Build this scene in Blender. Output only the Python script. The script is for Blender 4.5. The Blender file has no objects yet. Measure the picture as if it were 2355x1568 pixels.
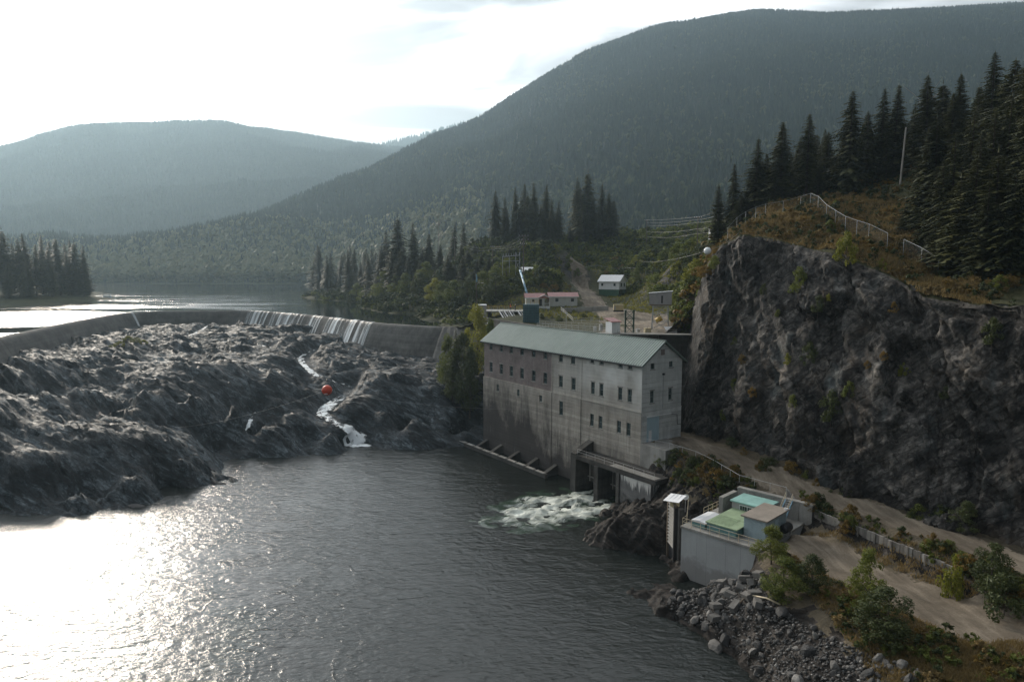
import bpy, bmesh, math, random
import numpy as np
from mathutils import Vector, Matrix
R = math.radians
sc = bpy.context.scene
col = sc.collection
random.seed(7)
rng = np.random.default_rng(7)

# ------------------------------------------------------------------ camera
CAM_Z, PITCH = 39.0, R(6.0)
cd = bpy.data.cameras.new('camera')
cam = bpy.data.objects.new('camera', cd); col.objects.link(cam)
cam.location = (0, 0, CAM_Z); cam.rotation_euler = (R(90) - PITCH, 0, 0)
cd.lens = 24.0; cd.sensor_width = 36.0; cd.clip_start = 0.5; cd.clip_end = 40000
sc.camera = cam

# ------------------------------------------------------------------ sky, sun, exposure
SUN_EL, SUN_AZ = R(20.0), R(-35.0)          # azimuth from +Y, negative = towards -X
sun_dir = Vector((math.sin(SUN_AZ) * math.cos(SUN_EL), math.cos(SUN_AZ) * math.cos(SUN_EL), math.sin(SUN_EL)))
SKY_STRENGTH, SUN_STRENGTH, HAZE_DENSITY = 0.14, 2.2, 1.45e-4
sc.view_settings.view_transform = 'Standard'; sc.view_settings.look = 'None'
sc.view_settings.exposure = 0.84; sc.view_settings.gamma = 1.0; sc.view_settings.use_curve_mapping = False
world = bpy.data.worlds.new('World'); sc.world = world; world.use_nodes = True
wn = world.node_tree; wn.nodes.clear()
def wnode(t, **k):
    n = wn.nodes.new(t)
    for a, b in k.items(): setattr(n, a, b)
    return n
def wmath(op, a, b=None, c=None):
    n = wnode('ShaderNodeMath', operation=op)
    for i, x in enumerate((a, b, c)):
        if x is None: continue
        if isinstance(x, (int, float)): n.inputs[i].default_value = x
        else: wn.links.new(x, n.inputs[i])
    return n.outputs[0]
sky = wnode('ShaderNodeTexSky', sky_type='NISHITA')
sky.sun_disc = False; sky.sun_elevation = SUN_EL; sky.sun_rotation = SUN_AZ % (2 * math.pi)
sky.air_density = 1.0; sky.dust_density = 2.5; sky.ozone_density = 1.5; sky.altitude = 500
tc = wnode('ShaderNodeTexCoord')
sep = wnode('ShaderNodeSeparateXYZ'); wn.links.new(tc.outputs['Generated'], sep.inputs[0])
zc = wmath('ADD', wmath('MAXIMUM', sep.outputs[2], 0.0), 0.16)
cmb = wnode('ShaderNodeCombineXYZ')
wn.links.new(wmath('DIVIDE', sep.outputs[0], zc), cmb.inputs[0]); wn.links.new(wmath('DIVIDE', sep.outputs[1], zc), cmb.inputs[1])
mp = wnode('ShaderNodeMapping'); mp.inputs['Rotation'].default_value = (0, 0, R(18)); mp.inputs['Scale'].default_value = (0.30, 0.62, 1); mp.inputs['Location'].default_value = (0.35, 0.2, 0)
wn.links.new(cmb.outputs[0], mp.inputs[0])
ns = wnode('ShaderNodeTexNoise'); ns.inputs['Scale'].default_value = 3.0; ns.inputs['Detail'].default_value = 5; ns.inputs['Roughness'].default_value = 0.5; ns.inputs['Distortion'].default_value = 0.6
wn.links.new(mp.outputs[0], ns.inputs['Vector'])
dot = wnode('ShaderNodeVectorMath', operation='DOT_PRODUCT'); dot.inputs[1].default_value = sun_dir
wn.links.new(tc.outputs['Generated'], dot.inputs[0])
dp = wmath('MAXIMUM', dot.outputs['Value'], 0.0)
# thin cloud sheet: forward scattering makes it brighter around the sun, thick patches are greyer
fwd = wmath('ADD', wmath('ADD', wmath('MULTIPLY', wmath('POWER', dp, 2.0), 15.0), wmath('MULTIPLY', wmath('POWER', dp, 8.0), 16.0)), wmath('MULTIPLY', wmath('POWER', dp, 60.0), 7.0))
thick = wnode('ShaderNodeMapRange'); thick.interpolation_type = 'SMOOTHSTEP'; thick.inputs['From Min'].default_value = 0.22; thick.inputs['From Max'].default_value = 0.60; thick.inputs['To Min'].default_value = 1.3; thick.inputs['To Max'].default_value = 0.13
wn.links.new(ns.outputs['Fac'], thick.inputs['Value'])
cb = wmath('MULTIPLY', wmath('ADD', fwd, 3.4), thick.outputs[0])
ccol = wnode('ShaderNodeVectorMath', operation='SCALE'); ccol.inputs[0].default_value = (0.975, 0.99, 1.005)
wn.links.new(cb, ccol.inputs['Scale'])
mx = wnode('ShaderNodeMix', data_type='RGBA'); mx.inputs['Factor'].default_value = 0.93
wn.links.new(sky.outputs[0], mx.inputs['A']); wn.links.new(ccol.outputs[0], mx.inputs['B'])
bg = wnode('ShaderNodeBackground'); bg.inputs['Strength'].default_value = SKY_STRENGTH
wn.links.new(mx.outputs['Result'], bg.inputs['Color'])
wo = wnode('ShaderNodeOutputWorld'); wn.links.new(bg.outputs[0], wo.inputs['Surface'])
sl = bpy.data.lights.new('sun', 'SUN'); sl.energy = SUN_STRENGTH; sl.angle = R(10.0); sl.color = (1.0, 0.89, 0.75)
so = bpy.data.objects.new('sun', sl); col.objects.link(so)
so.rotation_euler = sun_dir.to_track_quat('Z', 'Y').to_euler()

# ------------------------------------------------------------------ survey: reading points of the place from the photo (2355 px wide)
PF, PCX, PCY = 1570.0, 1177.5, 784.0
PC, PS = math.cos(PITCH), math.sin(PITCH)
def ray(u, v):
    x = (u - PCX) / PF; y = (v - PCY) / PF
    return (x, PC - y * PS, -PS - y * PC)
def W(u, v, z):
    d = ray(u, v); t = (z - CAM_Z) / d[2]; return (d[0] * t, d[1] * t, z)
def D(u, v, Y):
    d = ray(u, v); t = Y / d[1]; return (d[0] * t, Y, CAM_Z + d[2] * t)

# ------------------------------------------------------------------ numpy noise
_perm = np.random.default_rng(3).permutation(512).astype(np.int64)
_perm = np.concatenate([_perm, _perm, _perm])
_g3 = np.random.default_rng(5).normal(size=(512, 3)); _g3 /= np.linalg.norm(_g3, axis=1)[:, None]
def pn(x, y, z=0.0):
    x, y, z = np.broadcast_arrays(np.asarray(x, float), np.asarray(y, float), np.asarray(z, float))
    xi = np.floor(x).astype(np.int64); yi = np.floor(y).astype(np.int64); zi = np.floor(z).astype(np.int64)
    xf, yf, zf = x - xi, y - yi, z - zi
    u = xf ** 3 * (xf * (xf * 6 - 15) + 10); v = yf ** 3 * (yf * (yf * 6 - 15) + 10); w = zf ** 3 * (zf * (zf * 6 - 15) + 10)
    def g(i, j, k):
        h = _perm[(_perm[(_perm[(xi + i) & 511] + yi + j) & 511] + zi + k) & 511] & 511
        q = _g3[h]
        return q[..., 0] * (xf - i) + q[..., 1] * (yf - j) + q[..., 2] * (zf - k)
    def l(a, b, t): return a + (b - a) * t
    return 1.6 * l(l(l(g(0, 0, 0), g(1, 0, 0), u), l(g(0, 1, 0), g(1, 1, 0), u), v), l(l(g(0, 0, 1), g(1, 0, 1), u), l(g(0, 1, 1), g(1, 1, 1), u), v), w)
def fbm(x, y, z=0.0, o=4, gain=0.5):
    s = 0; a = 1.0; f = 1.0
    for i in range(o):
        s = s + a * pn(x * f + 17.3 * i, y * f - 9.1 * i, np.asarray(z) * f + 3.7 * i); a *= gain; f *= 2.03
    return s
def ridged(x, y, z=0.0, o=4):
    s = 0; a = 1.0; f = 1.0
    for i in range(o):
        s = s + a * (1 - 2 * np.abs(pn(x * f + 7.3 * i, y * f + 5.1 * i, np.asarray(z) * f + 1.7 * i))); a *= 0.5; f *= 2.1
    return s
def saw(q, sharp=0.82):
    f = q - np.floor(q)
    return np.where(f < sharp, f / sharp, (1 - f) / (1 - sharp))
def facets(x, y, size, stretch=(1, 1), seed=0, tilt=0.5, off=0.4):
    """blocky broken-rock relief: cells with their own tilted plane, joints sharp"""
    X = np.asarray(x) / (size * stretch[0]); Y = np.asarray(y) / (size * stretch[1]); xi = np.floor(X).astype(np.int64); yi = np.floor(Y).astype(np.int64)
    best = np.full(X.shape, 1e9); out_ = np.zeros(X.shape); rr_ = np.random.default_rng(900 + seed).random((512, 5))
    for i in (-1, 0, 1):
        for j in (-1, 0, 1):
            q = rr_[_perm[(_perm[(xi + i) & 511] + yi + j + seed) & 511] & 511]
            dx = X - (xi + i + q[..., 0]); dy = Y - (yi + j + q[..., 1]); d = dx * dx + dy * dy; m = d < best
            best = np.where(m, d, best); out_ = np.where(m, ((q[..., 2] - 0.5) * dx + (q[..., 3] - 0.5) * dy) * 2 * tilt + (q[..., 4] - 0.5) * off, out_)
    return out_ * size
def rbf(pts):
    p = np.array(pts, float); n = len(p)
    d = np.hypot(p[:, None, 0] - p[None, :, 0], p[:, None, 1] - p[None, :, 1])
    A = np.zeros((n + 3, n + 3)); A[:n, :n] = d - np.eye(n) * 0.05
    A[:n, n] = 1; A[:n, n + 1:] = p[:, :2]; A[n, :n] = 1; A[n + 1:, :n] = p[:, :2].T
    w = np.linalg.solve(A, np.concatenate([p[:, 2], [0, 0, 0]]))
    def f(x, y):
        x = np.asarray(x, float); y = np.asarray(y, float); o = np.full(x.shape, w[n]) + w[n + 1] * x + w[n + 2] * y
        for i in range(n): o = o + w[i] * np.hypot(x - p[i, 0], y - p[i, 1])
        return o
    return f
def polydist(x, y, poly):
    """distance to a polyline and the parameter (0..n-1) of the nearest point"""
    best = np.full(np.shape(x), 1e9); par = np.zeros(np.shape(x))
    for i in range(len(poly) - 1):
        ax, ay = poly[i][:2]; bx, by = poly[i + 1][:2]
        dx, dy = bx - ax, by - ay; L2 = dx * dx + dy * dy + 1e-9
        t = np.clip(((x - ax) * dx + (y - ay) * dy) / L2, 0, 1)
        d = np.hypot(x - ax - t * dx, y - ay - t * dy)
        m = d < best; best = np.where(m, d, best); par = np.where(m, i + t, par)
    return best, par
def inpoly(x, y, poly):
    r = np.zeros(np.shape(x), bool); n = len(poly); j = n - 1
    for i in range(n):
        xi, yi = poly[i][:2]; xj, yj = poly[j][:2]
        c = ((yi > y) != (yj > y)) & (x < (xj - xi) * (y - yi) / (yj - yi + 1e-12) + xi)
        r ^= c; j = i
    return r
def catmull(pts, n):
    p = np.array(pts, float); m = len(p); out = []
    t = np.linspace(0, m - 1, n)
    i = np.clip(np.floor(t).astype(int), 0, m - 2); f = (t - i)[:, None]
    p0 = p[np.clip(i - 1, 0, m - 1)]; p1 = p[i]; p2 = p[i + 1]; p3 = p[np.clip(i + 2, 0, m - 1)]
    return 0.5 * (2 * p1 + (p2 - p0) * f + (2 * p0 - 5 * p1 + 4 * p2 - p3) * f ** 2 + (3 * p1 - p0 - 3 * p2 + p3) * f ** 3)

# ------------------------------------------------------------------ mesh and object helpers
def tag(o, label=None, cat=None, group=None, kind=None):
    if label: o['label'] = label
    if cat: o['category'] = cat
    if group: o['group'] = group
    if kind: o['kind'] = kind
    return o
def link(name, me, mat=None, parent=None, smooth=False):
    o = bpy.data.objects.new(name, me); col.objects.link(o)
    if mat is not None and not me.materials: me.materials.append(mat)
    if parent is not None: o.parent = parent
    if smooth: me.polygons.foreach_set('use_smooth', [True] * len(me.polygons))
    return o
def npmesh(name, V, Fq):
    V = np.asarray(V, np.float32).reshape(-1, 3); Fq = np.asarray(Fq, np.int32); k = Fq.shape[1]
    me = bpy.data.meshes.new(name)
    me.vertices.add(len(V)); me.vertices.foreach_set('co', V.ravel())
    me.loops.add(Fq.size); me.loops.foreach_set('vertex_index', Fq.ravel())
    me.polygons.add(len(Fq)); me.polygons.foreach_set('loop_start', np.arange(0, Fq.size, k, dtype=np.int32))
    me.update(calc_edges=True); me.validate(); return me
def shardmesh(name, X, Y, Z, mask=None, seed=1):
    """triangulated sheet with random diagonals: flat broken planes"""
    n, m = X.shape; V = np.stack([X, Y, Z], -1).reshape(-1, 3); idx = np.arange(n * m).reshape(n, m)
    a, b, c, d = idx[:-1, :-1], idx[:-1, 1:], idx[1:, 1:], idx[1:, :-1]
    w = (np.random.default_rng(seed).random(a.shape) < 0.5)[..., None]
    t1 = np.where(w, np.stack([a, b, c], -1), np.stack([a, b, d], -1)); t2 = np.where(w, np.stack([a, c, d], -1), np.stack([b, c, d], -1))
    if mask is not None:
        mk = mask[:-1, :-1] & mask[:-1, 1:] & mask[1:, 1:] & mask[1:, :-1]; t1, t2 = t1[mk], t2[mk]
    F = np.concatenate([t1.reshape(-1, 3), t2.reshape(-1, 3)]); used = np.zeros(n * m, bool); used[F.ravel()] = True; re = np.cumsum(used) - 1
    return npmesh(name, V[used], re[F])
def gridmesh(name, X, Y, Z, mask=None):
    n, m = X.shape
    V = np.stack([X, Y, Z], -1).reshape(-1, 3)
    idx = np.arange(n * m).reshape(n, m)
    q = np.stack([idx[:-1, :-1], idx[:-1, 1:], idx[1:, 1:], idx[1:, :-1]], -1).reshape(-1, 4)
    if mask is not None:
        mk = (mask[:-1, :-1] & mask[:-1, 1:] & mask[1:, 1:] & mask[1:, :-1]).ravel(); q = q[mk]
        used = np.zeros(n * m, bool); used[q.ravel()] = True; re = np.cumsum(used) - 1
        V = V[used]; q = re[q]
    return npmesh(name, V, q)
def empty(name, loc=(0, 0, 0), rz=0.0):
    o = bpy.data.objects.new(name, None); col.objects.link(o)
    o.location = loc; o.rotation_euler = (0, 0, rz); o.empty_display_size = 0.2
    return o
class MB:
    def __init__(s): s.v = []; s.f = []
    def add(s, vs, fs):
        b = len(s.v); s.v += [tuple(p) for p in vs]; s.f += [tuple(b + i for i in f) for f in fs]; return s
    def box(s, x0, x1, y0, y1, z0, z1):
        if x0 > x1: x0, x1 = x1, x0
        if y0 > y1: y0, y1 = y1, y0
        if z0 > z1: z0, z1 = z1, z0
        return s.add([(x0, y0, z0), (x1, y0, z0), (x1, y1, z0), (x0, y1, z0), (x0, y0, z1), (x1, y0, z1), (x1, y1, z1), (x0, y1, z1)],
                     [(0, 3, 2, 1), (4, 5, 6, 7), (0, 1, 5, 4), (1, 2, 6, 5), (2, 3, 7, 6), (3, 0, 4, 7)])
    def quadprism(s, p, z0, z1):
        """p: 4+ plan points, extruded z0..z1 (z1 may be a list)"""
        n = len(p); zt = z1 if isinstance(z1, (list, tuple)) else [z1] * n; zb = z0 if isinstance(z0, (list, tuple)) else [z0] * n
        vs = [(p[i][0], p[i][1], zb[i]) for i in range(n)] + [(p[i][0], p[i][1], zt[i]) for i in range(n)]
        return s.add(vs, [tuple(range(n - 1, -1, -1)), tuple(range(n, 2 * n))] + [(i, (i + 1) % n, n + (i + 1) % n, n + i) for i in range(n)])
    def bar(s, a, b, w, h=None, up=(0, 0, 1)):
        h = h or w; a = Vector(a); b = Vector(b); d = (b - a)
        if d.length < 1e-6: return s
        d.normalize(); up = Vector(up)
        if abs(d.dot(up)) > 0.97: up = Vector((1, 0, 0))
        sx = d.cross(up).normalized(); sy = sx.cross(d).normalized()
        c = [(-w / 2, -h / 2), (w / 2, -h / 2), (w / 2, h / 2), (-w / 2, h / 2)]
        vs = [a + sx * i + sy * j for i, j in c] + [b + sx * i + sy * j for i, j in c]
        return s.add(vs, [(3, 2, 1, 0), (4, 5, 6, 7)] + [(i, (i + 1) % 4, 4 + (i + 1) % 4, 4 + i) for i in range(4)])
    def tube(s, pts, r, n=6, r1=None, cap=True):
        P = [Vector(p) for p in pts]; m = len(P); rings = []
        for i in range(m):
            d = (P[min(i + 1, m - 1)] - P[max(i - 1, 0)]).normalized()
            up = Vector((0, 0, 1)) if abs(d.z) < 0.95 else Vector((1, 0, 0))
            sx = d.cross(up).normalized(); sy = sx.cross(d)
            rr = r if r1 is None else r + (r1 - r) * i / (m - 1)
            rings.append([P[i] + (sx * math.cos(2 * math.pi * k / n) + sy * math.sin(2 * math.pi * k / n)) * rr for k in range(n)])
        vs = [v for rg in rings for v in rg]
        fs = [(i * n + k, i * n + (k + 1) % n, (i + 1) * n + (k + 1) % n, (i + 1) * n + k) for i in range(m - 1) for k in range(n)]
        if cap: fs += [tuple(range(n - 1, -1, -1)), tuple((m - 1) * n + k for k in range(n))]
        return s.add(vs, fs)
    def sphere(s, c, r, n=16, m=10):
        vs = [(c[0], c[1], c[2] - r)]
        for i in range(1, m):
            t = math.pi * i / m
            vs += [(c[0] + r * math.sin(t) * math.cos(2 * math.pi * k / n), c[1] + r * math.sin(t) * math.sin(2 * math.pi * k / n), c[2] - r * math.cos(t)) for k in range(n)]
        vs.append((c[0], c[1], c[2] + r)); L = len(vs) - 1
        fs = [(0, 1 + (k + 1) % n, 1 + k) for k in range(n)]
        fs += [(1 + i * n + k, 1 + i * n + (k + 1) % n, 1 + (i + 1) * n + (k + 1) % n, 1 + (i + 1) * n + k) for i in range(m - 2) for k in range(n)]
        fs += [(L, 1 + (m - 2) * n + k, 1 + (m - 2) * n + (k + 1) % n) for k in range(n)]
        return s.add(vs, fs)
    def build(s, name, mat=None, parent=None, smooth=False):
        me = bpy.data.meshes.new(name); me.from_pydata(s.v, [], s.f); me.update()
        return link(name, me, mat, parent, smooth)
def copy_tree(o, parent=None):
    c = o.copy(); col.objects.link(c)
    if parent is not None: c.parent = parent
    for ch in o.children: copy_tree(ch, c)
    return c
_o1 = ['first', 'second', 'third', 'fourth', 'fifth', 'sixth', 'seventh', 'eighth', 'ninth', 'tenth', 'eleventh', 'twelfth', 'thirteenth', 'fourteenth', 'fifteenth', 'sixteenth', 'seventeenth', 'eighteenth', 'nineteenth']
ORD = _o1 + [q for t_, te in (('twenty', 'twentieth'), ('thirty', 'thirtieth'), ('forty', 'fortieth'), ('fifty', 'fiftieth')) for q in [te] + [t_ + '-' + o_ for o_ in _o1[:9]]]

# ------------------------------------------------------------------ materials
class NT:
    def __init__(s, name):
        s.m = bpy.data.materials.new(name); s.m.use_nodes = True; s.t = s.m.node_tree
        s.b = s.t.nodes['Principled BSDF']; s.out = s.t.nodes['Material Output']
        s.co = s.n('ShaderNodeTexCoord'); s.geo = s.n('ShaderNodeNewGeometry')
    def n(s, t, **k):
        x = s.t.nodes.new(t)
        for a, b in k.items(): setattr(x, a, b)
        return x
    def l(s, a, b): s.t.links.new(a, b)
    def put(s, inp, v):
        if isinstance(v, bpy.types.NodeSocket): s.l(v, inp)
        elif isinstance(v, tuple) and len(v) == 3 and inp.type == 'RGBA': inp.default_value = (*v, 1)
        else: inp.default_value = v
    def world(s): return s.geo.outputs['Position']
    def obj(s): return s.co.outputs['Object']
    def map(s, vec, scale=(1, 1, 1), rot=(0, 0, 0), loc=(0, 0, 0)):
        x = s.n('ShaderNodeMapping'); x.inputs['Scale'].default_value = scale; x.inputs['Rotation'].default_value = rot; x.inputs['Location'].default_value = loc
        s.l(vec, x.inputs['Vector']); return x.outputs[0]
    def noise(s, vec, scale, detail=4, rough=0.55, dist=0.0, typ=None):
        x = s.n('ShaderNodeTexNoise')
        if typ: x.noise_type = typ
        x.inputs['Scale'].default_value = scale; x.inputs['Detail'].default_value = detail; x.inputs['Roughness'].default_value = rough; x.inputs['Distortion'].default_value = dist
        s.l(vec, x.inputs['Vector']); return x.outputs['Fac']
    def voro(s, vec, scale, feature='F1', out='Distance'):
        x = s.n('ShaderNodeTexVoronoi', feature=feature); x.inputs['Scale'].default_value = scale
        s.l(vec, x.inputs['Vector']); return x.outputs[out]
    def ramp(s, fac, stops, interp='LINEAR'):
        x = s.n('ShaderNodeValToRGB'); e = x.color_ramp; e.interpolation = interp
        while len(e.elements) < len(stops): e.elements.new(0.5)
        for i, (p, c) in enumerate(stops):
            e.elements[i].position = p
            e.elements[i].color = (c, c, c, 1) if isinstance(c, (int, float)) else (*c, 1)
        s.l(fac, x.inputs['Fac']); return x.outputs['Color']
    def rng(s, v, a, b, c, d):
        x = s.n('ShaderNodeMapRange'); s.put(x.inputs['Value'], v)
        for k, q in zip(('From Min', 'From Max', 'To Min', 'To Max'), (a, b, c, d)): x.inputs[k].default_value = q
        return x.outputs[0]
    def mix(s, f, a, b, mode='MIX'):
        x = s.n('ShaderNodeMix', data_type='RGBA', blend_type=mode)
        s.put(x.inputs['Factor'], f); s.put(x.inputs['A'], a if not isinstance(a, (int, float)) else (a, a, a)); s.put(x.inputs['B'], b if not isinstance(b, (int, float)) else (b, b, b)); return x.outputs['Result']
    def ma(s, op, a, b=0.0, c=0.0):
        x = s.n('ShaderNodeMath', operation=op); s.put(x.inputs[0], a); s.put(x.inputs[1], b); s.put(x.inputs[2], c); return x.outputs[0]
    def xyz(s, v):
        x = s.n('ShaderNodeSeparateXYZ'); s.l(v, x.inputs[0]); return x.outputs
    def bump(s, h, dist, strength=1.0, normal=None):
        x = s.n('ShaderNodeBump'); x.inputs['Distance'].default_value = dist; s.put(x.inputs['Strength'], strength); s.l(h, x.inputs['Height'])
        if normal is not None: s.l(normal, x.inputs['Normal'])
        return x.outputs[0]
    def rand(s): return s.n('ShaderNodeObjectInfo').outputs['Random']
    def set(s, color=None, rough=None, normal=None, spec=None, metal=None):
        if color is not None: s.put(s.b.inputs['Base Color'], color)
        if rough is not None: s.put(s.b.inputs['Roughness'], rough)
        if normal is not None: s.l(normal, s.b.inputs['Normal'])
        if spec is not None: s.put(s.b.inputs['Specular IOR Level'], spec)
        if metal is not None: s.put(s.b.inputs['Metallic'], metal)
        return s.m
def paint(name, c, rough=0.55, wear=0.25, scale=1.2, metal=0.0):
    t = NT(name); v = t.obj()
    a = t.noise(t.map(v, (1, 1, 0.35)), scale, 5, 0.65); b = t.noise(v, scale * 9, 3, 0.6)
    f = t.ma('ADD', t.ma('MULTIPLY', a, 0.75), t.ma('MULTIPLY', b, 0.25))
    k = tuple(x * (1 - wear) for x in c); h = tuple(min(1, x * (1 + 0.35 * wear)) for x in c)
    return t.set(t.ramp(f, [(0.32, k), (0.66, h)]), t.rng(b, 0.3, 0.7, rough - 0.08, rough + 0.12), t.bump(b, 0.004), metal=metal)

def rock_mat(name, lo, mid, hi, dip, warm=(0.10, 0.075, 0.05), warm_amt=0.25, rough=(0.45, 0.75), chip=1.0, streak=0.0, lng=0.45):
    t = NT(name); p = t.world()
    L_ = Vector(dip).normalized(); n1_ = L_.cross(Vector((0.2, 0.3, 1))).normalized(); n2_ = L_.cross(n1_)
    def basis(a, b):
        cx = t.n('ShaderNodeCombineXYZ')
        for i_, (ax_, s_) in enumerate(((L_, a), (n1_, b), (n2_, b))):
            d_ = t.n('ShaderNodeVectorMath', operation='DOT_PRODUCT'); t.l(p, d_.inputs[0]); d_.inputs[1].default_value = ax_ * s_; t.l(d_.outputs['Value'], cx.inputs[i_])
        return cx.outputs[0]
    st = basis(0.22, 1.3)
    n1 = t.noise(st, 0.9, 8, 0.62, 0.6); n2 = t.noise(p, 0.11, 4, 0.6); n3 = t.noise(p, 3.2, 5, 0.7)
    cr = t.voro(basis(0.35, 1.1), 0.6, 'DISTANCE_TO_EDGE')
    f = t.ma('ADD', t.ma('MULTIPLY', n1, 0.55), t.ma('ADD', t.ma('MULTIPLY', n2, 0.25), t.ma('MULTIPLY', n3, 0.2)))
    c = t.ramp(f, [(0.38, lo), (0.50, mid), (0.63, hi)])
    c = t.mix(t.rng(t.noise(p, 0.07, 5, 0.7, 0.8), 0.52, 0.72, 0, warm_amt), c, warm)
    if streak:
        sk = t.noise(t.map(p, (0.45, 0.45, 0.05)), 1.0, 5, 0.65, 0.4); c = t.mix(t.rng(sk, 0.50, 0.64, 0, streak), c, (0.012, 0.012, 0.013)); c = t.mix(t.rng(t.noise(t.map(p, (0.3, 0.3, 0.08), (0, 0, 0), (3, 9, 1)), 1.0, 4, 0.6), 0.58, 0.7, 0, streak * 0.6), c, (0.10, 0.115, 0.115))
    ck = t.rng(cr, 0.0, 0.05, 0.45, 1.0)
    c = t.mix(1.0, c, ck, 'MULTIPLY')
    def chips(vec, scale, seed):          # broken planes: every cell has its own tilt and tone
        vm = t.map(vec, (1, 1, 1), (0, 0, 0), (seed, seed * 2, seed * 3))
        vo = t.n('ShaderNodeTexVoronoi', feature='F1'); vo.inputs['Scale'].default_value = scale; t.l(vm, vo.inputs['Vector'])
        wn_ = t.n('ShaderNodeTexWhiteNoise', noise_dimensions='3D'); t.l(vo.outputs['Position'], wn_.inputs['Vector'])
        rel = t.n('ShaderNodeVectorMath', operation='SUBTRACT'); t.l(vm, rel.inputs[0]); t.l(vo.outputs['Position'], rel.inputs[1])
        rv = t.n('ShaderNodeVectorMath', operation='SUBTRACT'); t.l(wn_.outputs['Color'], rv.inputs[0]); rv.inputs[1].default_value = (0.5, 0.5, 0.5)
        dt = t.n('ShaderNodeVectorMath', operation='DOT_PRODUCT'); t.l(rel.outputs[0], dt.inputs[0]); t.l(rv.outputs[0], dt.inputs[1])
        return dt.outputs['Value'], wn_.outputs['Value']
    warp = t.n('ShaderNodeVectorMath', operation='ADD'); nv_ = t.n('ShaderNodeTexNoise'); nv_.inputs['Scale'].default_value = 0.5; nv_.inputs['Detail'].default_value = 3; t.l(p, nv_.inputs['Vector'])
    t.l(basis(lng, 1.15), warp.inputs[0]); t.l(nv_.outputs['Color'], warp.inputs[1])
    h1, v1 = chips(warp.outputs[0], 0.75, 1.3); h2, v2 = chips(warp.outputs[0], 2.2, 4.1)
    c = t.mix(1.0, c, t.ma('MULTIPLY', t.rng(v1, 0, 1, 0.72, 1.28), t.rng(v2, 0, 1, 0.8, 1.2)), 'MULTIPLY')
    h = t.ma('ADD', t.ma('MULTIPLY', h1, 0.62 * chip), t.ma('ADD', t.ma('MULTIPLY', h2, 0.5 * chip), t.ma('ADD', t.ma('MULTIPLY', n3, 0.05), t.ma('MULTIPLY', n1, 0.10))))
    return t.set(c, t.rng(n1, 0.3, 0.7, *rough), t.bump(h, 1.0), spec=0.09 if streak or chip == 1.0 else 0.17)
MAT = {}
MAT['falls_rock'] = rock_mat('falls_rock', (0.0045, 0.0070, 0.0092), (0.016, 0.0225, 0.0275), (0.125, 0.150, 0.165), (0.86, -0.40, -0.30), warm_amt=0.03, rough=(0.48, 0.8), chip=0.9, lng=0.25)
MAT['cliff_rock'] = rock_mat('cliff_rock', (0.014, 0.0134, 0.0128), (0.048, 0.0450, 0.0420), (0.165, 0.153, 0.139), (0.55, -0.5, 0.66), (0.09, 0.062, 0.038), 0.6, (0.6, 0.85), chip=0.62, streak=0.7, lng=0.5)
MAT['bank_rock'] = rock_mat('bank_rock', (0.008, 0.0073, 0.0066), (0.023, 0.020, 0.018), (0.072, 0.063, 0.056), (0.7, -0.5, -0.3), warm_amt=0.35, rough=(0.5, 0.8))
def boulder_mat():
    t = NT('boulder_stone'); o = t.obj(); r = t.rand()
    n = t.noise(o, 2.4, 6, 0.68); n2 = t.noise(o, 14, 3, 0.6)
    base = t.ramp(r, [(0.0, (0.026, 0.026, 0.027)), (0.45, (0.062, 0.060, 0.058)), (0.8, (0.11, 0.104, 0.097)), (1.0, (0.19, 0.18, 0.168))])
    c = t.mix(1.0, base, t.ramp(n, [(0.3, 0.5), (0.7, 1.3)]), 'MULTIPLY')
    return t.set(c, 0.75, t.bump(t.ma('ADD', n, t.ma('MULTIPLY', n2, 0.25)), 0.12))
MAT['boulder'] = boulder_mat()
def gravel_mat(name, a, b, c, tracks=False):
    t = NT(name); p = t.world()
    n1 = t.noise(p, 0.16, 5, 0.6, 0.4); n2 = t.noise(p, 5.0, 5, 0.75); n3 = t.noise(t.map(p, (0.9, 0.12, 1), (0, 0, R(35.6))), 1.2, 4, 0.6)
    f = t.ma('ADD', t.ma('MULTIPLY', n1, 0.42), t.ma('ADD', t.ma('MULTIPLY', n2, 0.24), t.ma('MULTIPLY', n3, 0.34)))
    return t.set(t.ramp(f, [(0.38, a), (0.5, b), (0.60, c)]), 0.92, t.bump(n2, 0.12), spec=0.25)
MAT['gravel'] = gravel_mat('road_gravel', (0.085, 0.068, 0.049), (0.158, 0.130, 0.098), (0.265, 0.222, 0.170))
def soil_mat(name, lo, mid, hi, rock=None, rockthr=(0.75, 0.9)):
    t = NT(name); p = t.world()
    n1 = t.noise(p, 0.09, 6, 0.65, 0.6); n2 = t.noise(p, 1.6, 6, 0.72); n3 = t.noise(p, 7, 3, 0.7)
    f = t.ma('ADD', t.ma('MULTIPLY', n1, 0.5), t.ma('ADD', t.ma('MULTIPLY', n2, 0.35), t.ma('MULTIPLY', n3, 0.15)))
    c = t.ramp(f, [(0.36, lo), (0.5, mid), (0.64, hi)])
    if rock:
        nz = t.xyz(t.geo.outputs['Normal'])[2]
        steep = t.rng(t.ma('ADD', nz, t.ma('MULTIPLY', n2, 0.16)), rockthr[0], rockthr[1], 1.0, 0.0)
        c = t.mix(steep, c, t.ramp(t.noise(t.map(p, (0.4, 1.4, 1.2), (0.5, 0.3, 0.8)), 1.0, 7, 0.65), [(0.35, rock[0]), (0.65, rock[1])]))
    return t.set(c, 0.92, t.bump(t.ma('ADD', n2, t.ma('MULTIPLY', n3, 0.3)), 0.35), spec=0.2)
MAT['hill_soil'] = soil_mat('hill_soil', (0.016, 0.020, 0.008), (0.042, 0.044, 0.018), (0.090, 0.080, 0.034), ((0.03, 0.028, 0.027), (0.11, 0.10, 0.09)))
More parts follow.
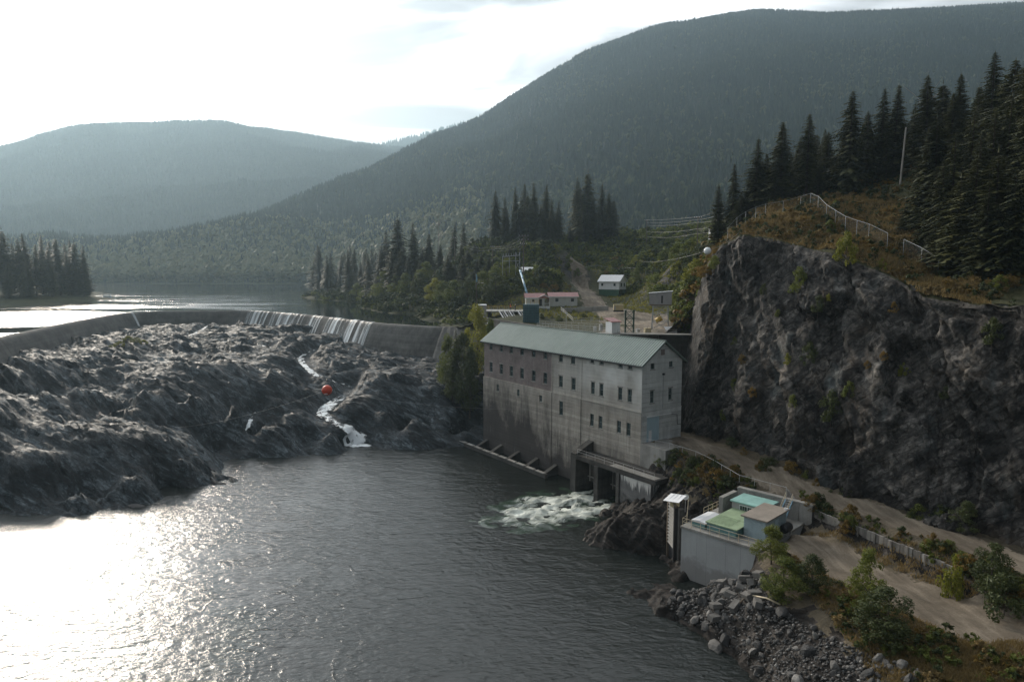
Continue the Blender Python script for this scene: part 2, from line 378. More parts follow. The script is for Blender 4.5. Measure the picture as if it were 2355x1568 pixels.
MAT['bank_soil'] = soil_mat('bank_soil', (0.05, 0.042, 0.028), (0.115, 0.095, 0.066), (0.19, 0.155, 0.11), ((0.025, 0.023, 0.021), (0.12, 0.11, 0.10)), (0.62, 0.86))
MAT['forest_floor'] = soil_mat('forest_floor', (0.016, 0.024, 0.014), (0.028, 0.040, 0.022), (0.06, 0.066, 0.036))
def leaf_mat(name, c0, c1, trans=0.25, rough=0.6):
    t = NT(name); r = t.rand(); isl = t.geo.outputs['Random Per Island']
    n = t.noise(t.obj(), 0.45, 3, 0.6)
    f = t.ma('ADD', t.ma('MULTIPLY', isl, 0.45), t.ma('ADD', t.ma('MULTIPLY', r, 0.3), t.ma('MULTIPLY', n, 0.35)))
    c = t.ramp(f, [(0.2, c0), (0.85, c1)])
    t.set(c, rough, spec=0.3)
    tr = t.n('ShaderNodeBsdfTranslucent'); t.l(c, tr.inputs['Color'])
    ms = t.n('ShaderNodeMixShader'); ms.inputs[0].default_value = trans
    t.l(t.b.outputs[0], ms.inputs[1]); t.l(tr.outputs[0], ms.inputs[2]); t.l(ms.outputs[0], t.out.inputs['Surface'])
    return t.m
def far_leaf(name, c0, c1, c2):
    t = NT(name); r = t.rand(); p = t.world(); n = t.noise(p, 0.0035, 4, 0.6, 0.8); n2 = t.noise(p, 0.02, 3, 0.6)
    f = t.ma('ADD', t.ma('MULTIPLY', r, 0.28), t.ma('ADD', t.ma('MULTIPLY', n, 0.9), t.ma('MULTIPLY', n2, 0.3)))
    return t.set(t.ramp(f, [(0.48, c0), (0.74, c1), (1.0, c2)]), 0.8, spec=0.1)
MAT['needles'] = leaf_mat('conifer_needles', (0.011, 0.019, 0.008), (0.080, 0.082, 0.024), 0.3)
MAT['needles_far'] = far_leaf('far_needles', (0.006, 0.016, 0.013), (0.017, 0.030, 0.020), (0.036, 0.048, 0.026))
MAT['broad_far'] = far_leaf('far_broadleaf', (0.022, 0.036, 0.017), (0.048, 0.062, 0.028), (0.085, 0.094, 0.044))
MAT['broad_shore'] = leaf_mat('shore_broadleaf', (0.09, 0.11, 0.045), (0.24, 0.23, 0.10), 0.5)  # broadleaf green lifted paler, far-shore mist put into the leaf colour
MAT['mist_shore'] = soil_mat('mist_pale_shore', (0.07, 0.085, 0.03), (0.12, 0.13, 0.05), (0.18, 0.17, 0.07))  # pale green that carries the shore mist in the ground colour
MAT['dead_far'] = leaf_mat('far_dead_tree', (0.07, 0.065, 0.06), (0.14, 0.13, 0.12), 0.0)
MAT['leaves'] = leaf_mat('green_leaves', (0.046, 0.070, 0.012), (0.185, 0.205, 0.040), 0.45)
MAT['leaves_dark'] = leaf_mat('dark_leaves', (0.024, 0.038, 0.012), (0.080, 0.096, 0.028), 0.3)
MAT['leaves_bright'] = leaf_mat('bright_leaves', (0.10, 0.12, 0.014), (0.28, 0.27, 0.035), 0.45)
MAT['leaves_gold'] = leaf_mat('autumn_leaves', (0.085, 0.060, 0.014), (0.24, 0.15, 0.03), 0.35)
MAT['dry_grass'] = leaf_mat('dry_grass', (0.11, 0.082, 0.032), (0.30, 0.215, 0.090), 0.35, 0.8)
MAT['green_grass'] = leaf_mat('green_grass', (0.075, 0.085, 0.016), (0.26, 0.24, 0.055), 0.4, 0.8)
MAT['bark'] = paint('bark', (0.075, 0.058, 0.045), 0.9, 0.5, 3)
MAT['pale_bark'] = paint('pale_bark', (0.34, 0.31, 0.27), 0.85, 0.3, 3)

def concrete(name, base, dark, boards=0.0, streak=0.5, board_h=0.55):
    t = NT(name); o = t.obj(); x, y, z = t.xyz(o)
    n1 = t.noise(o, 0.22, 5, 0.62, 0.3); n2 = t.noise(t.map(o, (1.1, 1.1, 0.10)), 0.9, 6, 0.7); n3 = t.noise(o, 6, 4, 0.7)
    f = t.ma('ADD', t.ma('MULTIPLY', n1, 0.45), t.ma('ADD', t.ma('MULTIPLY', n2, 0.33 * streak * 2), t.ma('MULTIPLY', n3, 0.15)))
    c = t.ramp(f, [(0.34, dark), (0.58, base), (0.78, tuple(min(1, q * 1.25) for q in base))])
    h = n3
    if boards:
        q = t.ma('DIVIDE', z, board_h); fr = t.ma('FRACT', q); wn_ = t.n('ShaderNodeTexWhiteNoise', noise_dimensions='1D'); t.l(t.ma('FLOOR', q), wn_.inputs['W'])
        wob = t.noise(t.map(o, (0.35, 0.35, 2.0)), 1.2, 3)
        line = t.rng(t.ma('ADD', t.ma('ABSOLUTE', t.ma('SUBTRACT', fr, 0.5)), t.ma('MULTIPLY', wob, 0.06)), 0.44, 0.54, 0.0, 1.0)
        amt = t.rng(t.noise(t.map(o, (0.12, 0.12, 1.4)), 1.1, 3), 0.42, 0.62, 0.0, boards)
        c = t.mix(t.ma('MULTIPLY', line, amt), c, tuple(q_ * 0.55 for q_ in dark))
        c = t.mix(1.0, c, t.rng(wn_.outputs['Value'], 0, 1, 0.86, 1.1), 'MULTIPLY')
        h = t.ma('SUBTRACT', t.ma('MULTIPLY', n3, 0.5), line)
    return t, c, h, (x, y, z)
def concrete_mat(name, base, dark, boards=0.0, streak=0.5, board_h=0.55):
    t, c, h, _ = concrete(name, base, dark, boards, streak, board_h)
    return t.set(c, 0.9, t.bump(h, 0.03), spec=0.25)
MAT['concrete'] = concrete_mat('weathered_concrete', (0.34, 0.33, 0.305), (0.15, 0.142, 0.13), 0.0)
MAT['concrete_dark'] = concrete_mat('stained_concrete', (0.10, 0.094, 0.086), (0.025, 0.024, 0.023), 0.5)
MAT['concrete_pale'] = concrete_mat('pale_concrete', (0.40, 0.40, 0.385), (0.27, 0.265, 0.25), 0.0, 0.35)
MAT['dam_concrete'] = concrete_mat('dam_concrete', (0.17, 0.163, 0.153), (0.062, 0.060, 0.057), 0.7, 0.4, 0.8)
MAT['white_paint'] = paint('white_paint', (0.72, 0.73, 0.73), 0.5, 0.15)
MAT['offwhite_siding'] = paint('offwhite_siding', (0.64, 0.64, 0.61), 0.6, 0.18)
MAT['red_roof'] = paint('faded_red_roof', (0.34, 0.15, 0.14), 0.55, 0.3)
MAT['galv'] = paint('galvanised_steel', (0.42, 0.43, 0.44), 0.45, 0.25, metal=0.6)
MAT['steel_rail'] = paint('grey_rail', (0.46, 0.46, 0.45), 0.5, 0.2)
MAT['cream_rail'] = paint('cream_rail', (0.55, 0.46, 0.32), 0.5, 0.2)
MAT['yellow_paint'] = paint('yellow_paint', (0.58, 0.38, 0.06), 0.5, 0.25)
MAT['teal_gate'] = paint('teal_steel', (0.06, 0.14, 0.165), 0.5, 0.4)
MAT['blue_pipe'] = paint('blue_pipe_paint', (0.20, 0.36, 0.48), 0.45, 0.2)
MAT['green_steel'] = paint('dark_green_steel', (0.020, 0.048, 0.030), 0.5, 0.3)
MAT['green_skirt'] = paint('green_skirting', (0.035, 0.10, 0.06), 0.6, 0.3)
MAT['green_roof'] = paint('green_painted_deck', (0.25, 0.33, 0.20), 0.6, 0.3, 0.9)
MAT['teal_roof'] = paint('teal_painted_roof', (0.26, 0.46, 0.42), 0.6, 0.3, 0.8)
MAT['teal_wall'] = paint('teal_wall_paint', (0.12, 0.24, 0.24), 0.6, 0.25)
MAT['brown_roof'] = paint('brown_tar_roof', (0.25, 0.215, 0.18), 0.85, 0.28, 0.8)
MAT['blue_block'] = paint('blue_grey_block', (0.31, 0.385, 0.41), 0.7, 0.2)
MAT['blue_door'] = paint('pale_blue_door', (0.38, 0.50, 0.55), 0.55, 0.12)
MAT['tan_metal'] = paint('tan_metal', (0.48, 0.40, 0.23), 0.55, 0.2)
MAT['black_metal'] = paint('black_metal', (0.018, 0.018, 0.02), 0.5, 0.3)
MAT['grey_siding'] = paint('grey_corrugated', (0.33, 0.32, 0.325), 0.6, 0.2)
MAT['white_panel'] = paint('white_panel', (0.70, 0.70, 0.71), 0.4, 0.08)
MAT['wood'] = paint('old_wood', (0.16, 0.125, 0.09), 0.85, 0.35, 2)
MAT['pole_wood'] = paint('pole_wood', (0.13, 0.105, 0.085), 0.85, 0.3, 2)
MAT['frame'] = paint('window_frame_paint', (0.17, 0.21, 0.20), 0.6, 0.3)
MAT['red_ball'] = paint('orange_red_ball', (0.55, 0.055, 0.02), 0.45, 0.25)
MAT['white_ball'] = paint('white_ball', (0.78, 0.79, 0.80), 0.4, 0.06)
MAT['wire'] = paint('cable_steel', (0.30, 0.29, 0.27), 0.4, 0.2, metal=0.5)
MAT['orange_cloth'] = paint('orange_vest', (0.75, 0.16, 0.03), 0.8, 0.15)
MAT['navy_cloth'] = paint('navy_cloth', (0.025, 0.03, 0.05), 0.85, 0.2)
MAT['skin'] = paint('skin', (0.45, 0.27, 0.19), 0.6, 0.1)
def glass_mat():
    t = NT('dark_window_glass'); n = t.noise(t.obj(), 0.8, 3)
    return t.set(t.ramp(n, [(0.35, (0.012, 0.02, 0.022)), (0.7, (0.05, 0.075, 0.078))]), 0.12, spec=0.6)
MAT['glass'] = glass_mat()

def water_mat(name, tint, kind):
    t = NT(name); p = t.world()
    if kind == 'pool':
        patch = t.noise(t.map(p, (0.045, 0.075, 1), (0, 0, R(-28)), (3.1, 0.4, 0)), 1.0, 4, 0.55, 1.2)
        swirl = t.noise(p, 0.22, 3, 0.5, 2.2)
        fine = t.noise(t.map(p, (0.75, 1.25, 1), (0, 0, R(-22))), 1.25, 4, 0.62, 0.3)
        mid = t.noise(t.map(p, (0.7, 1.2, 1), (0, 0, R(-15))), 0.32, 2, 0.5, 0.8)
        am = t.rng(patch, 0.36, 0.56, 0.62, 1.0)
        edge = t.rng(t.ma('ABSOLUTE', t.ma('SUBTRACT', patch, 0.47)), 0.0, 0.03, 1.0, 0.0)
        h = t.ma('ADD', t.ma('MULTIPLY', fine, am), t.ma('ADD', t.ma('MULTIPLY', mid, 1.1), t.ma('ADD', t.ma('MULTIPLY', swirl, 0.35), t.ma('MULTIPLY', t.ma('MULTIPLY', edge, fine), 0.35))))
        nrm = t.bump(h, 0.155)
        rough = 0.17
    else:
        patch = t.noise(t.map(p, (0.012, 0.035, 1), (0, 0, R(8))), 1.0, 5, 0.6, 0.6)
        x, y, z = t.xyz(p)
        wind = t.rng(t.ma('ADD', x, t.ma('MULTIPLY', y, 0.28)), 5.0, -55.0, 0.0, 1.0)      # sheltered under the right bank, ruffled by the current on the left
        wind = t.ma('MULTIPLY', wind, t.rng(y, 520.0, 330.0, 0.12, 1.0))
        fine = t.noise(t.map(p, (0.35, 1.0, 1)), 0.42, 4, 0.62)
        am = t.ma('MULTIPLY', t.rng(patch, 0.44, 0.54, 0.06, 1.0), t.ma('ADD', wind, 0.03))
        h = t.ma('MULTIPLY', fine, am); nrm = t.bump(h, 0.5); rough = t.rng(am, 0.0, 1.0, 0.04, 0.20)
    t.set(tint, rough, nrm); t.b.inputs['IOR'].default_value = 1.38; t.b.inputs['Specular IOR Level'].default_value = 0.5
    return t.m
MAT['pool_water'] = water_mat('pool_water', (0.011, 0.014, 0.0125), 'pool')
MAT['lake_water'] = water_mat('reservoir_water', (0.012, 0.018, 0.017), 'lake')
def foam_mat(name, streak_axis_uv=True, lo=0.42, hi=0.58, scale=(1, 1), tint=(0.72, 0.76, 0.78), under=None):
    """white water: foam where the noise is thick, see-through (or green) water between"""
    t = NT(name); uv = t.n('ShaderNodeUVMap').outputs[0]
    v = t.map(uv, (scale[0], scale[1], 1))
    n = t.noise(v, 1.0, 7, 0.68, 0.5); n2 = t.noise(t.map(uv, (scale[0] * 4, scale[1] * 2, 1)), 1.0, 4, 0.7)
    a = t.noise(t.map(uv, (scale[0] * 0.22, scale[1] * 0.15, 1)), 1.0, 3)
    u, vv, _ = t.xyz(uv)
    sepn = t.ma('ADD', t.ma('MULTIPLY', n, 0.62), t.ma('ADD', t.ma('MULTIPLY', n2, 0.2), t.ma('MULTIPLY', a, 0.18)))
    at = t.n('ShaderNodeAttribute', attribute_name='foam'); f = t.ma('ADD', sepn, t.ma('SUBTRACT', at.outputs['Fac'], 0.5))
    f = t.rng(f, lo, hi, 0.0, 1.0)
    c = t.mix(f, under or (0.1, 0.12, 0.12), tint)
    t.set(c, t.rng(f, 0, 1, 0.12, 0.75), t.bump(t.ma('ADD', n, n2), 0.12), spec=0.5)
    if under is None:
        tr = t.n('ShaderNodeBsdfTransparent'); ms = t.n('ShaderNodeMixShader')
        t.l(f, ms.inputs[0]); t.l(tr.outputs[0], ms.inputs[1]); t.l(t.b.outputs[0], ms.inputs[2]); t.l(ms.outputs[0], t.out.inputs['Surface'])
    return t.m
MAT['spill'] = foam_mat('spilling_water', scale=(1.1, 0.09), lo=0.42, hi=0.72)
MAT['cascade'] = foam_mat('cascade_water', scale=(0.9, 0.55), lo=0.47, hi=0.62)
MAT['rapid'] = foam_mat('rapid_water', scale=(0.24, 0.85), lo=0.47, hi=0.68, tint=(0.66, 0.69, 0.62), under=(0.024, 0.044, 0.028))
def uvgrid(me, U, V, A):
    uv = me.uv_layers.new(name='UVMap'); li = np.zeros(len(me.loops), np.int32); me.loops.foreach_get('vertex_index', li)
    uv.data.foreach_set('uv', np.stack([U.ravel()[li], V.ravel()[li]], -1).astype(np.float32).ravel())
    at = me.attributes.new('foam', 'FLOAT', 'POINT'); at.data.foreach_set('value', A.astype(np.float32).ravel())

# ================================================================== THE SETTING
def structure(o): o['kind'] = 'structure'; return o
RES_Z = 22.0
# ground sheet to the horizon (under everything)
structure(MB().add([(-9300, -1400, -6), (9300, -1400, -6), (9300, 9300, -6), (-9300, 9300, -6)], [(0, 1, 2, 3)]).build('ground', MAT['forest_floor']))

# --- dam crest line in plan (from left, out of the frame, to the right abutment)
crest_ctrl = [(-112, 132), (-120, 152)] + [W(u, v, RES_Z + 0.2)[:2] for u, v in [(0, 777), (150, 745), (262, 724), (330, 717.5), (440, 715), (575, 715), (700, 724), (790, 734), (860, 742), (940, 748), (1025, 752)]] + [(-8, 199)]
crest = catmull(crest_ctrl, 260)
# --- reservoir surface: behind the dam
lake_poly = [tuple(p) for p in crest] + [(60, 260), (60, 700), (600, 1500), (-2600, 1500), (-2600, 300), (-900, 130), (-114, 110)]
from mathutils.geometry import tessellate_polygon
tri = tessellate_polygon([[Vector((x, y, 0)) for x, y in lake_poly]])
me = bpy.data.meshes.new('reservoir'); me.from_pydata([(x, y, RES_Z) for x, y in lake_poly], [], [tuple(t_) for t_ in tri]); me.update()
lake = structure(link('reservoir_water', me, MAT['lake_water']))
for pl_ in me.polygons:
    if pl_.normal.z < 0: pl_.flip()
# --- tail pool
structure(MB().add([(-220, -60, 0), (80, -60, 0), (80, 175, 0), (-220, 175, 0)], [(0, 1, 2, 3)]).build('river_water', MAT['pool_water']))

# --- rock of the falls
streams = {
    'main': [(842, 772, 17.0), (818, 780, 16.2), (790, 790, 15.2), (735, 800, 14.2), (693, 822, 12.6), (712, 852, 10.8), (752, 873, 9.2), (800, 888, 7.6), (800, 903, 7.2), (765, 926, 6.3), (742, 948, 5.4), (765, 968, 4.6), (800, 982, 3.6), (812, 1000, 1.9), (818, 1022, 0.0)],
    'side': [(590, 945, 5.6), (577, 962, 5.0), (572, 976, 4.2), (556, 1000, 2.0), (541, 1021, 0.0)],
    'upper': [(480, 748, 17.2), (462, 760, 16.6), (436, 774, 16.0), (480, 783, 15.6), (560, 785, 15.2), (612, 797, 14.6), (640, 812, 13.6), (672, 822, 12.9), (693, 824, 12.5)],
}
sw = {k: [W(*p) for p in v] for k, v in streams.items()}
rock_pts = [W(u, v, 0.0) for u, v in [(-120, 1185), (0, 1178), (60, 1188), (150, 1178), (250, 1165), (370, 1140), (480, 1112), (560, 1100), (505, 1084), (520, 1060), (505, 1042), (540, 1023), (600, 1033), (700, 1034), (790, 1030), (850, 1022), (950, 1015), (1050, 1013), (1108, 1012)]]
rock_pts += [W(u, v, -3.5) for u, v in [(-150, 1230), (0, 1215), (200, 1200), (400, 1165), (560, 1130), (600, 1100), (560, 1060), (620, 1058), (800, 1055), (950, 1040), (1060, 1040)]]
rock_pts += [(x_, y_, -4.0) for x_, y_ in [(-4, 143), (6, 124), (-14, 138), (-24, 138), (0, 112), (12, 100), (-30, 120), (-42, 105), (12, 116), (-50, 112), (-30, 90)]]
rock_pts += [W(*p) for p in [
    (0, 1100, 4.6), (0, 1040, 7.2), (100, 1060, 6.4), (60, 985, 9.1), (150, 975, 9.4), (280, 988, 8.8), (400, 1004, 7.4), (300, 1080, 5.0), (180, 1110, 4.2), (420, 1060, 4.4), (455, 1045, 3.4), (470, 1090, 0.9), (540, 1098, 0.5), (520, 1092, 1.0), (490, 1080, 1.8), (470, 1064, 2.8), (-100, 1000, 10),
    (0, 962, 7.6), (120, 956, 7.2), (260, 963, 6.8), (400, 984, 5.4), (440, 1018, 4.4),
    (0, 905, 13.4), (60, 905, 13.0), (0, 938, 9.6), (100, 935, 9.8), (142, 915, 9.2), (152, 942, 7.8), (-120, 900, 13.5),
    (180, 893, 13.6), (330, 882, 14.2), (300, 930, 9.8), (420, 925, 9.8), (520, 955, 7.4), (440, 893, 13.2), (540, 915, 11.2), (250, 862, 12.0), (400, 866, 12.2), (520, 888, 11.0), (640, 915, 8.6), (700, 905, 8.4), (700, 930, 6.2), (600, 935, 6.2), (520, 980, 5.2), (610, 870, 12.2), (700, 868, 10.4),
    (0, 835, 17.4), (-80, 850, 17.2), (60, 826, 17.4), (-60, 880, 16.0), (0, 860, 16.0), (100, 845, 15.6), (250, 838, 15.8), (400, 836, 15.7), (550, 835, 15.2), (640, 848, 13.8),
    (0, 822, 17.0), (100, 812, 17.0), (200, 790, 17.0), (300, 770, 17.0), (400, 752, 17.2), (520, 748, 17.6), (600, 760, 17.0), (700, 770, 16.8), (480, 790, 16.0), (350, 800, 16.0), (580, 800, 15.4), (660, 795, 15.6), (740, 780, 16.6),
    (800, 835, 12.2), (850, 800, 15.2), (870, 830, 13.6), (900, 800, 15.2), (960, 830, 13.4), (900, 860, 12.0), (830, 865, 11.0), (960, 870, 11.4), (1000, 900, 9.6), (860, 905, 9.2), (880, 940, 7.4), (950, 940, 7.6), (840, 940, 6.6), (900, 985, 3.4), (980, 990, 2.6), (860, 990, 2.6), (1050, 960, 4.5), (1090, 985, 3.0),
    (650, 952, 6.8), (700, 965, 5.8), (600, 975, 5.6), (770, 990, 4.0), (640, 1000, 4.0), (740, 1012, 2.0), (580, 1010, 2.2), (690, 1020, 1.2)]]
rock_pts += [(-9, 160, 7), (-4, 168, 12), (-14, 175, 11.5), (-4, 182, 17), (-14, 190, 14.5), (-8, 196, 18), (4, 172, 15), (6, 186, 22), (2, 196, 24), (-6, 153, 2.0), (2, 160, 10), (12, 150, 12)]
rock_pts += [(-160, 150, 14), (-170, 220, 14), (-170, 290, 14), (-110, 296, 14), (-60, 270, 14), (-20, 230, 14), (-125, 120, 9)]
frock = rbf(rock_pts)
def rock_height(X, Y):
    H = frock(X, Y)
    ca, sa = math.cos(R(-32)), math.sin(R(-32))
    a = X * ca + Y * sa; b = -X * sa + Y * ca                      # b across the schist foliation
    wx = fbm(X / 34, Y / 34, 1.3, 3) * 5; wy = fbm(X / 12, Y / 12, 5.1, 2) * 0.5
    big = fbm(a / 38, (b + wx) / 11, 2.0, 2) * 1.7
    s1 = saw((b + wx + wy) / 5.2 + 0.3 * pn(a / 40, b / 20)) * 1.25
    s2 = saw((b + wx + wy * 1.4) / 1.7 + a / 14 + 0.3 * pn(a / 16, b / 7)) * 0.5
    s3 = saw((b + wy) / 0.75 + a / 6 + 0.3 * pn(a / 7, b / 3, 3)) * 0.22
    rid = ridged(a / 20, (b + wx) / 4.5, 0.7, 2) * 0.3
    aw, bw = a + wy * 1.2, b + wx * 0.6
    rid = rid + facets(aw, bw, 5.2, (4.0, 1), 1, 0.26, 0.12) + facets(aw + bw * 0.3, bw, 1.9, (4.2, 1), 2, 0.42, 0.27) + facets(aw, bw + aw * 0.1, 0.8, (4.0, 1), 3, 0.42, 0.32)
    f = fbm(X / 1.6, Y / 1.6, 9, 3) * 0.22
    amp = np.clip(0.35 + (H + 0.4) / 3.0, 0.25, 1.0)
    H = H + (big * 0.95 + s1 * 0.6 + s2 * 0.5 + s3 * 0.6 + rid + f * 0.12 - 0.6) * amp
    for k, w in (('main', 1.9), ('side', 1.0), ('upper', 1.0)):
        P = sw[k]; d, t = polydist(X, Y, P); zs = np.interp(t, np.arange(len(P)), [p[2] for p in P])
        g = np.clip((d - w * 0.6) / (w * 2.2), 0, 1); g = g * g * (3 - 2 * g)
        H = (zs - 0.55 + 0.12 * f) * (1 - g) + H * g
    return H
# laid out along the foliation: long narrow slabs with broken edges
ga = np.arange(-300, 60, 1.15); gb = np.arange(-20, 260, 0.42)
GA, GB = np.meshgrid(ga, gb); jr = np.random.default_rng(31)
GA = GA + jr.uniform(-0.55, 0.55, GA.shape); GB = GB + jr.uniform(-0.19, 0.19, GA.shape)
_c, _s = math.cos(R(-32)), math.sin(R(-32)); GX = GA * _c - GB * _s; GY = GA * _s + GB * _c
inreg = (GX > -152) & (GX < 6) & (GY > 96) & (GY < 290)
GZ = np.full(GX.shape, -9.0); GZ[inreg] = rock_height(GX[inreg], GY[inreg]) + jr.normal(0, 0.09, inreg.sum())
# the stretch under the reservoir and under the powerhouse is not seen
dcr, _ = polydist(GX, GY, crest_ctrl)
behind = inpoly(GX, GY, lake_poly) & (dcr > 2.5)
az = R(35.6); OX, OY = 21.2, 110.0
la = (GX - OX) * -math.sin(az) + (GY - OY) * math.cos(az); lb = (GX - OX) * -math.cos(az) + (GY - OY) * -math.sin(az)
inb = (la > -2) & (la < 46.0) & (lb < -0.3)
inb2 = (la < 45.8) & (lb < 6)
structure(link('falls_rock', shardmesh('falls_rock', GX, GY, GZ, inreg & (GZ > -2.2) & ~behind & ~inb & ~inb2), MAT['falls_rock'], smooth=False))

# --- right bank (yard, road bench, riprap slope)
A0 = np.array((21.5, 83.6)); EA = np.array((.70, -.714)); EB = np.array((.714, .70))       # frame of the fishway building
def AB(a, b): q = A0 + EA * a + EB * b; return float(q[0]), float(q[1])
wall_line = [W(1823, 1186, 6.6)[:2], W(1960, 1243, 6.6)[:2], W(2100, 1304, 6.6)[:2], W(2240, 1368, 6.6)[:2]]
bank_pts = [W(u, v, 0) for u, v in [(1440, 1148), (1392, 1182), (1352, 1240), (1400, 1262), (1470, 1272), (1530, 1285), (1575, 1337), (1540, 1346), (1445, 1362), (1510, 1412), (1600, 1450), (1690, 1512), (1740, 1568), (1800, 1660)]]
bank_pts += [W(u, v, -2.5) for u, v in [(1340, 1180), (1310, 1260), (1420, 1310), (1490, 1325), (1380, 1400), (1480, 1460), (1600, 1520), (1660, 1580), (1545, 1315), (1300, 1120)]]
bank_pts += [W(*p) for p in [(1640, 1345, 2.2), (1700, 1352, 3.8), (1745, 1350, 5.2), (1735, 1400, 4.4), (1640, 1430, 1.8), (1560, 1385, 1.2), (1520, 1395, 0.7), (1740, 1470, 2.6), (1840, 1470, 4.2), (1890, 1430, 5.8), (1820, 1560, 2.6), (1930, 1540, 4.4), (1960, 1480, 5.8), (2080, 1560, 5.6), (1900, 1650, 2.6), (2050, 1700, 5),
    (1740, 1265, 6.5), (1835, 1250, 6.6), (1850, 1300, 6.6), (1960, 1350, 6.6), (1900, 1240, 6.6), (2050, 1350, 6.6), (2100, 1400, 6.6), (1990, 1400, 6.4), (2250, 1400, 6.7), (2355, 1430, 6.9), (2355, 1520, 6.6), (2250, 1500, 6.6), (2200, 1568, 6.2), (2450, 1600, 6.4),
    (1870, 1140, 9.0), (2100, 1212, 8.9), (2355, 1300, 8.8), (2000, 1175, 8.95), (1700, 1075, 9.6), (1760, 1095, 9.3), (1600, 1030, 10.4), (1540, 1012, 10.5), (1580, 1005, 10.5), (2300, 1340, 8.7), (2250, 1300, 8.75), (1940, 1195, 8.9), (1830, 1150, 9.0),
    (1520, 1040, 9.6), (1560, 1050, 9.8), (1640, 1080, 9.4), (1535, 1085, 7.2), (1580, 1095, 7.8), (1640, 1110, 7.8), (1545, 1120, 6.0), (1600, 1130, 6.9), (1512, 1130, 4.4), (1450, 1185, 3.2), (1415, 1200, 2.8), (1400, 1225, 1.8), (1500, 1195, 3.8), (1480, 1245, 1.6), (1440, 1245, 1.2), (1530, 1215, 3.0), (1512, 1165, 4.0), (1470, 1158, 2.8)]]
bank_pts += [(20.5, 102.8, 2.2), (17, 104, -0.5), (21.5, 99.5, 3.2)]
for i in range(9):
    for q, zz in ((-0.35, 6.6), (0.35, 8.75)):
        t = i / 8; P = catmull(wall_line, 9)[i]; dx, dy = wall_line[-1][0] - wall_line[0][0], wall_line[-1][1] - wall_line[0][1]; L = math.hypot(dx, dy)
        bank_pts.append((P[0] - dy / L * q, P[1] + dx / L * q, zz))
for a_ in (1.0, 4, 7, 9.3):
    for b_ in (0.9, 4, 8, 11): bank_pts.append((*AB(a_, b_), 1.5 if b_ < 3 else 4.0))
for b_ in (1.5, 4, 8): bank_pts.append((*AB(10.8, b_), 6.5))
for a_ in (1.5, 5): bank_pts.append((*AB(a_, -0.8), -2.0))
bank_pts += [(*AB(7.5, -0.8), 1.0), (*AB(9.6, -0.6), 3.5)]
foot_px = [(1592, 1000, 9.6), (1650, 1018, 9.5), (1740, 1058, 9.3), (1850, 1102, 9.1), (1950, 1135, 9.0), (2100, 1182, 9.0), (2200, 1213, 8.9), (2355, 1255, 8.8), (2500, 1300, 8.8)]
for p in foot_px: bank_pts.append(W(*p)); x_, y_, z_ = W(*p); bank_pts.append((x_ + 3.5, y_ + 2.6, z_ + 2.2))
bank_pts += [(24.5, 113, 10.45), (30, 119, 10.5), (34, 125, 11), (60, 45, 8.8), (24.5, 103.5, 6.6)]
fbank = rbf(bank_pts)
road_c = [(24, 112.5), W(1570, 1012, 10.4)[:2], W(1640, 1040, 10)[:2], W(1740, 1080, 9.3)[:2], W(1850, 1125, 9)[:2], W(2000, 1175, 9)[:2], W(2150, 1228, 8.9)[:2], W(2400, 1310, 8.8)[:2], (58, 50)]
yard_c = [W(1800, 1235, 6.6)[:2], W(1900, 1275, 6.6)[:2], W(2050, 1345, 6.6)[:2], W(2200, 1410, 6.6)[:2], W(2400, 1480, 6.7)[:2], (50, 42)]
def bank_height(X, Y, detail=True):
    H = fbank(X, Y)
    if not detail: return H
    dr, _ = polydist(X, Y, road_c); dy, _ = polydist(X, Y, yard_c); dw, _ = polydist(X, Y, wall_line)
    flat = np.minimum(np.clip((dr - 2.6) / 1.6, 0, 1), np.clip((dy - 3.2) / 2.5, 0, 1))
    rough = np.clip((6.4 - H) / 2.0, 0, 1)
    ca, sa = math.cos(0.5), math.sin(0.5); a = X * ca + Y * sa; b = -X * sa + Y * ca
    r = (saw((b + fbm(X / 6, Y / 6, 1, 3) * 2.2) / 2.4 + pn(a / 4, b / 3)) * 0.75 + ridged(a / 3.2, b / 1.8, 1, 4) * 0.32 + fbm(X / 1.1, Y / 1.1, 4, 3) * 0.22 - 0.45)
    outcrop = np.clip((Y - 84.5) / 3, 0, 1) * np.clip((36 - X) / 4, 0, 1) * np.clip((9 - H) / 2, 0, 1) * flat
    bumpy = fbm(X / 3, Y / 3, 8, 4) * 0.16
    tracks = 0.05 * np.cos(np.clip(np.abs(dr - 0.0), 0, 2.4) * 2.6 + 1.2) + 0.04 * np.cos(np.clip(dy, 0, 4) * 2.2)
    return H + r * 1.15 * outcrop + bumpy * flat + r * 0.45 * rough * (1 - outcrop) + fbm(X / 0.6, Y / 0.6, 2, 2) * 0.02 + tracks * (1 - flat) * np.clip(dw / 1.5, 0, 1)
xs = np.arange(2, 72, 0.30); ys = np.arange(36, 132, 0.30)
BX, BY = np.meshgrid(xs, ys); BZ = bank_height(BX, BY)
foot_line = [W(*p)[:2] for p in foot_px]
foot_poly = [(2, 36), (2, 109), (14.5, 109), (19.5, 108.2), (28.6, 115.4), (24, 126), (37, 130)] + [(x + 3.2, y + 2.4) for x, y in foot_line] + [(70, 36)]
la = (BX - OX) * -math.sin(az) + (BY - OY) * math.cos(az); lb = (BX - OX) * -math.cos(az) + (BY - OY) * -math.sin(az)
keep = (BZ > -1.6) & inpoly(BX, BY, foot_poly) & ~((la > -0.1) & (lb > -9.6) & (lb < 0.2)) & ~((la > 2) & (lb < 8))
def in_road(X, Y):
    dr, _ = polydist(X, Y, road_c); dy, _ = polydist(X, Y, yard_c); return (dr < 3.0) | (dy < 4.4)
mb_bank = gridmesh('river_bank', BX, BY, BZ, keep)
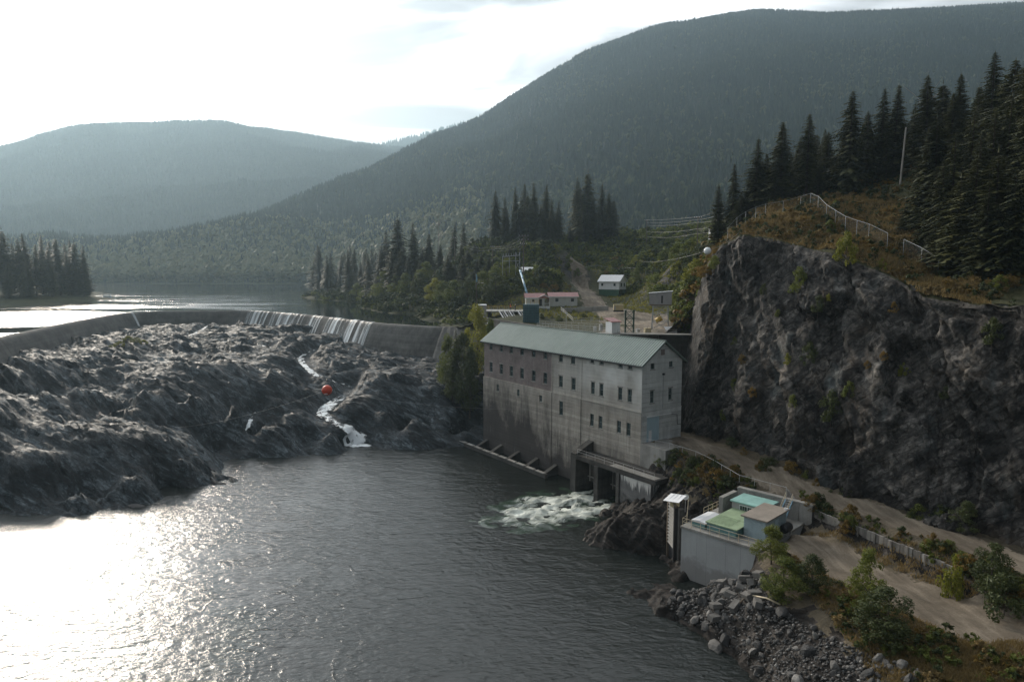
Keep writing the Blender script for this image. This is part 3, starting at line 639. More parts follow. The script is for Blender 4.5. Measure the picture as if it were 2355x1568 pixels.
mb_bank.materials.append(MAT['bank_soil']); mb_bank.materials.append(MAT['gravel']); mb_bank.materials.append(MAT['bank_rock'])
cen = np.zeros(len(mb_bank.polygons) * 3); mb_bank.polygons.foreach_get('center', cen); cen = cen.reshape(-1, 3)
nrm = np.zeros(len(mb_bank.polygons) * 3); mb_bank.polygons.foreach_get('normal', nrm); nrm = nrm.reshape(-1, 3)
edge = fbm(cen[:, 0] / 1.7, cen[:, 1] / 1.7, 6, 3)
dr, _ = polydist(cen[:, 0], cen[:, 1], road_c); dy, _ = polydist(cen[:, 0], cen[:, 1], yard_c)
mi = np.where((dr < 2.9 + edge * 0.8) | (dy < 4.3 + edge * 1.3), 1, 0)
mi = np.where((mi == 0) & ((cen[:, 2] < 5.6 + edge * 0.6) | ((nrm[:, 2] < 0.72) & (cen[:, 2] < 8.3))), 2, mi)
mb_bank.polygons.foreach_set('material_index', mi.astype(np.int32))
structure(link('river_bank', mb_bank))

# --- the cliff
cl_foot = [(46, 176, 22), (36.5, 150, 17), (32.8, 130, 9)] + [(W(*p)[0], W(*p)[1], W(*p)[2] - 0.9) for p in foot_px] + [(66, 44, 8)]
cl_top = [(53, 180, 36), D(1600, 716, 147), D(1603, 676, 135), D(1640, 590, 126), D(1690, 550, 122), D(1760, 545, 116.5), D(1850, 570, 109), D(1930, 590, 102), D(2055, 638, 93), D(2125, 684, 87), D(2280, 702, 79.5), D(2480, 712, 71), (80, 46, 34)]
NS, NTT = 240, 68
jr = np.random.default_rng(77); si = np.arange(NS)[:, None] + jr.uniform(-0.44, 0.44, (NS, NTT)); si[:, -1] = np.arange(NS)
Fd = catmull(cl_foot, 2000); Td = catmull(cl_top, 2000); s2000 = np.clip(si / (NS - 1), 0, 1) * 1999; i0_ = np.clip(np.floor(s2000).astype(int), 0, 1998); f0_ = (s2000 - i0_)[..., None]
Fp = (Fd[i0_] * (1 - f0_) + Fd[i0_ + 1] * f0_); Tp = (Td[i0_] * (1 - f0_) + Td[i0_ + 1] * f0_)
tt = (np.linspace(-0.03, 1.0, NTT)[None, :] + np.concatenate([jr.uniform(-0.44, 0.44, (NS, NTT - 1)), np.zeros((NS, 1))], 1) / (NTT - 1))[..., None]
hz = np.clip(tt, 0, 1) ** 1.75 * 0.72 + np.clip(tt, 0, 1) * 0.28
P = np.concatenate([Fp[..., :2] + (Tp - Fp)[..., :2] * hz, Fp[..., 2:] + (Tp - Fp)[..., 2:] * tt], -1)
du = np.gradient(P, axis=0); dv = np.gradient(P, axis=1); nn = np.cross(du, dv); nn /= np.linalg.norm(nn, axis=-1)[..., None] + 1e-9
nn = nn * np.where(nn[..., 1:2] > 0, -1, 1); nn = np.repeat(np.repeat(nn[::6, ::6], 6, 0), 6, 1)[:NS, :NTT] * 0.5 + np.array((-0.62, -0.72, 0.12)) * 0.5
x, y, z = P[..., 0], P[..., 1], P[..., 2]
_sl = np.cumsum(np.hypot(np.gradient(Fd[:, 0]), np.gradient(Fd[:, 1]))); sl_ = np.interp(s2000, np.arange(2000), _sl)
q = z * 0.82 + sl_ * 0.55
wv = fbm(x / 14, y / 14, z / 14, 3) * 1.8
dsp = fbm(sl_ / 17, z / 13, 3.3, 4) * 1.15 + saw((q + wv) / 6.5 + pn(sl_ / 16, z / 16) * 0.5) * 0.7 + saw((sl_ * 0.9 - z * 0.2 + wv) / 5.3, 0.75) * 0.4
dsp += saw((q * 1.1 + wv) / 2.3 + pn(sl_ / 9, z / 9, 4) * 0.5) * 0.22 + ridged(x / 5, y / 5, z / 4, 3) * 0.12 + fbm(x / 1.2, y / 1.2, z / 1.2, 2) * 0.06 - 1.1
vn = saw((sl_ + wv * 1.5) / 2.6 + pn(sl_ / 2, z / 6, 9) * 0.8, 0.6) * 0.35
dsp += vn * 0.6 + jr.normal(0, 0.12, dsp.shape)
dsp += facets(sl_ + wv, z * 1.0 + wv * 0.6, 9.0, (1, 1.8), 4, 0.30, 0.15) + facets(sl_ + z * 0.35 + wv, z, 3.4, (1, 2.4), 5, 0.30, 0.15) + facets(sl_ - z * 0.2, z, 1.1, (1, 2.2), 6, 0.28, 0.2)
fade = np.clip((1.0 - tt[..., 0]) / 0.05, 0.4, 1)
P = P + nn * (dsp * fade)[..., None]
# the brow turns back over the top
inw = Tp[:, -1, :2] - Fp[:, -1, :2]; inw /= np.linalg.norm(inw, axis=1)[:, None] + 1e-9
cl_o = structure(link('cliff', shardmesh('cliff', P[..., 0], P[..., 1], P[..., 2]), MAT['cliff_rock']))
CLIFF_P = P
def on_cliff(u, v):
    """point of the cliff face nearest to the line of sight through (u,v)"""
    d = np.array(ray(u, v)); q = CLIFF_P.reshape(-1, 3) - np.array((0, 0, CAM_Z)); t = q @ d / (d @ d); e = np.linalg.norm(q - t[:, None] * d, axis=1)
    e = np.where(t > 0, e, 1e9); i = np.argsort(e)[:12]; j = i[np.argmin(t[i])]
    return tuple(q[j] + np.array((0, 0, CAM_Z)))

# --- hillside behind: intake plateau, knolls, wooded hill above the cliff
hill_pts = [W(1515, 760, 26), W(1440, 745, 26), W(1480, 740, 26), (38, 140, 26), (30, 136, 26), (16, 140, 26), (20, 150, 25.6), (8, 165, 25.4), (0, 185, 26.2), (0, 195, 26.6), (10, 180, 25.0), (14, 170, 25.0), (-8, 192, 24.5),
    D(1265, 708, 206), D(1230, 713, 200), D(1330, 705, 206), D(1400, 706, 193), D(1440, 716, 182), D(1375, 682, 226), D(1340, 666, 254), D(1404, 675, 240), D(1440, 684, 236), D(1460, 700, 215), D(1320, 655, 275), D(1480, 700, 205), D(1510, 715, 190), D(1540, 730, 172),
    D(1300, 575, 264), D(1220, 585, 262), D(1260, 568, 270), D(1260, 628, 230), D(1225, 640, 226), D(1300, 655, 232), D(1340, 610, 262), D(1400, 605, 275), D(1480, 625, 248), D(1560, 600, 235), D(1540, 650, 205), D(1580, 690, 165), D(1500, 565, 300), D(1560, 570, 290), D(1440, 558, 320), D(1365, 556, 325), D(1200, 552, 322), D(1130, 552, 325), D(1080, 575, 310), D(1050, 600, 292), D(1150, 600, 262), D(1560, 715, 155), D(1610, 620, 152), D(1625, 575, 165), D(1590, 560, 210), D(1480, 540, 335), D(1420, 530, 345),
    D(1840, 486, 133), D(1760, 500, 130), D(1680, 528, 130), D(1900, 512, 125), D(1980, 455, 136), D(2070, 414, 131), D(2050, 585, 106), D(2160, 645, 97), D(2355, 645, 90), D(1930, 450, 142), D(1740, 480, 142), D(1870, 460, 142),
    (75, 140, 56), (92, 128, 60), (100, 100, 50), (130, 100, 57), (120, 160, 68), (80, 180, 60), (160, 150, 74), (62, 178, 54), (200, 250, 80), (100, 300, 64), (68, 240, 48), (200, 400, 74), (90, 400, 44), (0, 450, 30), (-60, 520, 21), (100, 600, 24), (250, 600, 36), (250, 60, 54), (110, 46, 42), (88, 70, 41), (150, 40, 46),
    W(705, 684, 22), W(760, 690, 22), W(850, 702, 22), W(960, 722, 22), W(1000, 737, 22), (-17, 206, 22), (-12, 201, 22.5), (-70, 270, 16), (-110, 350, 16), (-170, 440, 16), (-170, 560, 17), (-100, 620, 18),
    (-40, 330, 30), (-22, 300, 36), (-10, 262, 36), (-60, 400, 28), (-85, 440, 25), (-4, 228, 30), (-8, 212, 26), (-28, 262, 26), (-55, 350, 26), (-112, 425, 23)]
for p in cl_top: hill_pts.append((p[0] + 0.8, p[1] + 0.9, p[2] - 0.15))
fhill = rbf(hill_pts)
road2 = [W(1500, 742, 26)[:2], W(1450, 735, 26)[:2], D(1425, 716, 183)[:2], D(1390, 700, 196)[:2], D(1352, 680, 228)[:2], D(1333, 664, 256)[:2], D(1300, 652, 285)[:2]]
def hill_height(X, Y, detail=True):
    H = fhill(X, Y)
    d, _ = polydist(X, Y, road2); far = np.clip((d - 7) / 8, 0, 1) * np.clip((np.hypot(X - 15, Y - 160) - 35) / 20, 0, 1)
    n = fbm(X / 16, Y / 16, 2, 4) * 1.3 + ridged(X / 9, Y / 9, 1, 3) * 0.4
    return H + n * far + fbm(X / 4, Y / 4, 5, 3) * 0.12
xs = np.concatenate([np.arange(-190, -30, 2.0), np.arange(-30, 120, 0.9), np.arange(120, 280, 4.0)]); ys = np.concatenate([np.arange(40, 350, 0.9), np.arange(350, 720, 5.0)])
HX, HY = np.meshgrid(xs, ys); HZ = hill_height(HX, HY)
ctop = catmull(cl_top, 120)
front = [(-190, 720), (-190, 400), (-40, 215), (-16, 198), (-9, 190), (16.5, 138.5), (33, 135.2), (42, 150), (50, 182)] 
hill_poly = [(-190, 720), (-190, 380), (-60, 240), (-18, 199), (-9.5, 190.0), (15.5, 138.0), (36.5, 135.6)] + [(p[0] + 0.3, p[1] + 0.35) for p in ctop[14:]] + [(280, 40), (280, 720)]
mh = gridmesh('hillside', HX, HY, HZ, inpoly(HX, HY, hill_poly) & (HZ > 15))
mh.materials.append(MAT['hill_soil']); mh.materials.append(MAT['gravel'])
cen = np.zeros(len(mh.polygons) * 3); mh.polygons.foreach_get('center', cen); cen = cen.reshape(-1, 3)
d, tpar = polydist(cen[:, 0], cen[:, 1], road2); e = fbm(cen[:, 0] / 3, cen[:, 1] / 3, 1, 3)
wd = np.interp(tpar, range(len(road2)), [9, 8.5, 6, 4.5, 3.4, 3.2, 3.0])
yd = np.hypot(cen[:, 0] - 30, (cen[:, 1] - 148))
mh.polygons.foreach_set('material_index', np.where((d < wd + e * 1.0) | (yd < 11 + e * 2), 1, 0).astype(np.int32))
structure(link('hillside', mh))
kk = np.array([-0.25, 0.0, 0.35, 0.9, 1.8, 3.0, 4.5])[None, :]
BRX = CLIFF_P[:, -1, 0, None] + inw[:, 0, None] * kk; BRY = CLIFF_P[:, -1, 1, None] + inw[:, 1, None] * kk
w_ = np.clip(kk / 1.8, 0, 1); BRZ = (CLIFF_P[:, -1, 2, None] + np.where(kk < 0, -0.5, 0.12)) * (1 - w_) + (hill_height(BRX, BRY) - 0.12) * w_ + fbm(BRX / 1.3, BRY / 1.3, 3, 3) * 0.14
structure(link('cliff_brow', gridmesh('cliff_brow', BRX[14:], BRY[14:], BRZ[14:]), MAT['hill_soil']))
def ground_z(x, y): return float(hill_height(np.array([x]), np.array([y]))[0])
def bank_z(x, y): return float(bank_height(np.array([x]), np.array([y]))[0])
def rock_z(x, y): return float(rock_height(np.array([x]), np.array([y]))[0])

# --- left shore spit
spit_pts = [W(u, v, 22) for u, v in [(-200, 790), (0, 733), (120, 702), (200, 694), (268, 688), (215, 672)]] + [(-300, 300, 25), (-240, 350, 25.5), (-270, 400, 26), (-235, 385, 23), (-420, 420, 30), (-300, 500, 22), (-420, 560, 22), (-600, 420, 30), (-600, 600, 20), (-235, 430, 18), (-200, 380, 16), (-190, 300, 17), (-180, 200, 17), (-330, 260, 25), (-350, 180, 24), (-260, 330, 25), (-300, 540, 17), (-500, 640, 17)]
fspit = rbf(spit_pts)
SX, SY = np.meshgrid(np.arange(-640, -150, 2.5), np.arange(150, 640, 2.5)); SZ = fspit(SX, SY) + fbm(SX / 7, SY / 7, 3, 4) * 0.6
structure(link('left_shore', gridmesh('left_shore', SX, SY, SZ, (SZ > 20) & ~(inpoly(SX, SY, [(-150, 150), (-150, 290), (-118, 290), (-118, 150)]))), MAT['hill_soil']))

# --- mountains: each a slope sheet from its foot to its ridge and a little over it
def mountain(name, us, ridge_v, ridge_d, base_d, base_z, n=110, bulge=1.0, rough=30, seed=0.0):
    u = np.linspace(us[0], us[-1], 240)
    rv = catmull(np.stack([us, ridge_v], -1), 240); rv = np.interp(u, rv[:, 0], rv[:, 1])
    rd = np.interp(u, us, ridge_d); bd = np.interp(u, us, base_d); bz = np.interp(u, us, base_z)
    x = (u - PCX) / PF; yv = (rv - PCY) / PF
    Yf = PC - yv * PS; Zf = -PS - yv * PC; tr = rd / Yf; zr = CAM_Z + Zf * tr
    t = np.concatenate([np.linspace(0, 1, n), np.linspace(1.03, 1.3, 8)])[None, :]
    dd = bd[:, None] + (rd - bd)[:, None] * t
    tc_ = np.clip(t, 0, 1); s = (tc_ ** 1.15) * bulge + (3 * tc_ ** 2 - 2 * tc_ ** 3) * (1 - bulge)
    zz = bz[:, None] + (zr - bz)[:, None] * s - np.clip(t - 1, 0, 1) * rd[:, None] * 0.35
    XX = x[:, None] / Yf[:, None] * dd; YY = dd + 0 * zz
    nz = (ridged(XX / 900 + seed, YY / 900, seed, 4) * 0.9 + fbm(XX / 300, YY / 300, seed, 4) * 0.5) * rough
    zz = zz + nz * np.clip(t * 3, 0, 1) * np.clip((1.0 - tc_) * 4, 0.0, 1)
    o = structure(link(name, gridmesh(name, XX, YY, zz), MAT['forest_floor'], smooth=True))
    return XX, YY, zz, t + 0 * zz
M_r = mountain('right_mountain', [-900, -300, 200, 450, 620, 760, 870, 980, 1100, 1180, 1290, 1400, 1560, 1740, 1900, 2100, 2355, 2700, 3200],
               [640, 638, 622, 570, 512, 450, 399, 338, 295, 246, 176, 122, 78, 55, 60, 48, 30, 8, 0],
               [1200, 1200, 1250, 1350, 1450, 1550, 1650, 1800, 1950, 2050, 2150, 2200, 2300, 2350, 2350, 2350, 2300, 2200, 2100],
               [820, 820, 812, 812, 812, 800, 760, 720, 680, 640, 600, 560, 520, 480, 450, 420, 400, 380, 360],
               [21.5] * 7 + [22, 23, 25, 28, 30, 34, 38, 42, 46, 50, 55, 60], bulge=0.55, rough=26)
M_l = mountain('left_mountain', [-1500, -700, -200, 0, 120, 230, 400, 520, 700, 850, 960, 1100],
               [420, 400, 385, 352, 318, 299, 294, 302, 322, 342, 352, 360], [3300] * 12, [1200] * 12, [24] * 12, bulge=0.6, rough=40, seed=4.2)
M_f = mountain('far_mountain', [760, 860, 940, 1030, 1110, 1250], [350, 338, 320, 296, 277, 280], [4200] * 6, [3400] * 6, [200] * 6, n=30, bulge=0.6, rough=20, seed=8.8)

# --- forests on the mountains (far-off wood, one mass): low conifers set out on points
def cone_tree(name, mat, kind):
    mb = MB(); r_ = random.Random(hash(kind) % 1000 if not isinstance(kind, int) else kind)
    if kind < 10:                                     # conifer of unit height
        for (z0, z1, rr) in ((0.06, 0.55, 0.25), (0.28, 0.78, 0.19), (0.52, 1.0, 0.125)):
            n = 9; vs = [(0, 0, z1)]
            for k in range(n):
                q = rr * (0.62 if k % 2 else 1.0) * r_.uniform(0.75, 1.2); a = 2 * math.pi * k / n + r_.uniform(-.2, .2)
                vs.append((q * math.cos(a), q * math.sin(a), z0 + r_.uniform(-0.04, 0.05)))
            mb.add(vs, [(0, 1 + k, 1 + (k + 1) % n) for k in range(n)])
        mb.tube([(0, 0, -0.1), (0, 0, 0.2)], 0.018, 4, cap=False)
    elif kind < 20:                                   # round broadleaf
        for k in range(11):
            a = r_.uniform(0, 6.28); rr = r_.uniform(0.0, 0.30); z = r_.uniform(0.35, 0.85); s = r_.uniform(0.13, 0.22) * (1.15 - 0.5 * abs(z - 0.5))
            c = (rr * math.cos(a) * (1.2 - z * 0.8), rr * math.sin(a) * (1.2 - z * 0.8), z)
            vs = [(c[0] + s * dx * r_.uniform(.7, 1.3), c[1] + s * dy * r_.uniform(.7, 1.3), c[2] + s * dz * r_.uniform(.7, 1.3)) for dx, dy, dz in ((1, 0, 0), (-1, 0, 0), (0, 1, 0), (0, -1, 0), (0, 0, 1), (0, 0, -1))]
            mb.add(vs, [(0, 2, 4), (2, 1, 4), (1, 3, 4), (3, 0, 4), (2, 0, 5), (1, 2, 5), (3, 1, 5), (0, 3, 5)])
        mb.tube([(0, 0, -0.1), (0, 0, 0.5)], 0.02, 4, cap=False)
    else:                                             # bare dead tree
        mb.tube([(0, 0, -0.1), (0, 0, 1.0)], 0.022, 4, 0.005, cap=False)
        for k in range(7):
            a = r_.uniform(0, 6.28); z = r_.uniform(0.45, 0.9); l_ = 0.16 * (1.2 - z)
            mb.bar((0, 0, z), (l_ * math.cos(a), l_ * math.sin(a), z + 0.03), 0.012)
    me = bpy.data.meshes.new(name); me.from_pydata(mb.v, [], mb.f); me.materials.append(mat)
    return bpy.data.objects.new(name, me)             # source shape for the forest only; never linked to the scene
def forest(name, label, pts, scl, srcs):
    me = bpy.data.meshes.new(name); me.vertices.add(len(pts)); me.vertices.foreach_set('co', np.asarray(pts, np.float32).ravel())
    a = me.attributes.new('size', 'FLOAT', 'POINT'); a.data.foreach_set('value', np.asarray(scl, np.float32))
    a = me.attributes.new('which', 'INT', 'POINT'); a.data.foreach_set('value', rng.integers(0, len(srcs), len(pts)).astype(np.int32))
    a = me.attributes.new('turn', 'FLOAT', 'POINT'); a.data.foreach_set('value', rng.uniform(0, 6.28, len(pts)).astype(np.float32))
    o = link(name, me); tag(o, label, 'forest', kind='stuff')
    ng = bpy.data.node_groups.new(name + '_set_out', 'GeometryNodeTree')
    ng.interface.new_socket('Geometry', in_out='INPUT', socket_type='NodeSocketGeometry'); ng.interface.new_socket('Geometry', in_out='OUTPUT', socket_type='NodeSocketGeometry')
    N = ng.nodes; L = ng.links; gi = N.new('NodeGroupInput'); go = N.new('NodeGroupOutput'); jn = N.new('GeometryNodeJoinGeometry')
    def attr(nm, ty):
        q = N.new('GeometryNodeInputNamedAttribute'); q.data_type = ty; q.inputs['Name'].default_value = nm; return q.outputs['Attribute']
    sz = attr('size', 'FLOAT'); wh = attr('which', 'INT'); tn = attr('turn', 'FLOAT')
    cx = N.new('ShaderNodeCombineXYZ'); L.new(tn, cx.inputs[2])
    for i, s in enumerate(srcs):
        oi = N.new('GeometryNodeObjectInfo'); oi.inputs['Object'].default_value = s; oi.inputs['As Instance'].default_value = True
        cmp = N.new('FunctionNodeCompare'); cmp.data_type = 'INT'; cmp.operation = 'EQUAL'
        L.new(wh, cmp.inputs[2]); cmp.inputs[3].default_value = i
        ip = N.new('GeometryNodeInstanceOnPoints'); L.new(gi.outputs[0], ip.inputs['Points']); L.new(oi.outputs['Geometry'], ip.inputs['Instance'])
        L.new(cmp.outputs['Result'], ip.inputs['Selection']); L.new(cx.outputs[0], ip.inputs['Rotation']); L.new(sz, ip.inputs['Scale'])
        L.new(ip.outputs[0], jn.inputs[0])
    L.new(jn.outputs[0], go.inputs[0])
    md = o.modifiers.new('set_out', 'NODES'); md.node_group = ng
    return o
def scatter(M, n, tmax=1.01, keepf=None, u_rng=None):
    XX, YY, ZZ, T = M; a, b = XX.shape
    ar = np.linalg.norm(np.cross(np.stack([XX[1:, :-1] - XX[:-1, :-1], YY[1:, :-1] - YY[:-1, :-1], ZZ[1:, :-1] - ZZ[:-1, :-1]], -1), np.stack([XX[:-1, 1:] - XX[:-1, :-1], YY[:-1, 1:] - YY[:-1, :-1], ZZ[:-1, 1:] - ZZ[:-1, :-1]], -1)), axis=-1)
    # fewer trees are needed where the slope is far away
    dist = np.hypot(XX[:-1, :-1], YY[:-1, :-1]); vis = (np.abs(XX[:-1, :-1]) < 0.80 * YY[:-1, :-1] + 60)
    ar = ar * (T[:-1, :-1] < tmax) * (ZZ[:-1, :-1] > RES_Z + 0.8) * vis / (0.5 + dist / 1500) ** 1.4
    pr = (ar / ar.sum()).ravel(); k = rng.choice(len(pr), n, p=pr); i, j = k // (b - 1), k % (b - 1); f, g = rng.random(n), rng.random(n)
    def lp(Q): return (Q[i, j] * (1 - f) + Q[i + 1, j] * f) * (1 - g) + (Q[i, j + 1] * (1 - f) + Q[i + 1, j + 1] * f) * g
    p = np.stack([lp(XX), lp(YY), lp(ZZ)], -1); t = lp(T)
    if keepf is not None: m = keepf(p, t); p, t = p[m], t[m]
    return p, t
conA = [cone_tree('far_conifer', MAT['needles_far'], k) for k in (1, 2, 3)]
broA = [cone_tree('far_broadleaf', MAT['broad_far'], k) for k in (11, 12)]
shoreA = [cone_tree('shore_broadleaf', MAT['broad_shore'], k) for k in (13, 14, 15)]
deadA = [cone_tree('far_snag', MAT['dead_far'], k) for k in (21, 22)]
def clear_r(p, t):          # old cut blocks: thin growth
    c = fbm(p[:, 0] / 420, p[:, 1] / 420, 3.1, 3)
    return ~((c > 0.42) & (rng.random(len(p)) < 0.7))
p, t = scatter(M_r, 105000, 1.01, clear_r)
lowl = (p[:, 0] < -40) & (rng.random(len(p)) < np.clip(1.15 - (p[:, 1] - 800) / 260, 0, 1)); p_low = p[lowl]; p, t = p[~lowl], t[~lowl]
low = np.clip(1 - t * 2.4, 0, 1); isb = rng.random(len(p)) < (0.06 + 0.62 * low * np.clip(0.6 - (p[:, 0] / 900), 0.05, 1) + 0.25 * (fbm(p[:, 0] / 260, p[:, 1] / 260, 7, 3) > 0.35))
isd = (rng.random(len(p)) < 0.0022) & ~isb
forest('right_mountain_conifers', 'dark conifer forest covering the big right-hand mountain', p[~isb & ~isd], rng.uniform(12, 25, (~isb & ~isd).sum()), conA)
forest('right_mountain_broadleaf', 'paler broadleaf trees low on the slopes and along the far shore', p[isb], rng.uniform(9, 19, isb.sum()), broA)
forest('mountain_snags', 'pale dead trees standing in the mountain forest', p[isd], rng.uniform(18, 30, isd.sum()), deadA)
p, t = scatter(M_l, 60000, 1.01)
forest('left_mountain_conifers', 'hazy forest covering the left-hand mountain', p, rng.uniform(16, 30, len(p)), conA)
p, t = scatter(M_f, 7000, 1.01)
forest('far_mountain_conifers', 'faint forest on the farthest mountain in the gap', p, rng.uniform(18, 30, len(p)), conA)
# band of tall broadleaf trees along the far shore
uu = rng.uniform(-150, 960, 3400); YYs = 818 + 190 * rng.random(3400) ** 1.3; xx = (uu - PCX) / PF * YYs * PC
hts = np.interp(YYs, [818, 832, 860, 1000], [3, 9, 19, 24]) * rng.uniform(0.65, 1.3, 3400)
forest('far_shore_woods', 'misty broadleaf woods along the far shore of the reservoir', np.concatenate([np.stack([xx, YYs, np.interp(YYs, [818, 1000], [22.3, 29])], -1), p_low]), np.concatenate([hts, rng.uniform(10, 21, len(p_low))]), shoreA)
# level far-shore strip, added pale to stand for the mist there
structure(MB().add([(-1500, 808, 22.0), (300, 808, 22.0), (300, 1000, 28), (-1500, 1000, 28)], [(0, 1, 2, 3)]).build('far_shore', MAT['mist_shore']))

# ================================================================== THE DAM AND ITS WATER
nC = len(crest); tang = np.gradient(crest, axis=0); tang /= np.linalg.norm(tang, axis=1)[:, None]
# the downstream side is towards the falls rock (right of the walking direction)
out = np.stack([tang[:, 1], -tang[:, 0]], -1)
if (out[nC // 2] @ (np.array((-60, 170)) - crest[nC // 2])) < 0: out = -out
slen = np.concatenate([[0], np.cumsum(np.linalg.norm(np.diff(crest, axis=0), axis=1))])
prof = [(-1.6, -6.0), (-1.6, 0.0), (-1.3, 0.22), (-0.5, 0.30), (0.1, 0.18), (0.6, -0.25), (1.2, -1.1), (1.9, -2.4), (2.8, -4.2), (3.8, -6.4), (5.0, -9.2), (6.2, -12.0)]
def dam_pt(i, o, h, lift=0.0): 
    return (crest[i, 0] + out[i, 0] * o, crest[i, 1] + out[i, 1] * o, RES_Z + h)
dam = empty('concrete_dam', (float(crest[nC // 2, 0]), float(crest[nC // 2, 1]), RES_Z - 8)); tag(dam, 'long curved concrete overflow dam above the dark rocks', 'dam')
dinv = Vector(dam.location)
seg = 13
for i0 in range(0, nC - 1, seg):
    i1 = min(i0 + seg, nC - 1); mb = MB(); rows = list(range(i0, i1 + 1)); m = len(prof)
    jog = 0.05 if (i0 // seg) % 2 else 0.0
    for i in rows:
        g = 0.03 if i in (i0, i1) else 0
        for o_, h_ in prof:
            q = dam_pt(i, o_ + jog, h_ - jog * 0.4); mb.v.append(tuple(Vector(q) - dinv))
    for k in range(len(rows) - 1):
        for j in range(m - 1): mb.f.append((k * m + j, k * m + j + 1, (k + 1) * m + j + 1, (k + 1) * m + j))
    mb.f.append(tuple(range(m))); mb.f.append(tuple(range((len(rows) - 1) * m + m - 1, (len(rows) - 1) * m - 1, -1)))
    o = mb.build('dam_section', MAT['dam_concrete'], dam, True)
    try: o.data.set_sharp_from_angle(angle=R(35))
    except Exception: pass
# broad apron at the right abutment
ab0 = np.array(W(945, 752, 21.8)); ab1 = np.array(W(1030, 752, 22.0))
mb = MB(); n1, n2 = 26, 16
for i in range(n1):
    f = i / (n1 - 1); base = np.array(dam_pt(int(238 + 19 * f), 0.3, 0.2)); o2 = out[int(238 + 19 * f)]
    for j in range(n2):
        g = j / (n2 - 1); L = 10 + 12 * f; q = base + np.array((o2[0] * L * g, o2[1] * L * g, -10.8 * g ** 1.15 + 0.25 * math.sin(g * 3.1)))
        mb.v.append(tuple(Vector(q) - dinv))
mb.f = [(i * n2 + j, i * n2 + j + 1, (i + 1) * n2 + j + 1, (i + 1) * n2 + j) for i in range(n1 - 1) for j in range(n2 - 1)]
mb.build('abutment_apron', MAT['dam_concrete'], dam, True)
# water spilling over the crest
cu = np.array([PCX + PF * p[0] / (p[1] * PC - (RES_Z - CAM_Z) * PS) for p in crest])
def spill(name, u0, u1, label, gaps, side=1):
    idx = [i for i in range(nC) if u0 <= cu[i] <= u1 and crest[i, 1] > 180]
    i0, i1 = idx[0], idx[-1]; n = max(12, int((slen[i1] - slen[i0]) / 0.35)); pf = prof[2:]; k = 26
    fi = np.linspace(i0, i1, n); po = np.array(pf); tt_ = np.linspace(0, len(pf) - 2.2, k)
    V = np.zeros((n, k, 3)); A = np.zeros((n, k)); U = np.zeros((n, k)); VV = np.zeros((n, k))
    for a, f in enumerate(fi):
        i = min(int(f), nC - 2); w = f - i; c = crest[i] * (1 - w) + crest[i + 1] * w; o_ = out[i] * (1 - w) + out[i + 1] * w; s = slen[i] * (1 - w) + slen[i + 1] * w
        uu_ = cu[i] * (1 - w) + cu[i + 1] * w
        oo = np.interp(tt_, range(len(pf)), po[:, 0]); hh = np.interp(tt_, range(len(pf)), po[:, 1])
        th = 0.14 + 0.10 * float(pn(s / 0.9, 3.3)) + 0.05 * float(pn(s / 0.3, 1.1))
        V[a, :, 0] = c[0] + o_[0] * (oo + th); V[a, :, 1] = c[1] + o_[1] * (oo + th); V[a, :, 2] = RES_Z + hh + th
        g = 0.47 + 0.24 * float(pn(s / 2.2, 7.7)) + 0.16 * float(pn(s / 7.0, 3.1)) + 0.10 * float(pn(s / 0.7, 2.7))
        for (ga, gb) in gaps:
            if ga < uu_ < gb: g -= 0.34
        g = min(g, 0.5 + 0.25 * min(1, (a + 1) / 4, (n - a) / 4))
        A[a] = g + 0.10 * np.clip(tt_ / 6, 0, 1) + 0.02; U[a] = s; VV[a] = np.cumsum(np.concatenate([[0], np.hypot(np.diff(oo), np.diff(hh))]))
    me = gridmesh(name, V[..., 0], V[..., 1], V[..., 2]); uvgrid(me, U, VV, A)
    return tag(link(name, me, MAT['spill'], smooth=True), label, 'waterfall', 'sheets of water spilling over the dam')
spill('spilling_waterfall', 568, 700, 'white water spilling over the far middle stretch of the dam', [(622, 632)])
spill('spilling_waterfall', 700, 772, 'thin broken sheet of water on the dam between the two white spills', [(705, 722), (745, 760)])
spill('spilling_waterfall', 772, 862, 'white water spilling over the dam nearest the right abutment', [(825, 832)])
spill('spilling_waterfall', 283, 318, 'thin trickle of water down the dam at its left bend', [(283, 298), (306, 318)])
# streams down the rocks
def stream(name, key, widths, label, foam):
    P = catmull(sw[key], 220); n = len(P); m = 23
    T = np.gradient(P[:, :2], axis=0); T /= np.linalg.norm(T, axis=1)[:, None]; S = np.stack([T[:, 1], -T[:, 0]], -1)
    sl = np.concatenate([[0], np.cumsum(np.linalg.norm(np.diff(P, axis=0), axis=1))])
    wd = np.interp(np.linspace(0, 1, n), np.linspace(0, 1, len(widths)), widths) * (1 + 0.25 * pn(sl / 3, 4.4))
    fo = np.interp(np.linspace(0, 1, n), np.linspace(0, 1, len(foam)), foam)
    c = np.linspace(-1, 1, m); wd = wd * 1.55
    X = P[:, 0, None] + S[:, 0, None] * c * wd[:, None]; Y = P[:, 1, None] + S[:, 1, None] * c * wd[:, None]
    Z = P[:, 2, None] - 0.20 + 0.20 * (1 - c ** 2) + 0.16 * fbm(X / 0.8, Y / 0.8, 3, 3)
    A = fo[:, None] - 0.06 + 0.12 * (1 - np.abs(c)) - 0.75 * np.clip(np.abs(c) - 0.45, 0, 1) + 0.16 * fbm(X / 1.3, Y / 1.3, 5, 3)
    me = gridmesh(name, X, Y, Z); uvgrid(me, X, Y, A)
    return tag(link(name, me, MAT['cascade'], smooth=True), label, 'waterfall')
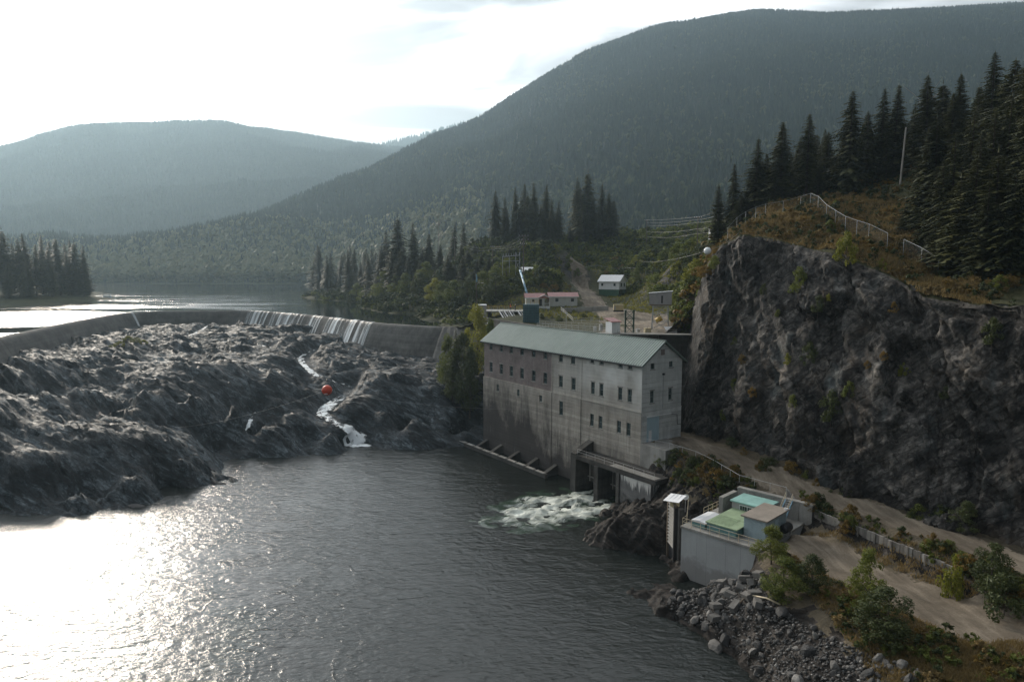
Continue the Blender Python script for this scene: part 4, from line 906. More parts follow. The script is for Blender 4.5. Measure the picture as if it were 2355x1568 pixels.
stream('cascade', 'main', [0.9, 1.0, 1.0, 1.1, 1.4, 1.3, 2.0, 1.6, 2.3, 2.7], 'white cascade tumbling down the rock channel into the pool below the red ball', [0.36, 0.44, 0.40, 0.60, 0.50, 0.34, 0.60, 0.50, 0.62, 0.66])
stream('cascade', 'side', [0.4, 0.5, 0.7, 0.9, 1.2], 'small narrow white waterfall at the left end of the low rock', [0.3, 0.5, 0.64, 0.66, 0.66])
stream('cascade', 'upper', [0.9, 1.0, 1.1, 0.7, 0.9, 1.3, 0.9, 0.9], 'thin shallow stream winding across the upper rocks below the dam', [0.5, 0.52, 0.46, 0.42, 0.44, 0.52, 0.5, 0.5])
# churned water where the cascade and the tailrace enter the pool
def foam_patch(name, ctr, rx, ry, rot, label, z0, bump_h, strength, mat='rapid', res=0.35):
    n = int(2 * rx / res); m = int(2 * ry / res); a = np.linspace(-1, 1, n)[:, None]; b = np.linspace(-1, 1, m)[None, :]
    X = ctr[0] + (a * rx) * math.cos(rot) - (b * ry) * math.sin(rot); Y = ctr[1] + (a * rx) * math.sin(rot) + (b * ry) * math.cos(rot)
    r = np.sqrt(a ** 2 + b ** 2) + 0.16 * fbm(X / 5, Y / 5, 2, 3)
    f = np.clip((1 - r) * 1.7, 0, 1); f = f * f * (3 - 2 * f)
    Z = z0 - 0.05 + f * 0.06 + f * bump_h * (fbm(X / 3.2, Y / 2.2, 1, 4) * 0.6 + ridged(X / 4, Y / 2.2, 3, 3) * 0.28)
    me = gridmesh(name, X, Y, Z, r < 1.0); 
    used = (r < 1.0); q = used[:-1, :-1] & used[:-1, 1:] & used[1:, 1:] & used[1:, :-1]; u = np.zeros_like(used); u[:-1, :-1] |= q; u[:-1, 1:] |= q; u[1:, 1:] |= q; u[1:, :-1] |= q
    A = 0.5 + strength * (f - 0.70) + 0.14 * fbm(X / 4.5, Y / 3, 6, 3) * f
    Uf = a * rx + 0 * b; Vf = b * ry + 0 * a; uvgrid(me, (Uf + 1.2 * fbm(X / 5, Y / 5, 8, 2))[u], (Vf + 1.2 * fbm(X / 5, Y / 5, 9, 2))[u], A[u])
    return tag(link(name, me, MAT[mat], smooth=True), label, 'rapids')
foam_patch('tailrace_rapids', W(1290, 1166, 0)[:2], 17.0, 10.0, R(34), 'churning green and white water below the powerhouse outlets', 0.0, 0.8, 0.34, 'rapid')
foam_patch('plunge_foam', W(822, 1024, 0)[:2], 4.6, 2.3, R(-8), 'white foam where the cascade drops into the pool', 0.0, 0.3, 0.5, 'cascade')
foam_patch('plunge_foam', W(546, 1022, 0)[:2], 2.0, 1.0, 0, 'small patch of foam at the foot of the narrow waterfall', 0.0, 0.2, 0.4, 'cascade')

# ================================================================== POWERHOUSE
# local axes: +x from the near corner along the river front, +y out of the front, z up
PH_L, PH_W, PH_E, PH_R = 46.8, 9.7, 23.7, 27.05
def powerhouse_concrete():
    t, c, h, (x, y, z) = concrete('powerhouse_concrete', (0.45, 0.41, 0.355), (0.20, 0.180, 0.155), 0.85, 0.5, 0.62)
    o = t.obj()
    n = t.noise(t.map(o, (0.5, 0.5, 0.16)), 0.55, 6, 0.68, 0.6)
    # damp black stain: lower left of the front, with runs under the joint and along the waterline
    left = t.rng(x, 12.0, 34.0, -0.14, 0.22); low = t.rng(z, 14.8, 5.0, -0.26, 0.16); wl = t.rng(z, 4.5, 0.5, 0.0, 0.22)
    s = t.ma('ADD', n, t.ma('ADD', left, t.ma('ADD', low, wl)))
    c = t.mix(t.rng(t.ma('ADD', s, t.ma('MULTIPLY', t.noise(o, 2.2, 5, 0.7), 0.16)), 0.50, 0.84, 0.0, 0.9), c, (0.030, 0.027, 0.028))
    run = t.noise(t.map(o, (2.6, 2.6, 0.12)), 1.0, 5, 0.7)
    c = t.mix(t.ma('MULTIPLY', t.rng(run, 0.56, 0.68, 0.0, 0.75), t.rng(z, 17.0, 9.0, 0.15, 1.0)), c, (0.05, 0.047, 0.044))
    wr = t.noise(t.map(o, (3.2, 3.2, 0.2), (0, 0, 0), (4, 2, 7)), 1.0, 4, 0.7)
    c = t.mix(t.rng(wr, 0.66, 0.74, 0.0, 0.5), c, (0.42, 0.41, 0.39))
    pale = t.rng(t.noise(t.map(o, (0.3, 0.3, 0.22), (0, 0, 0), (1, 8, 3)), 0.6, 3), 0.4, 0.6, 0.0, 0.55)
    c = t.mix(t.ma('MULTIPLY', t.rng(pale, 0, 0.55, 0.25, 0.85), t.ma('MULTIPLY', t.rng(z, 14.0, 19.5, 0.0, 1.0), t.rng(x, 17.0, 10.0, 0.35, 1.0))), c, (0.66, 0.66, 0.63))
    return t.set(c, 0.9, t.bump(h, 0.035), spec=0.25)
MAT['ph_concrete'] = powerhouse_concrete()
def ph_gable():
    t, c, h, (x, y, z) = concrete('powerhouse_gable_concrete', (0.72, 0.74, 0.72), (0.38, 0.39, 0.38), 1.0, 0.4, 0.78)
    return t.set(c, 0.9, t.bump(h, 0.035), spec=0.25)
MAT['ph_gable'] = ph_gable()
def brick_mat():
    t = NT('sooty_brick'); o = t.obj(); x, y, z = t.xyz(o)
    cx_ = t.n('ShaderNodeCombineXYZ'); t.l(x, cx_.inputs[0]); t.l(z, cx_.inputs[1])
    b = t.n('ShaderNodeTexBrick'); b.inputs['Scale'].default_value = 1.0; b.inputs['Brick Width'].default_value = 0.24; b.inputs['Row Height'].default_value = 0.085; b.inputs['Mortar Size'].default_value = 0.010
    b.inputs['Color1'].default_value = (0.225, 0.175, 0.160, 1); b.inputs['Color2'].default_value = (0.165, 0.135, 0.132, 1); b.inputs['Mortar'].default_value = (0.24, 0.225, 0.215, 1)
    t.l(cx_.outputs[0], b.inputs['Vector'])
    n = t.noise(o, 0.35, 5, 0.65); n2 = t.noise(t.map(o, (2, 2, 0.2)), 0.8, 4, 0.6)
    c = t.mix(1.0, b.outputs['Color'], t.ramp(n, [(0.3, 0.72), (0.7, 1.25)]), 'MULTIPLY'); c = t.mix(t.rng(n2, 0.55, 0.75, 0, 0.5), c, (0.30, 0.28, 0.27))
    return t.set(c, 0.9, t.bump(b.outputs['Fac'], -0.01), spec=0.25)
MAT['brick'] = brick_mat()
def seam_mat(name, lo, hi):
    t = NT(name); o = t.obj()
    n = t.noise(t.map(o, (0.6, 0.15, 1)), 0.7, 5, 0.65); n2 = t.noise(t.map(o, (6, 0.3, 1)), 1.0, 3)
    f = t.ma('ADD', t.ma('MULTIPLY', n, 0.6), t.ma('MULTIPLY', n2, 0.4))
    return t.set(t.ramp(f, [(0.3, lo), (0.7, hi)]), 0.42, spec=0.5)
MAT['seam_roof'] = seam_mat('green_roof_pan', (0.09, 0.122, 0.104), (0.155, 0.195, 0.172)); MAT['seam_rib'] = seam_mat('green_roof_rib', (0.29, 0.345, 0.31), (0.40, 0.45, 0.415))  # rib light and shadow painted into the colours: pans darkened, ribs lightened
ph = empty('powerhouse', (OX, OY, 0), math.pi / 2 + az); tag(ph, 'tall old brick and concrete powerhouse with a pale green metal roof', 'building')
# openings on the front: (centre x, z0, z1, width)
o_front = []
for x_, zt in zip([44.18, 40.33, 36.68, 32.95, 29.07, 25.36, 20.74, 17.23, 12.09, 9.64, 5.01, 2.75], [0] * 12):
    o_front.append((x_, 21.75 if x_ > 15 else 22.5, 23.35, 1.15 if x_ > 15 else 0.98))
for x_ in [44.18, 40.33, 36.68, 32.95, 29.07, 25.36, 20.7, 17.05, 11.82, 9.62, 5.0, 2.75]: o_front.append((x_, 16.95, 19.08, 1.15 if x_ > 15 else 0.98))
o_small = [(41.42, 13.15, 14.6, 0.85), (34.0, 13.2, 14.6, 0.85), (26.56, 13.25, 14.5, 0.85)]
o_tall = [(20.42, 11.65, 14.3, 1.1)]
o_low = [(11.95, 11.15, 13.37, 0.98), (9.72, 11.1, 13.35, 0.98), (5.15, 11.25, 13.34, 0.98), (2.88, 11.2, 13.4, 0.98)]
opens = o_front + o_small + o_tall + o_low
def wall(name, mat, parent, axis, u0, u1, z0, z1, face, depth, holes, top=None, sgn=1):
    """a wall panel with real openings; axis 'x' = front (plane y=face), axis 'y' = gable (plane x=face)"""
    hs = [(c - w / 2, c + w / 2, a, b) for c, a, b, w in holes if c - w / 2 >= u0 - 1e-3 and c + w / 2 <= u1 + 1e-3 and a >= z0 - 1e-3 and b <= z1 + 1e-3]
    us = sorted({u0, u1, *[q for h in hs for q in h[:2]]}); zs = sorted({z0, z1, *[q for h in hs for q in h[2:]]})
    mb = MB()
    def pt(u, d, z): return (u, face - d * sgn, z) if axis == 'x' else (face + d * sgn, u, z)
    for i in range(len(us) - 1):
        for j in range(len(zs) - 1):
            cu_, cz = (us[i] + us[i + 1]) / 2, (zs[j] + zs[j + 1]) / 2
            if any(h[0] < cu_ < h[1] and h[2] < cz < h[3] for h in hs): continue
            mb.add([pt(us[i], 0, zs[j]), pt(us[i + 1], 0, zs[j]), pt(us[i + 1], 0, zs[j + 1]), pt(us[i], 0, zs[j + 1])], [(0, 1, 2, 3)])
    for h in hs:
        a, b, c, d = h
        for (p, q) in (((a, c), (b, c)), ((b, c), (b, d)), ((b, d), (a, d)), ((a, d), (a, c))):
            mb.add([pt(p[0], 0, p[1]), pt(q[0], 0, q[1]), pt(q[0], depth, q[1]), pt(p[0], depth, p[1])], [(0, 1, 2, 3)])
    if top: 
        base = len(mb.v); pts_ = [pt(u, 0, z) for u, z in top]; mb.add(pts_, [tuple(range(len(pts_)))])
    o = mb.build(name, mat, parent)
    bm = bmesh.new(); bm.from_mesh(o.data); bmesh.ops.remove_doubles(bm, verts=bm.verts, dist=1e-4); bmesh.ops.recalc_face_normals(bm, faces=bm.faces); bm.to_mesh(o.data); bm.free()
    return o
B0 = 23.2
wall('brick_wall', MAT['brick'], ph, 'x', B0, PH_L, 15.7, PH_E, 0.0, 0.34, opens)
wall('concrete_wall', MAT['ph_concrete'], ph, 'x', 0, B0, 15.7, PH_E, -0.02, 0.34, opens)
wall('concrete_wall', MAT['ph_concrete'], ph, 'x', 0, 14.85, -2, 15.7, 0.0, 0.3, opens)
wall('concrete_wall', MAT['ph_concrete'], ph, 'x', 14.85, B0, -2, 15.7, 0.10, 0.3, opens)
wall('concrete_wall', MAT['ph_concrete'], ph, 'x', B0, PH_L + 0.25, -2, 15.7, 0.18, 0.3, opens)
g_holes = [(-2.45, 22.58, 23.6, 1.0), (-6.93, 22.58, 23.6, 1.0), (-2.45, 16.98, 19.0, 0.95), (-6.9, 16.98, 19.0, 0.95), (-2.78, 10.4, 14.6, 3.05)]
wall('gable_wall', MAT['ph_gable'], ph, 'y', -PH_W, 0, 15.7, PH_E, 0.0, 0.3, g_holes, top=[(-PH_W, PH_E), (0, PH_E), (-PH_W / 2, PH_R - 0.12)])
wall('gable_wall', MAT['ph_gable'], ph, 'y', -PH_W, 0, 6.0, 15.7, -0.06, 0.3, g_holes)
wall('gable_wall', MAT['ph_concrete'], ph, 'y', -PH_W, 0, -2, PH_E, PH_L, 0.3, [], top=[(-PH_W, PH_E), (0, PH_E), (-PH_W / 2, PH_R - 0.12)], sgn=-1)
MB().add([(0, -PH_W, -2), (PH_L, -PH_W, -2), (PH_L, -PH_W, PH_E), (0, -PH_W, PH_E)], [(0, 1, 2, 3)]).build('back_wall', MAT['ph_concrete'], ph)
MB().box(0, PH_L, 0.02, 0.20, 15.55, 15.72).build('ledge_band', MAT['ph_concrete'], ph)
MB().box(-0.12, -0.005, -PH_W, 0.0, 15.5, 15.72).build('ledge_band', MAT['ph_gable'], ph)
for x_ in (14.85, B0): MB().box(x_ - 0.14, x_ + 0.14, -0.03, 0.06, 15.75, PH_E - 0.05).build('pilaster', MAT['ph_concrete'], ph)
# dark interior behind the panes
MB().box(0.42, PH_L - 0.4, -PH_W + 0.3, -0.5, 1, 23.5).build('interior_lining', MAT['black_metal'], ph)
def ph_window(cx_, z0, z1, w, face, axis, n):
    h = z1 - z0; par = None
    def bx(mb, u0, u1, d0, d1, a, b):
        if axis == 'x': mb.box(u0, u1, face - d1, face - d0, a, b)
        else: mb.box(face + d0, face + d1, u0, u1, a, b)
    f = MB(); t_ = 0.07
    bx(f, cx_ - w / 2, cx_ - w / 2 + t_, 0.16, 0.26, z0, z1); bx(f, cx_ + w / 2 - t_, cx_ + w / 2, 0.16, 0.26, z0, z1)
    bx(f, cx_ - w / 2 + t_, cx_ + w / 2 - t_, 0.16, 0.26, z1 - t_, z1); bx(f, cx_ - w / 2 + t_, cx_ + w / 2 - t_, 0.16, 0.26, z0, z0 + t_)
    fr = f.build('window_frame', MAT['frame'], ph)
    p = MB(); bx(p, cx_ - w / 2 + t_, cx_ + w / 2 - t_, 0.21, 0.225, z0 + t_, z1 - t_); p.build('pane', MAT['glass'], fr)
    m = MB()
    if h > 1.2:
        bx(m, cx_ - w / 2 + t_, cx_ + w / 2 - t_, 0.17, 0.235, z0 + h * 0.5 - 0.035, z0 + h * 0.5 + 0.035)
        for q in (-1, 1): bx(m, cx_ + q * w / 6 - 0.015, cx_ + q * w / 6 + 0.015, 0.185, 0.23, z0 + t_, z0 + h * 0.5 - 0.04) if n % 3 else None
    bx(m, cx_ - 0.02, cx_ + 0.02, 0.18, 0.232, z0 + h * 0.5 + 0.04 if h > 1.2 else z0 + t_, z1 - t_)
    m.build('glazing_bar', MAT['frame'], fr)
    s = MB(); bx(s, cx_ - w / 2 - 0.12, cx_ + w / 2 + 0.12, -0.10, 0.12, z0 - 0.16, z0 - 0.005); s.build('sill', MAT['concrete'], fr)
    if z1 < 23 and z1 > 15:
        s = MB(); bx(s, cx_ - w / 2 - 0.14, cx_ + w / 2 + 0.14, -0.03, 0.1, z1 + 0.005, z1 + 0.22); s.build('lintel', MAT['concrete'], fr)
for n, (cx_, a, b, w) in enumerate(opens):
    face = (0.0 if cx_ > B0 else -0.02) if a > 15 else (0.18 if cx_ > B0 else 0.10 if cx_ > 14.85 else 0.0)
    ph_window(cx_, a, b, w, face, 'x', n)
for n, (cx_, a, b, w) in enumerate(g_holes[:4]): ph_window(cx_, a, b, w, 0.0, 'y', n)
MB().box(-0.04, -0.004, -5.25, -4.35, 24.8, 25.75).build('bricked_up_vent', MAT['brick'], ph)
dr_ = MB().box(0.06, 0.14, -4.3, -1.26, 10.42, 14.58).build('sliding_door', MAT['blue_door'], ph); dr_['label'] = 'pale blue sliding door of the gable'
for z_ in np.arange(10.7, 14.5, 0.28): MB().box(0.035, 0.06, -4.28, -1.28, z_, z_ + 0.02).build('door_slat', MAT['blue_door'], dr_)
MB().box(0.02, 0.058, -2.55, -1.85, 10.42, 12.35).build('wicket_door', MAT['white_paint'], dr_)
MB().bar((-0.14, -1.1, 14.72), (-0.14, -7.1, 14.72), 0.1, 0.16).build('door_track', MAT['white_paint'], ph)
MB().tube([(-0.07, -5.0, 15.8), (-0.07, -5.0, 21.3), (-0.09, -4.95, 21.5)], 0.05).build('conduit', MAT['galv'], ph)
MB().box(-0.35, -0.06, -5.1, -4.75, 21.45, 21.75).build('wall_lamp', MAT['black_metal'], ph)
MB().tube([(-0.1, -7.3, 14.5), (-0.1, -8.6, 14.3), (-0.1, -8.75, 12.6), (-0.1, -9.6, 12.5)], 0.05).build('conduit', MAT['black_metal'], ph)
# roof: two slopes, ribs, ridge, fascia
ov, sl_t = 0.65, (PH_R - PH_E) / (PH_W / 2)
yr = -PH_W / 2
for s_, nm in ((1, 'roof_slope'), (-1, 'roof_slope')):
    ye = yr + s_ * (PH_W / 2 + ov); ze = PH_E - ov * sl_t + 0.1
    x0, x1 = -0.55, PH_L + 0.6
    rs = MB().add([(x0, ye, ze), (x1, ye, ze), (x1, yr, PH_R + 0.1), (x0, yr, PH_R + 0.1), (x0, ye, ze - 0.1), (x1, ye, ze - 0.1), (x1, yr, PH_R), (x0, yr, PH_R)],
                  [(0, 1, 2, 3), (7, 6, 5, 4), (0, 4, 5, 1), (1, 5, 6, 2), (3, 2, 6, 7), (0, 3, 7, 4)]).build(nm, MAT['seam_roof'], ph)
    mb = MB(); k = 0
    for xx_ in np.arange(x0 + 0.08, x1, 0.555):
        w_ = 0.15; hh = 0.15
        for (a, b) in ((0.0, 1.0),):
            p0 = (ye, ze + 0.001); p1 = (yr, PH_R + 0.101)
            vs = []
            for (yy_, zz_) in (p0, p1): vs += [(xx_ - w_, yy_, zz_), (xx_ - w_ * 0.45, yy_, zz_ + hh), (xx_ + w_ * 0.45, yy_, zz_ + hh), (xx_ + w_, yy_, zz_)]
            mb.add(vs, [(0, 1, 5, 4), (1, 2, 6, 5), (2, 3, 7, 6), (0, 3, 2, 1), (4, 5, 6, 7)])
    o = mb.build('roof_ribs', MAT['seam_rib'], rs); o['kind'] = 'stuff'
    MB().bar((x0 - 0.02, ye + s_ * 0.03, ze - 0.12), (x1 + 0.02, ye + s_ * 0.03, ze - 0.12), 0.08, 0.2).build('fascia', MAT['black_metal'], rs)
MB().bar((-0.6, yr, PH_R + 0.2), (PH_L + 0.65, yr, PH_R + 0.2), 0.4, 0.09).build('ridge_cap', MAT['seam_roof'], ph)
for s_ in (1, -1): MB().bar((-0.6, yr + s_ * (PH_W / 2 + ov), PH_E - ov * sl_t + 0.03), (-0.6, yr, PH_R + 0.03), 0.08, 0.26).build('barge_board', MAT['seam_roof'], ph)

# tailrace deck in front of the right half
tr = empty('tailrace_deck', (OX, OY, 0), math.pi / 2 + az); tag(tr, 'dark stained concrete outlet deck jutting from the foot of the powerhouse', 'outlet deck')
MB().box(-7.2, 11.2, 0.03, 4.3, 6.0, 6.75).build('deck_slab', MAT['concrete_dark'], tr)
MB().box(-6.8, 3.0, 2.6, 4.1, 6.76, 6.80).build('walkway', MAT['concrete'], tr)
MB().add([(11.2, 0.2, -2), (12.6, 0.2, -2), (12.6, 4.5, -2), (11.2, 4.5, -2), (11.2, 0.2, 8.6), (12.6, 0.2, 8.6), (12.6, 4.3, 6.9), (11.2, 4.3, 6.9)], [(0, 3, 2, 1), (4, 5, 6, 7), (0, 1, 5, 4), (1, 2, 6, 5), (2, 3, 7, 6), (3, 0, 4, 7)]).build('pier', MAT['concrete_dark'], tr)
MB().box(5.4, 6.4, 0.4, 4.5, -2, 5.99).build('pier', MAT['concrete_dark'], tr)
MB().box(0.5, 1.2, 0.4, 4.4, -2, 5.99).build('pier', MAT['concrete_dark'], tr)
def efflor():
    t, c, h, (x, y, z) = concrete('lime_streaked_concrete', (0.20, 0.195, 0.19), (0.075, 0.072, 0.07), 0.3)
    n = t.noise(t.map(t.obj(), (2.2, 2.2, 0.1)), 1.0, 5, 0.7)
    c = t.mix(t.rng(t.ma('ADD', n, t.rng(z, 2.0, 6.0, -0.25, 0.14)), 0.52, 0.60, 0, 0.9), c, (0.62, 0.60, 0.56))
    c = t.mix(t.rng(t.ma('ADD', t.noise(t.obj(), 0.5, 4), t.rng(z, 3.2, 0, -0.1, 0.25)), 0.5, 0.62, 0, 0.85), c, (0.03, 0.028, 0.026))
    return t.set(c, 0.9, t.bump(h, 0.03))
ef = MB().box(-6.2, 0.49, 2.2, 4.15, -2, 5.99).build('streaked_wall', efflor(), tr); ef['label'] = 'outlet wall with white lime streaks'
for x0, x1 in ((1.25, 5.35), (6.45, 11.15)):
    g = MB().box(x0, x1, 1.0, 1.2, 1.6, 5.9).build('steel_gate', MAT['concrete_dark'], tr)
    for xx_ in np.linspace(x0 + 0.3, x1 - 0.3, 4): MB().box(xx_ - 0.06, xx_ + 0.06, 1.21, 1.36, 1.6, 5.9).build('gate_rib', MAT['concrete'], g)
    MB().box(x0, x1, 1.37, 1.55, 2.4, 2.6).build('gate_beam', MAT['concrete'], g)
def railing(name, pts, mat, label, parent=None, h=1.05, sp=1.8, r=0.028, rails=(1.0, 0.55), cat='railing', group=None):
    """posts and rails along a polyline of ground points"""
    if parent is None:
        root = empty(name, pts[0]); base = Vector(pts[0]); tag(root, label, cat, group)
    else: root, base = parent, Vector((0, 0, 0))
    P = [Vector(p) - base for p in pts]; posts = [P[0]]
    for a, b in zip(P, P[1:]):
        n = max(1, int(round((b - a).length / sp))); posts += [a + (b - a) * (k / n) for k in range(1, n + 1)]
    for p in posts: MB().tube([p, p + Vector((0, 0, h))], r, 6).build('post', mat, root)
    for f in rails:
        MB().tube([p + Vector((0, 0, h * f)) for p in P], r * 0.9, 6).build('rail', mat, root)
    return root
railing('deck_railing', [(-6.9, 4.1, 6.75), (11.0, 4.1, 6.75)], MAT['steel_rail'], None, tr, sp=2.2, r=0.022)
# low apron walls and sills at the waterline, left half
ap = empty('waterline_sill', (OX, OY, 0), math.pi / 2 + az); tag(ap, 'low broken concrete sill standing out of the water along the powerhouse foot', 'sill')
MB().box(20.5, 49.5, 3.1, 3.75, -1.5, 0.75).build('sill_wall', MAT['concrete_dark'], ap)
for x_ in (21.2, 27, 33.2, 39.5, 45): MB().add([(x_, 0.2, -1.5), (x_ + 0.9, 0.2, -1.5), (x_ + 0.9, 3.1, -1.5), (x_, 3.1, -1.5), (x_, 0.2, 1.9), (x_ + 0.9, 0.2, 1.9), (x_ + 0.9, 3.1, 0.7), (x_, 3.1, 0.7)], [(0, 3, 2, 1), (4, 5, 6, 7), (0, 1, 5, 4), (1, 2, 6, 5), (2, 3, 7, 6), (3, 0, 4, 7)]).build('cross_wall', MAT['concrete_dark'], ap)
for x_ in np.arange(21, 49, 3.1): MB().box(x_ + 0.15, x_ + 2.7, 3.05, 3.8, 0.752, 0.86 + 0.05 * random.random()).build('cap_slab', MAT['concrete'], ap)
# door landing with rail
lz = empty('door_landing', (OX, OY, 0), math.pi / 2 + az); tag(lz, 'small concrete landing in front of the pale blue powerhouse door', 'landing')
MB().add([(-0.1, 0.2, 5), (-5.5, 0.2, 5), (-5.5, -6.0, 5), (-0.1, -6.0, 5), (-0.1, 0.2, 10.52), (-5.5, 0.2, 10.5), (-5.5, -6.0, 10.5), (-0.1, -6.0, 10.52)], [(3, 2, 1, 0), (4, 5, 6, 7), (0, 1, 5, 4), (1, 2, 6, 5), (2, 3, 7, 6), (3, 0, 4, 7)][::1]).build('landing_slab', MAT['concrete'], lz)
rp = [(OX + 0.1, OY - 0.6, 10.5)] + [(W(u, v, z)[0], W(u, v, z)[1], z) for u, v, z in [(1540, 1033, 10.35), (1600, 1052, 10.1), (1640, 1072, 9.75), (1700, 1108, 9.35), (1808, 1137, 9.15)]]
railing('road_railing', rp, MAT['steel_rail'], 'long pale handrail along the edge of the road from the powerhouse door', h=1.0, sp=2.6, r=0.03, rails=(1.0,))

# ================================================================== FISHWAY / GATE BUILDING ON THE BANK
ROT = math.atan2(EA[1], EA[0])           # local x = along the river wall, local y = away from the river
DZ = 6.7
fb = empty('river_platform', (float(A0[0]), float(A0[1]), 0), ROT); tag(fb, 'pale concrete platform rising from the water on the near bank', 'platform')
def platform_mat():
    t, c, h, (x, y, z) = concrete('platform_concrete', (0.43, 0.44, 0.435), (0.31, 0.315, 0.31), 0.0, 0.3)
    n = t.noise(t.map(t.obj(), (0.4, 0.4, 0.5)), 0.8, 5, 0.65)
    c = t.mix(t.rng(t.ma('ADD', n, t.rng(z, 4.6, 1.6, -0.3, 0.2)), 0.46, 0.62, 0, 0.62), c, (0.16, 0.145, 0.135))
    for q in (2.2, 3.55, 6.1, 8.0):
        ln = t.rng(t.ma('ABSOLUTE', t.ma('SUBTRACT', x, q)), 0.0, 0.035, 0.55, 0.0); c = t.mix(ln, c, (0.10, 0.10, 0.10))
    sp = t.voro(t.obj(), 2.3); c = t.mix(t.rng(sp, 0.04, 0.07, 0.6, 0.0), c, (0.09, 0.085, 0.08))
    return t.set(c, 0.88, t.bump(h, 0.02))
MAT['platform'] = platform_mat()
MB().box(0, 10.4, 0, 12.6, -2.0, DZ - 0.3).build('river_wall', MAT['platform'], fb)
MB().box(-0.12, 10.5, -0.14, 12.7, DZ - 0.299, DZ).build('deck_slab', MAT['concrete'], fb)
railing('front_railing', [(10.2, 0.05, DZ), (0.1, 0.05, DZ), (0.0, 1.2, DZ)], MAT['cream_rail'], None, fb, sp=1.25, r=0.03)
railing('side_railing', [(0.1, 5.2, DZ), (0.1, 9.8, DZ)], MAT['cream_rail'], None, fb, sp=1.3, r=0.03)
# low flat-topped green chamber
def lt(a, b, z, rot=0): p = AB(a, b); return (p[0], p[1], z)
gc = empty('green_chamber', lt(2.9, 1.1, DZ), ROT); tag(gc, 'low green flat-roofed chamber in the middle of the river platform', 'chamber')
MB().box(0, 3.9, 0, 7.2, 0, 0.95).build('chamber_wall', MAT['teal_wall'], gc)
gr_ = MB().box(-0.15, 4.05, -0.15, 7.3, 0.951, 1.08).build('roof_deck', MAT['green_roof'], gc)
for i in range(9): MB().box(0.15, 2.9, 0.35 + i * 0.34, 0.43 + i * 0.34, 1.082, 1.12).build('batten', MAT['green_roof'], gr_)
bb = empty('grey_metal_cover', lt(0.9, 1.0, DZ), ROT); tag(bb, 'pale grey folded metal cover at the river corner of the platform', 'cover')
MB().box(0, 1.8, 0, 3.9, 0, 0.62).build('cover_side', MAT['teal_wall'], bb)
MB().quadprism([(-0.08, -0.1), (0.95, -0.1), (0.95, 4.0), (-0.08, 4.0)], 0.621, [0.80, 0.98, 0.98, 0.80]).build('cover_sheet', MAT['white_panel'], bb)
MB().quadprism([(0.955, -0.1), (1.9, -0.1), (1.9, 4.0), (0.955, 4.0)], 0.621, [0.98, 0.78, 0.78, 0.98]).build('cover_sheet', MAT['white_panel'], bb)
# brown-roofed block hut
bh = empty('block_hut', lt(7.0, 2.6, DZ), ROT); tag(bh, 'blue-grey block hut with a flat brown roof on the river platform', 'hut')
BW, BD, BH = 2.75, 5.6, 2.45
MB().box(0, BW, 0, BD, 0, BH).build('hut_core', MAT['blue_block'], bh)
blk = {}
def course(w_, z_, off, face):
    x = -off
    while x < w_:
        x0 = max(0, x) + 0.012; x1 = min(w_, x + 0.6) - 0.012; x += 0.6
        if x1 - x0 < 0.05: continue
        yield x0, x1
for k in range(9):
    z0 = k * 0.27 + 0.01; z1 = z0 + 0.245
    for x0, x1 in course(BW, z0, 0.3 * (k % 2), 0): MB().box(x0, x1, -0.035, -0.001, z0, z1).build('block', MAT['blue_block'], bh)
    for x0, x1 in course(BD, z0, 0.3 * (k % 2), 1):
        if z0 < 2.0 and 2.25 < (x0 + x1) / 2 < 3.45: continue
        MB().box(BW + 0.001, BW + 0.035, x0, x1, z0, z1).build('block', MAT['blue_block'], bh)
dd_ = MB().box(BW + 0.002, BW + 0.06, 2.4, 3.3, 0.02, 2.0).build('door', MAT['blue_door'], bh); MB().box(BW + 0.061, BW + 0.1, 2.5, 2.58, 0.95, 1.05).build('handle', MAT['black_metal'], dd_)
rf = MB().box(-0.3, BW + 0.3, -0.3, BD + 0.35, BH + 0.001, BH + 0.16).build('roof', MAT['brown_roof'], bh)
MB().tube([(BW + 0.1, BD - 0.4, BH + 0.15), (BW + 0.1, BD - 0.4, BH + 2.3)], 0.03).build('mast', MAT['galv'], bh)
MB().box(BW - 0.1, BW + 0.3, BD - 0.45, BD - 0.15, BH + 0.17, BH + 0.4).build('meter_box', MAT['white_paint'], bh)
# teal-roofed hut behind
th = empty('teal_roof_hut', lt(2.6, 8.0, DZ), ROT); tag(th, 'low hut with a flat turquoise roof and a barred window, behind the green chamber', 'hut')
MB().box(0, 4.4, 0, 3.4, 0, 1.95).build('hut_wall', MAT['concrete_pale'], th)
MB().box(-0.22, 4.65, -0.22, 3.65, 1.951, 2.1).build('roof', MAT['teal_roof'], th)
wf = MB().box(1.05, 3.3, -0.05, -0.001, 0.55, 1.7).build('window_frame', MAT['white_paint'], th)
for x0 in (1.12, 2.2): MB().box(x0, x0 + 1.02, -0.07, -0.051, 0.62, 1.63).build('pane', MAT['glass'], wf)
for k in range(7): MB().box(1.15 + k * 0.32, 1.18 + k * 0.32, -0.09, -0.071, 0.62, 1.63).build('bar', MAT['galv'], wf)
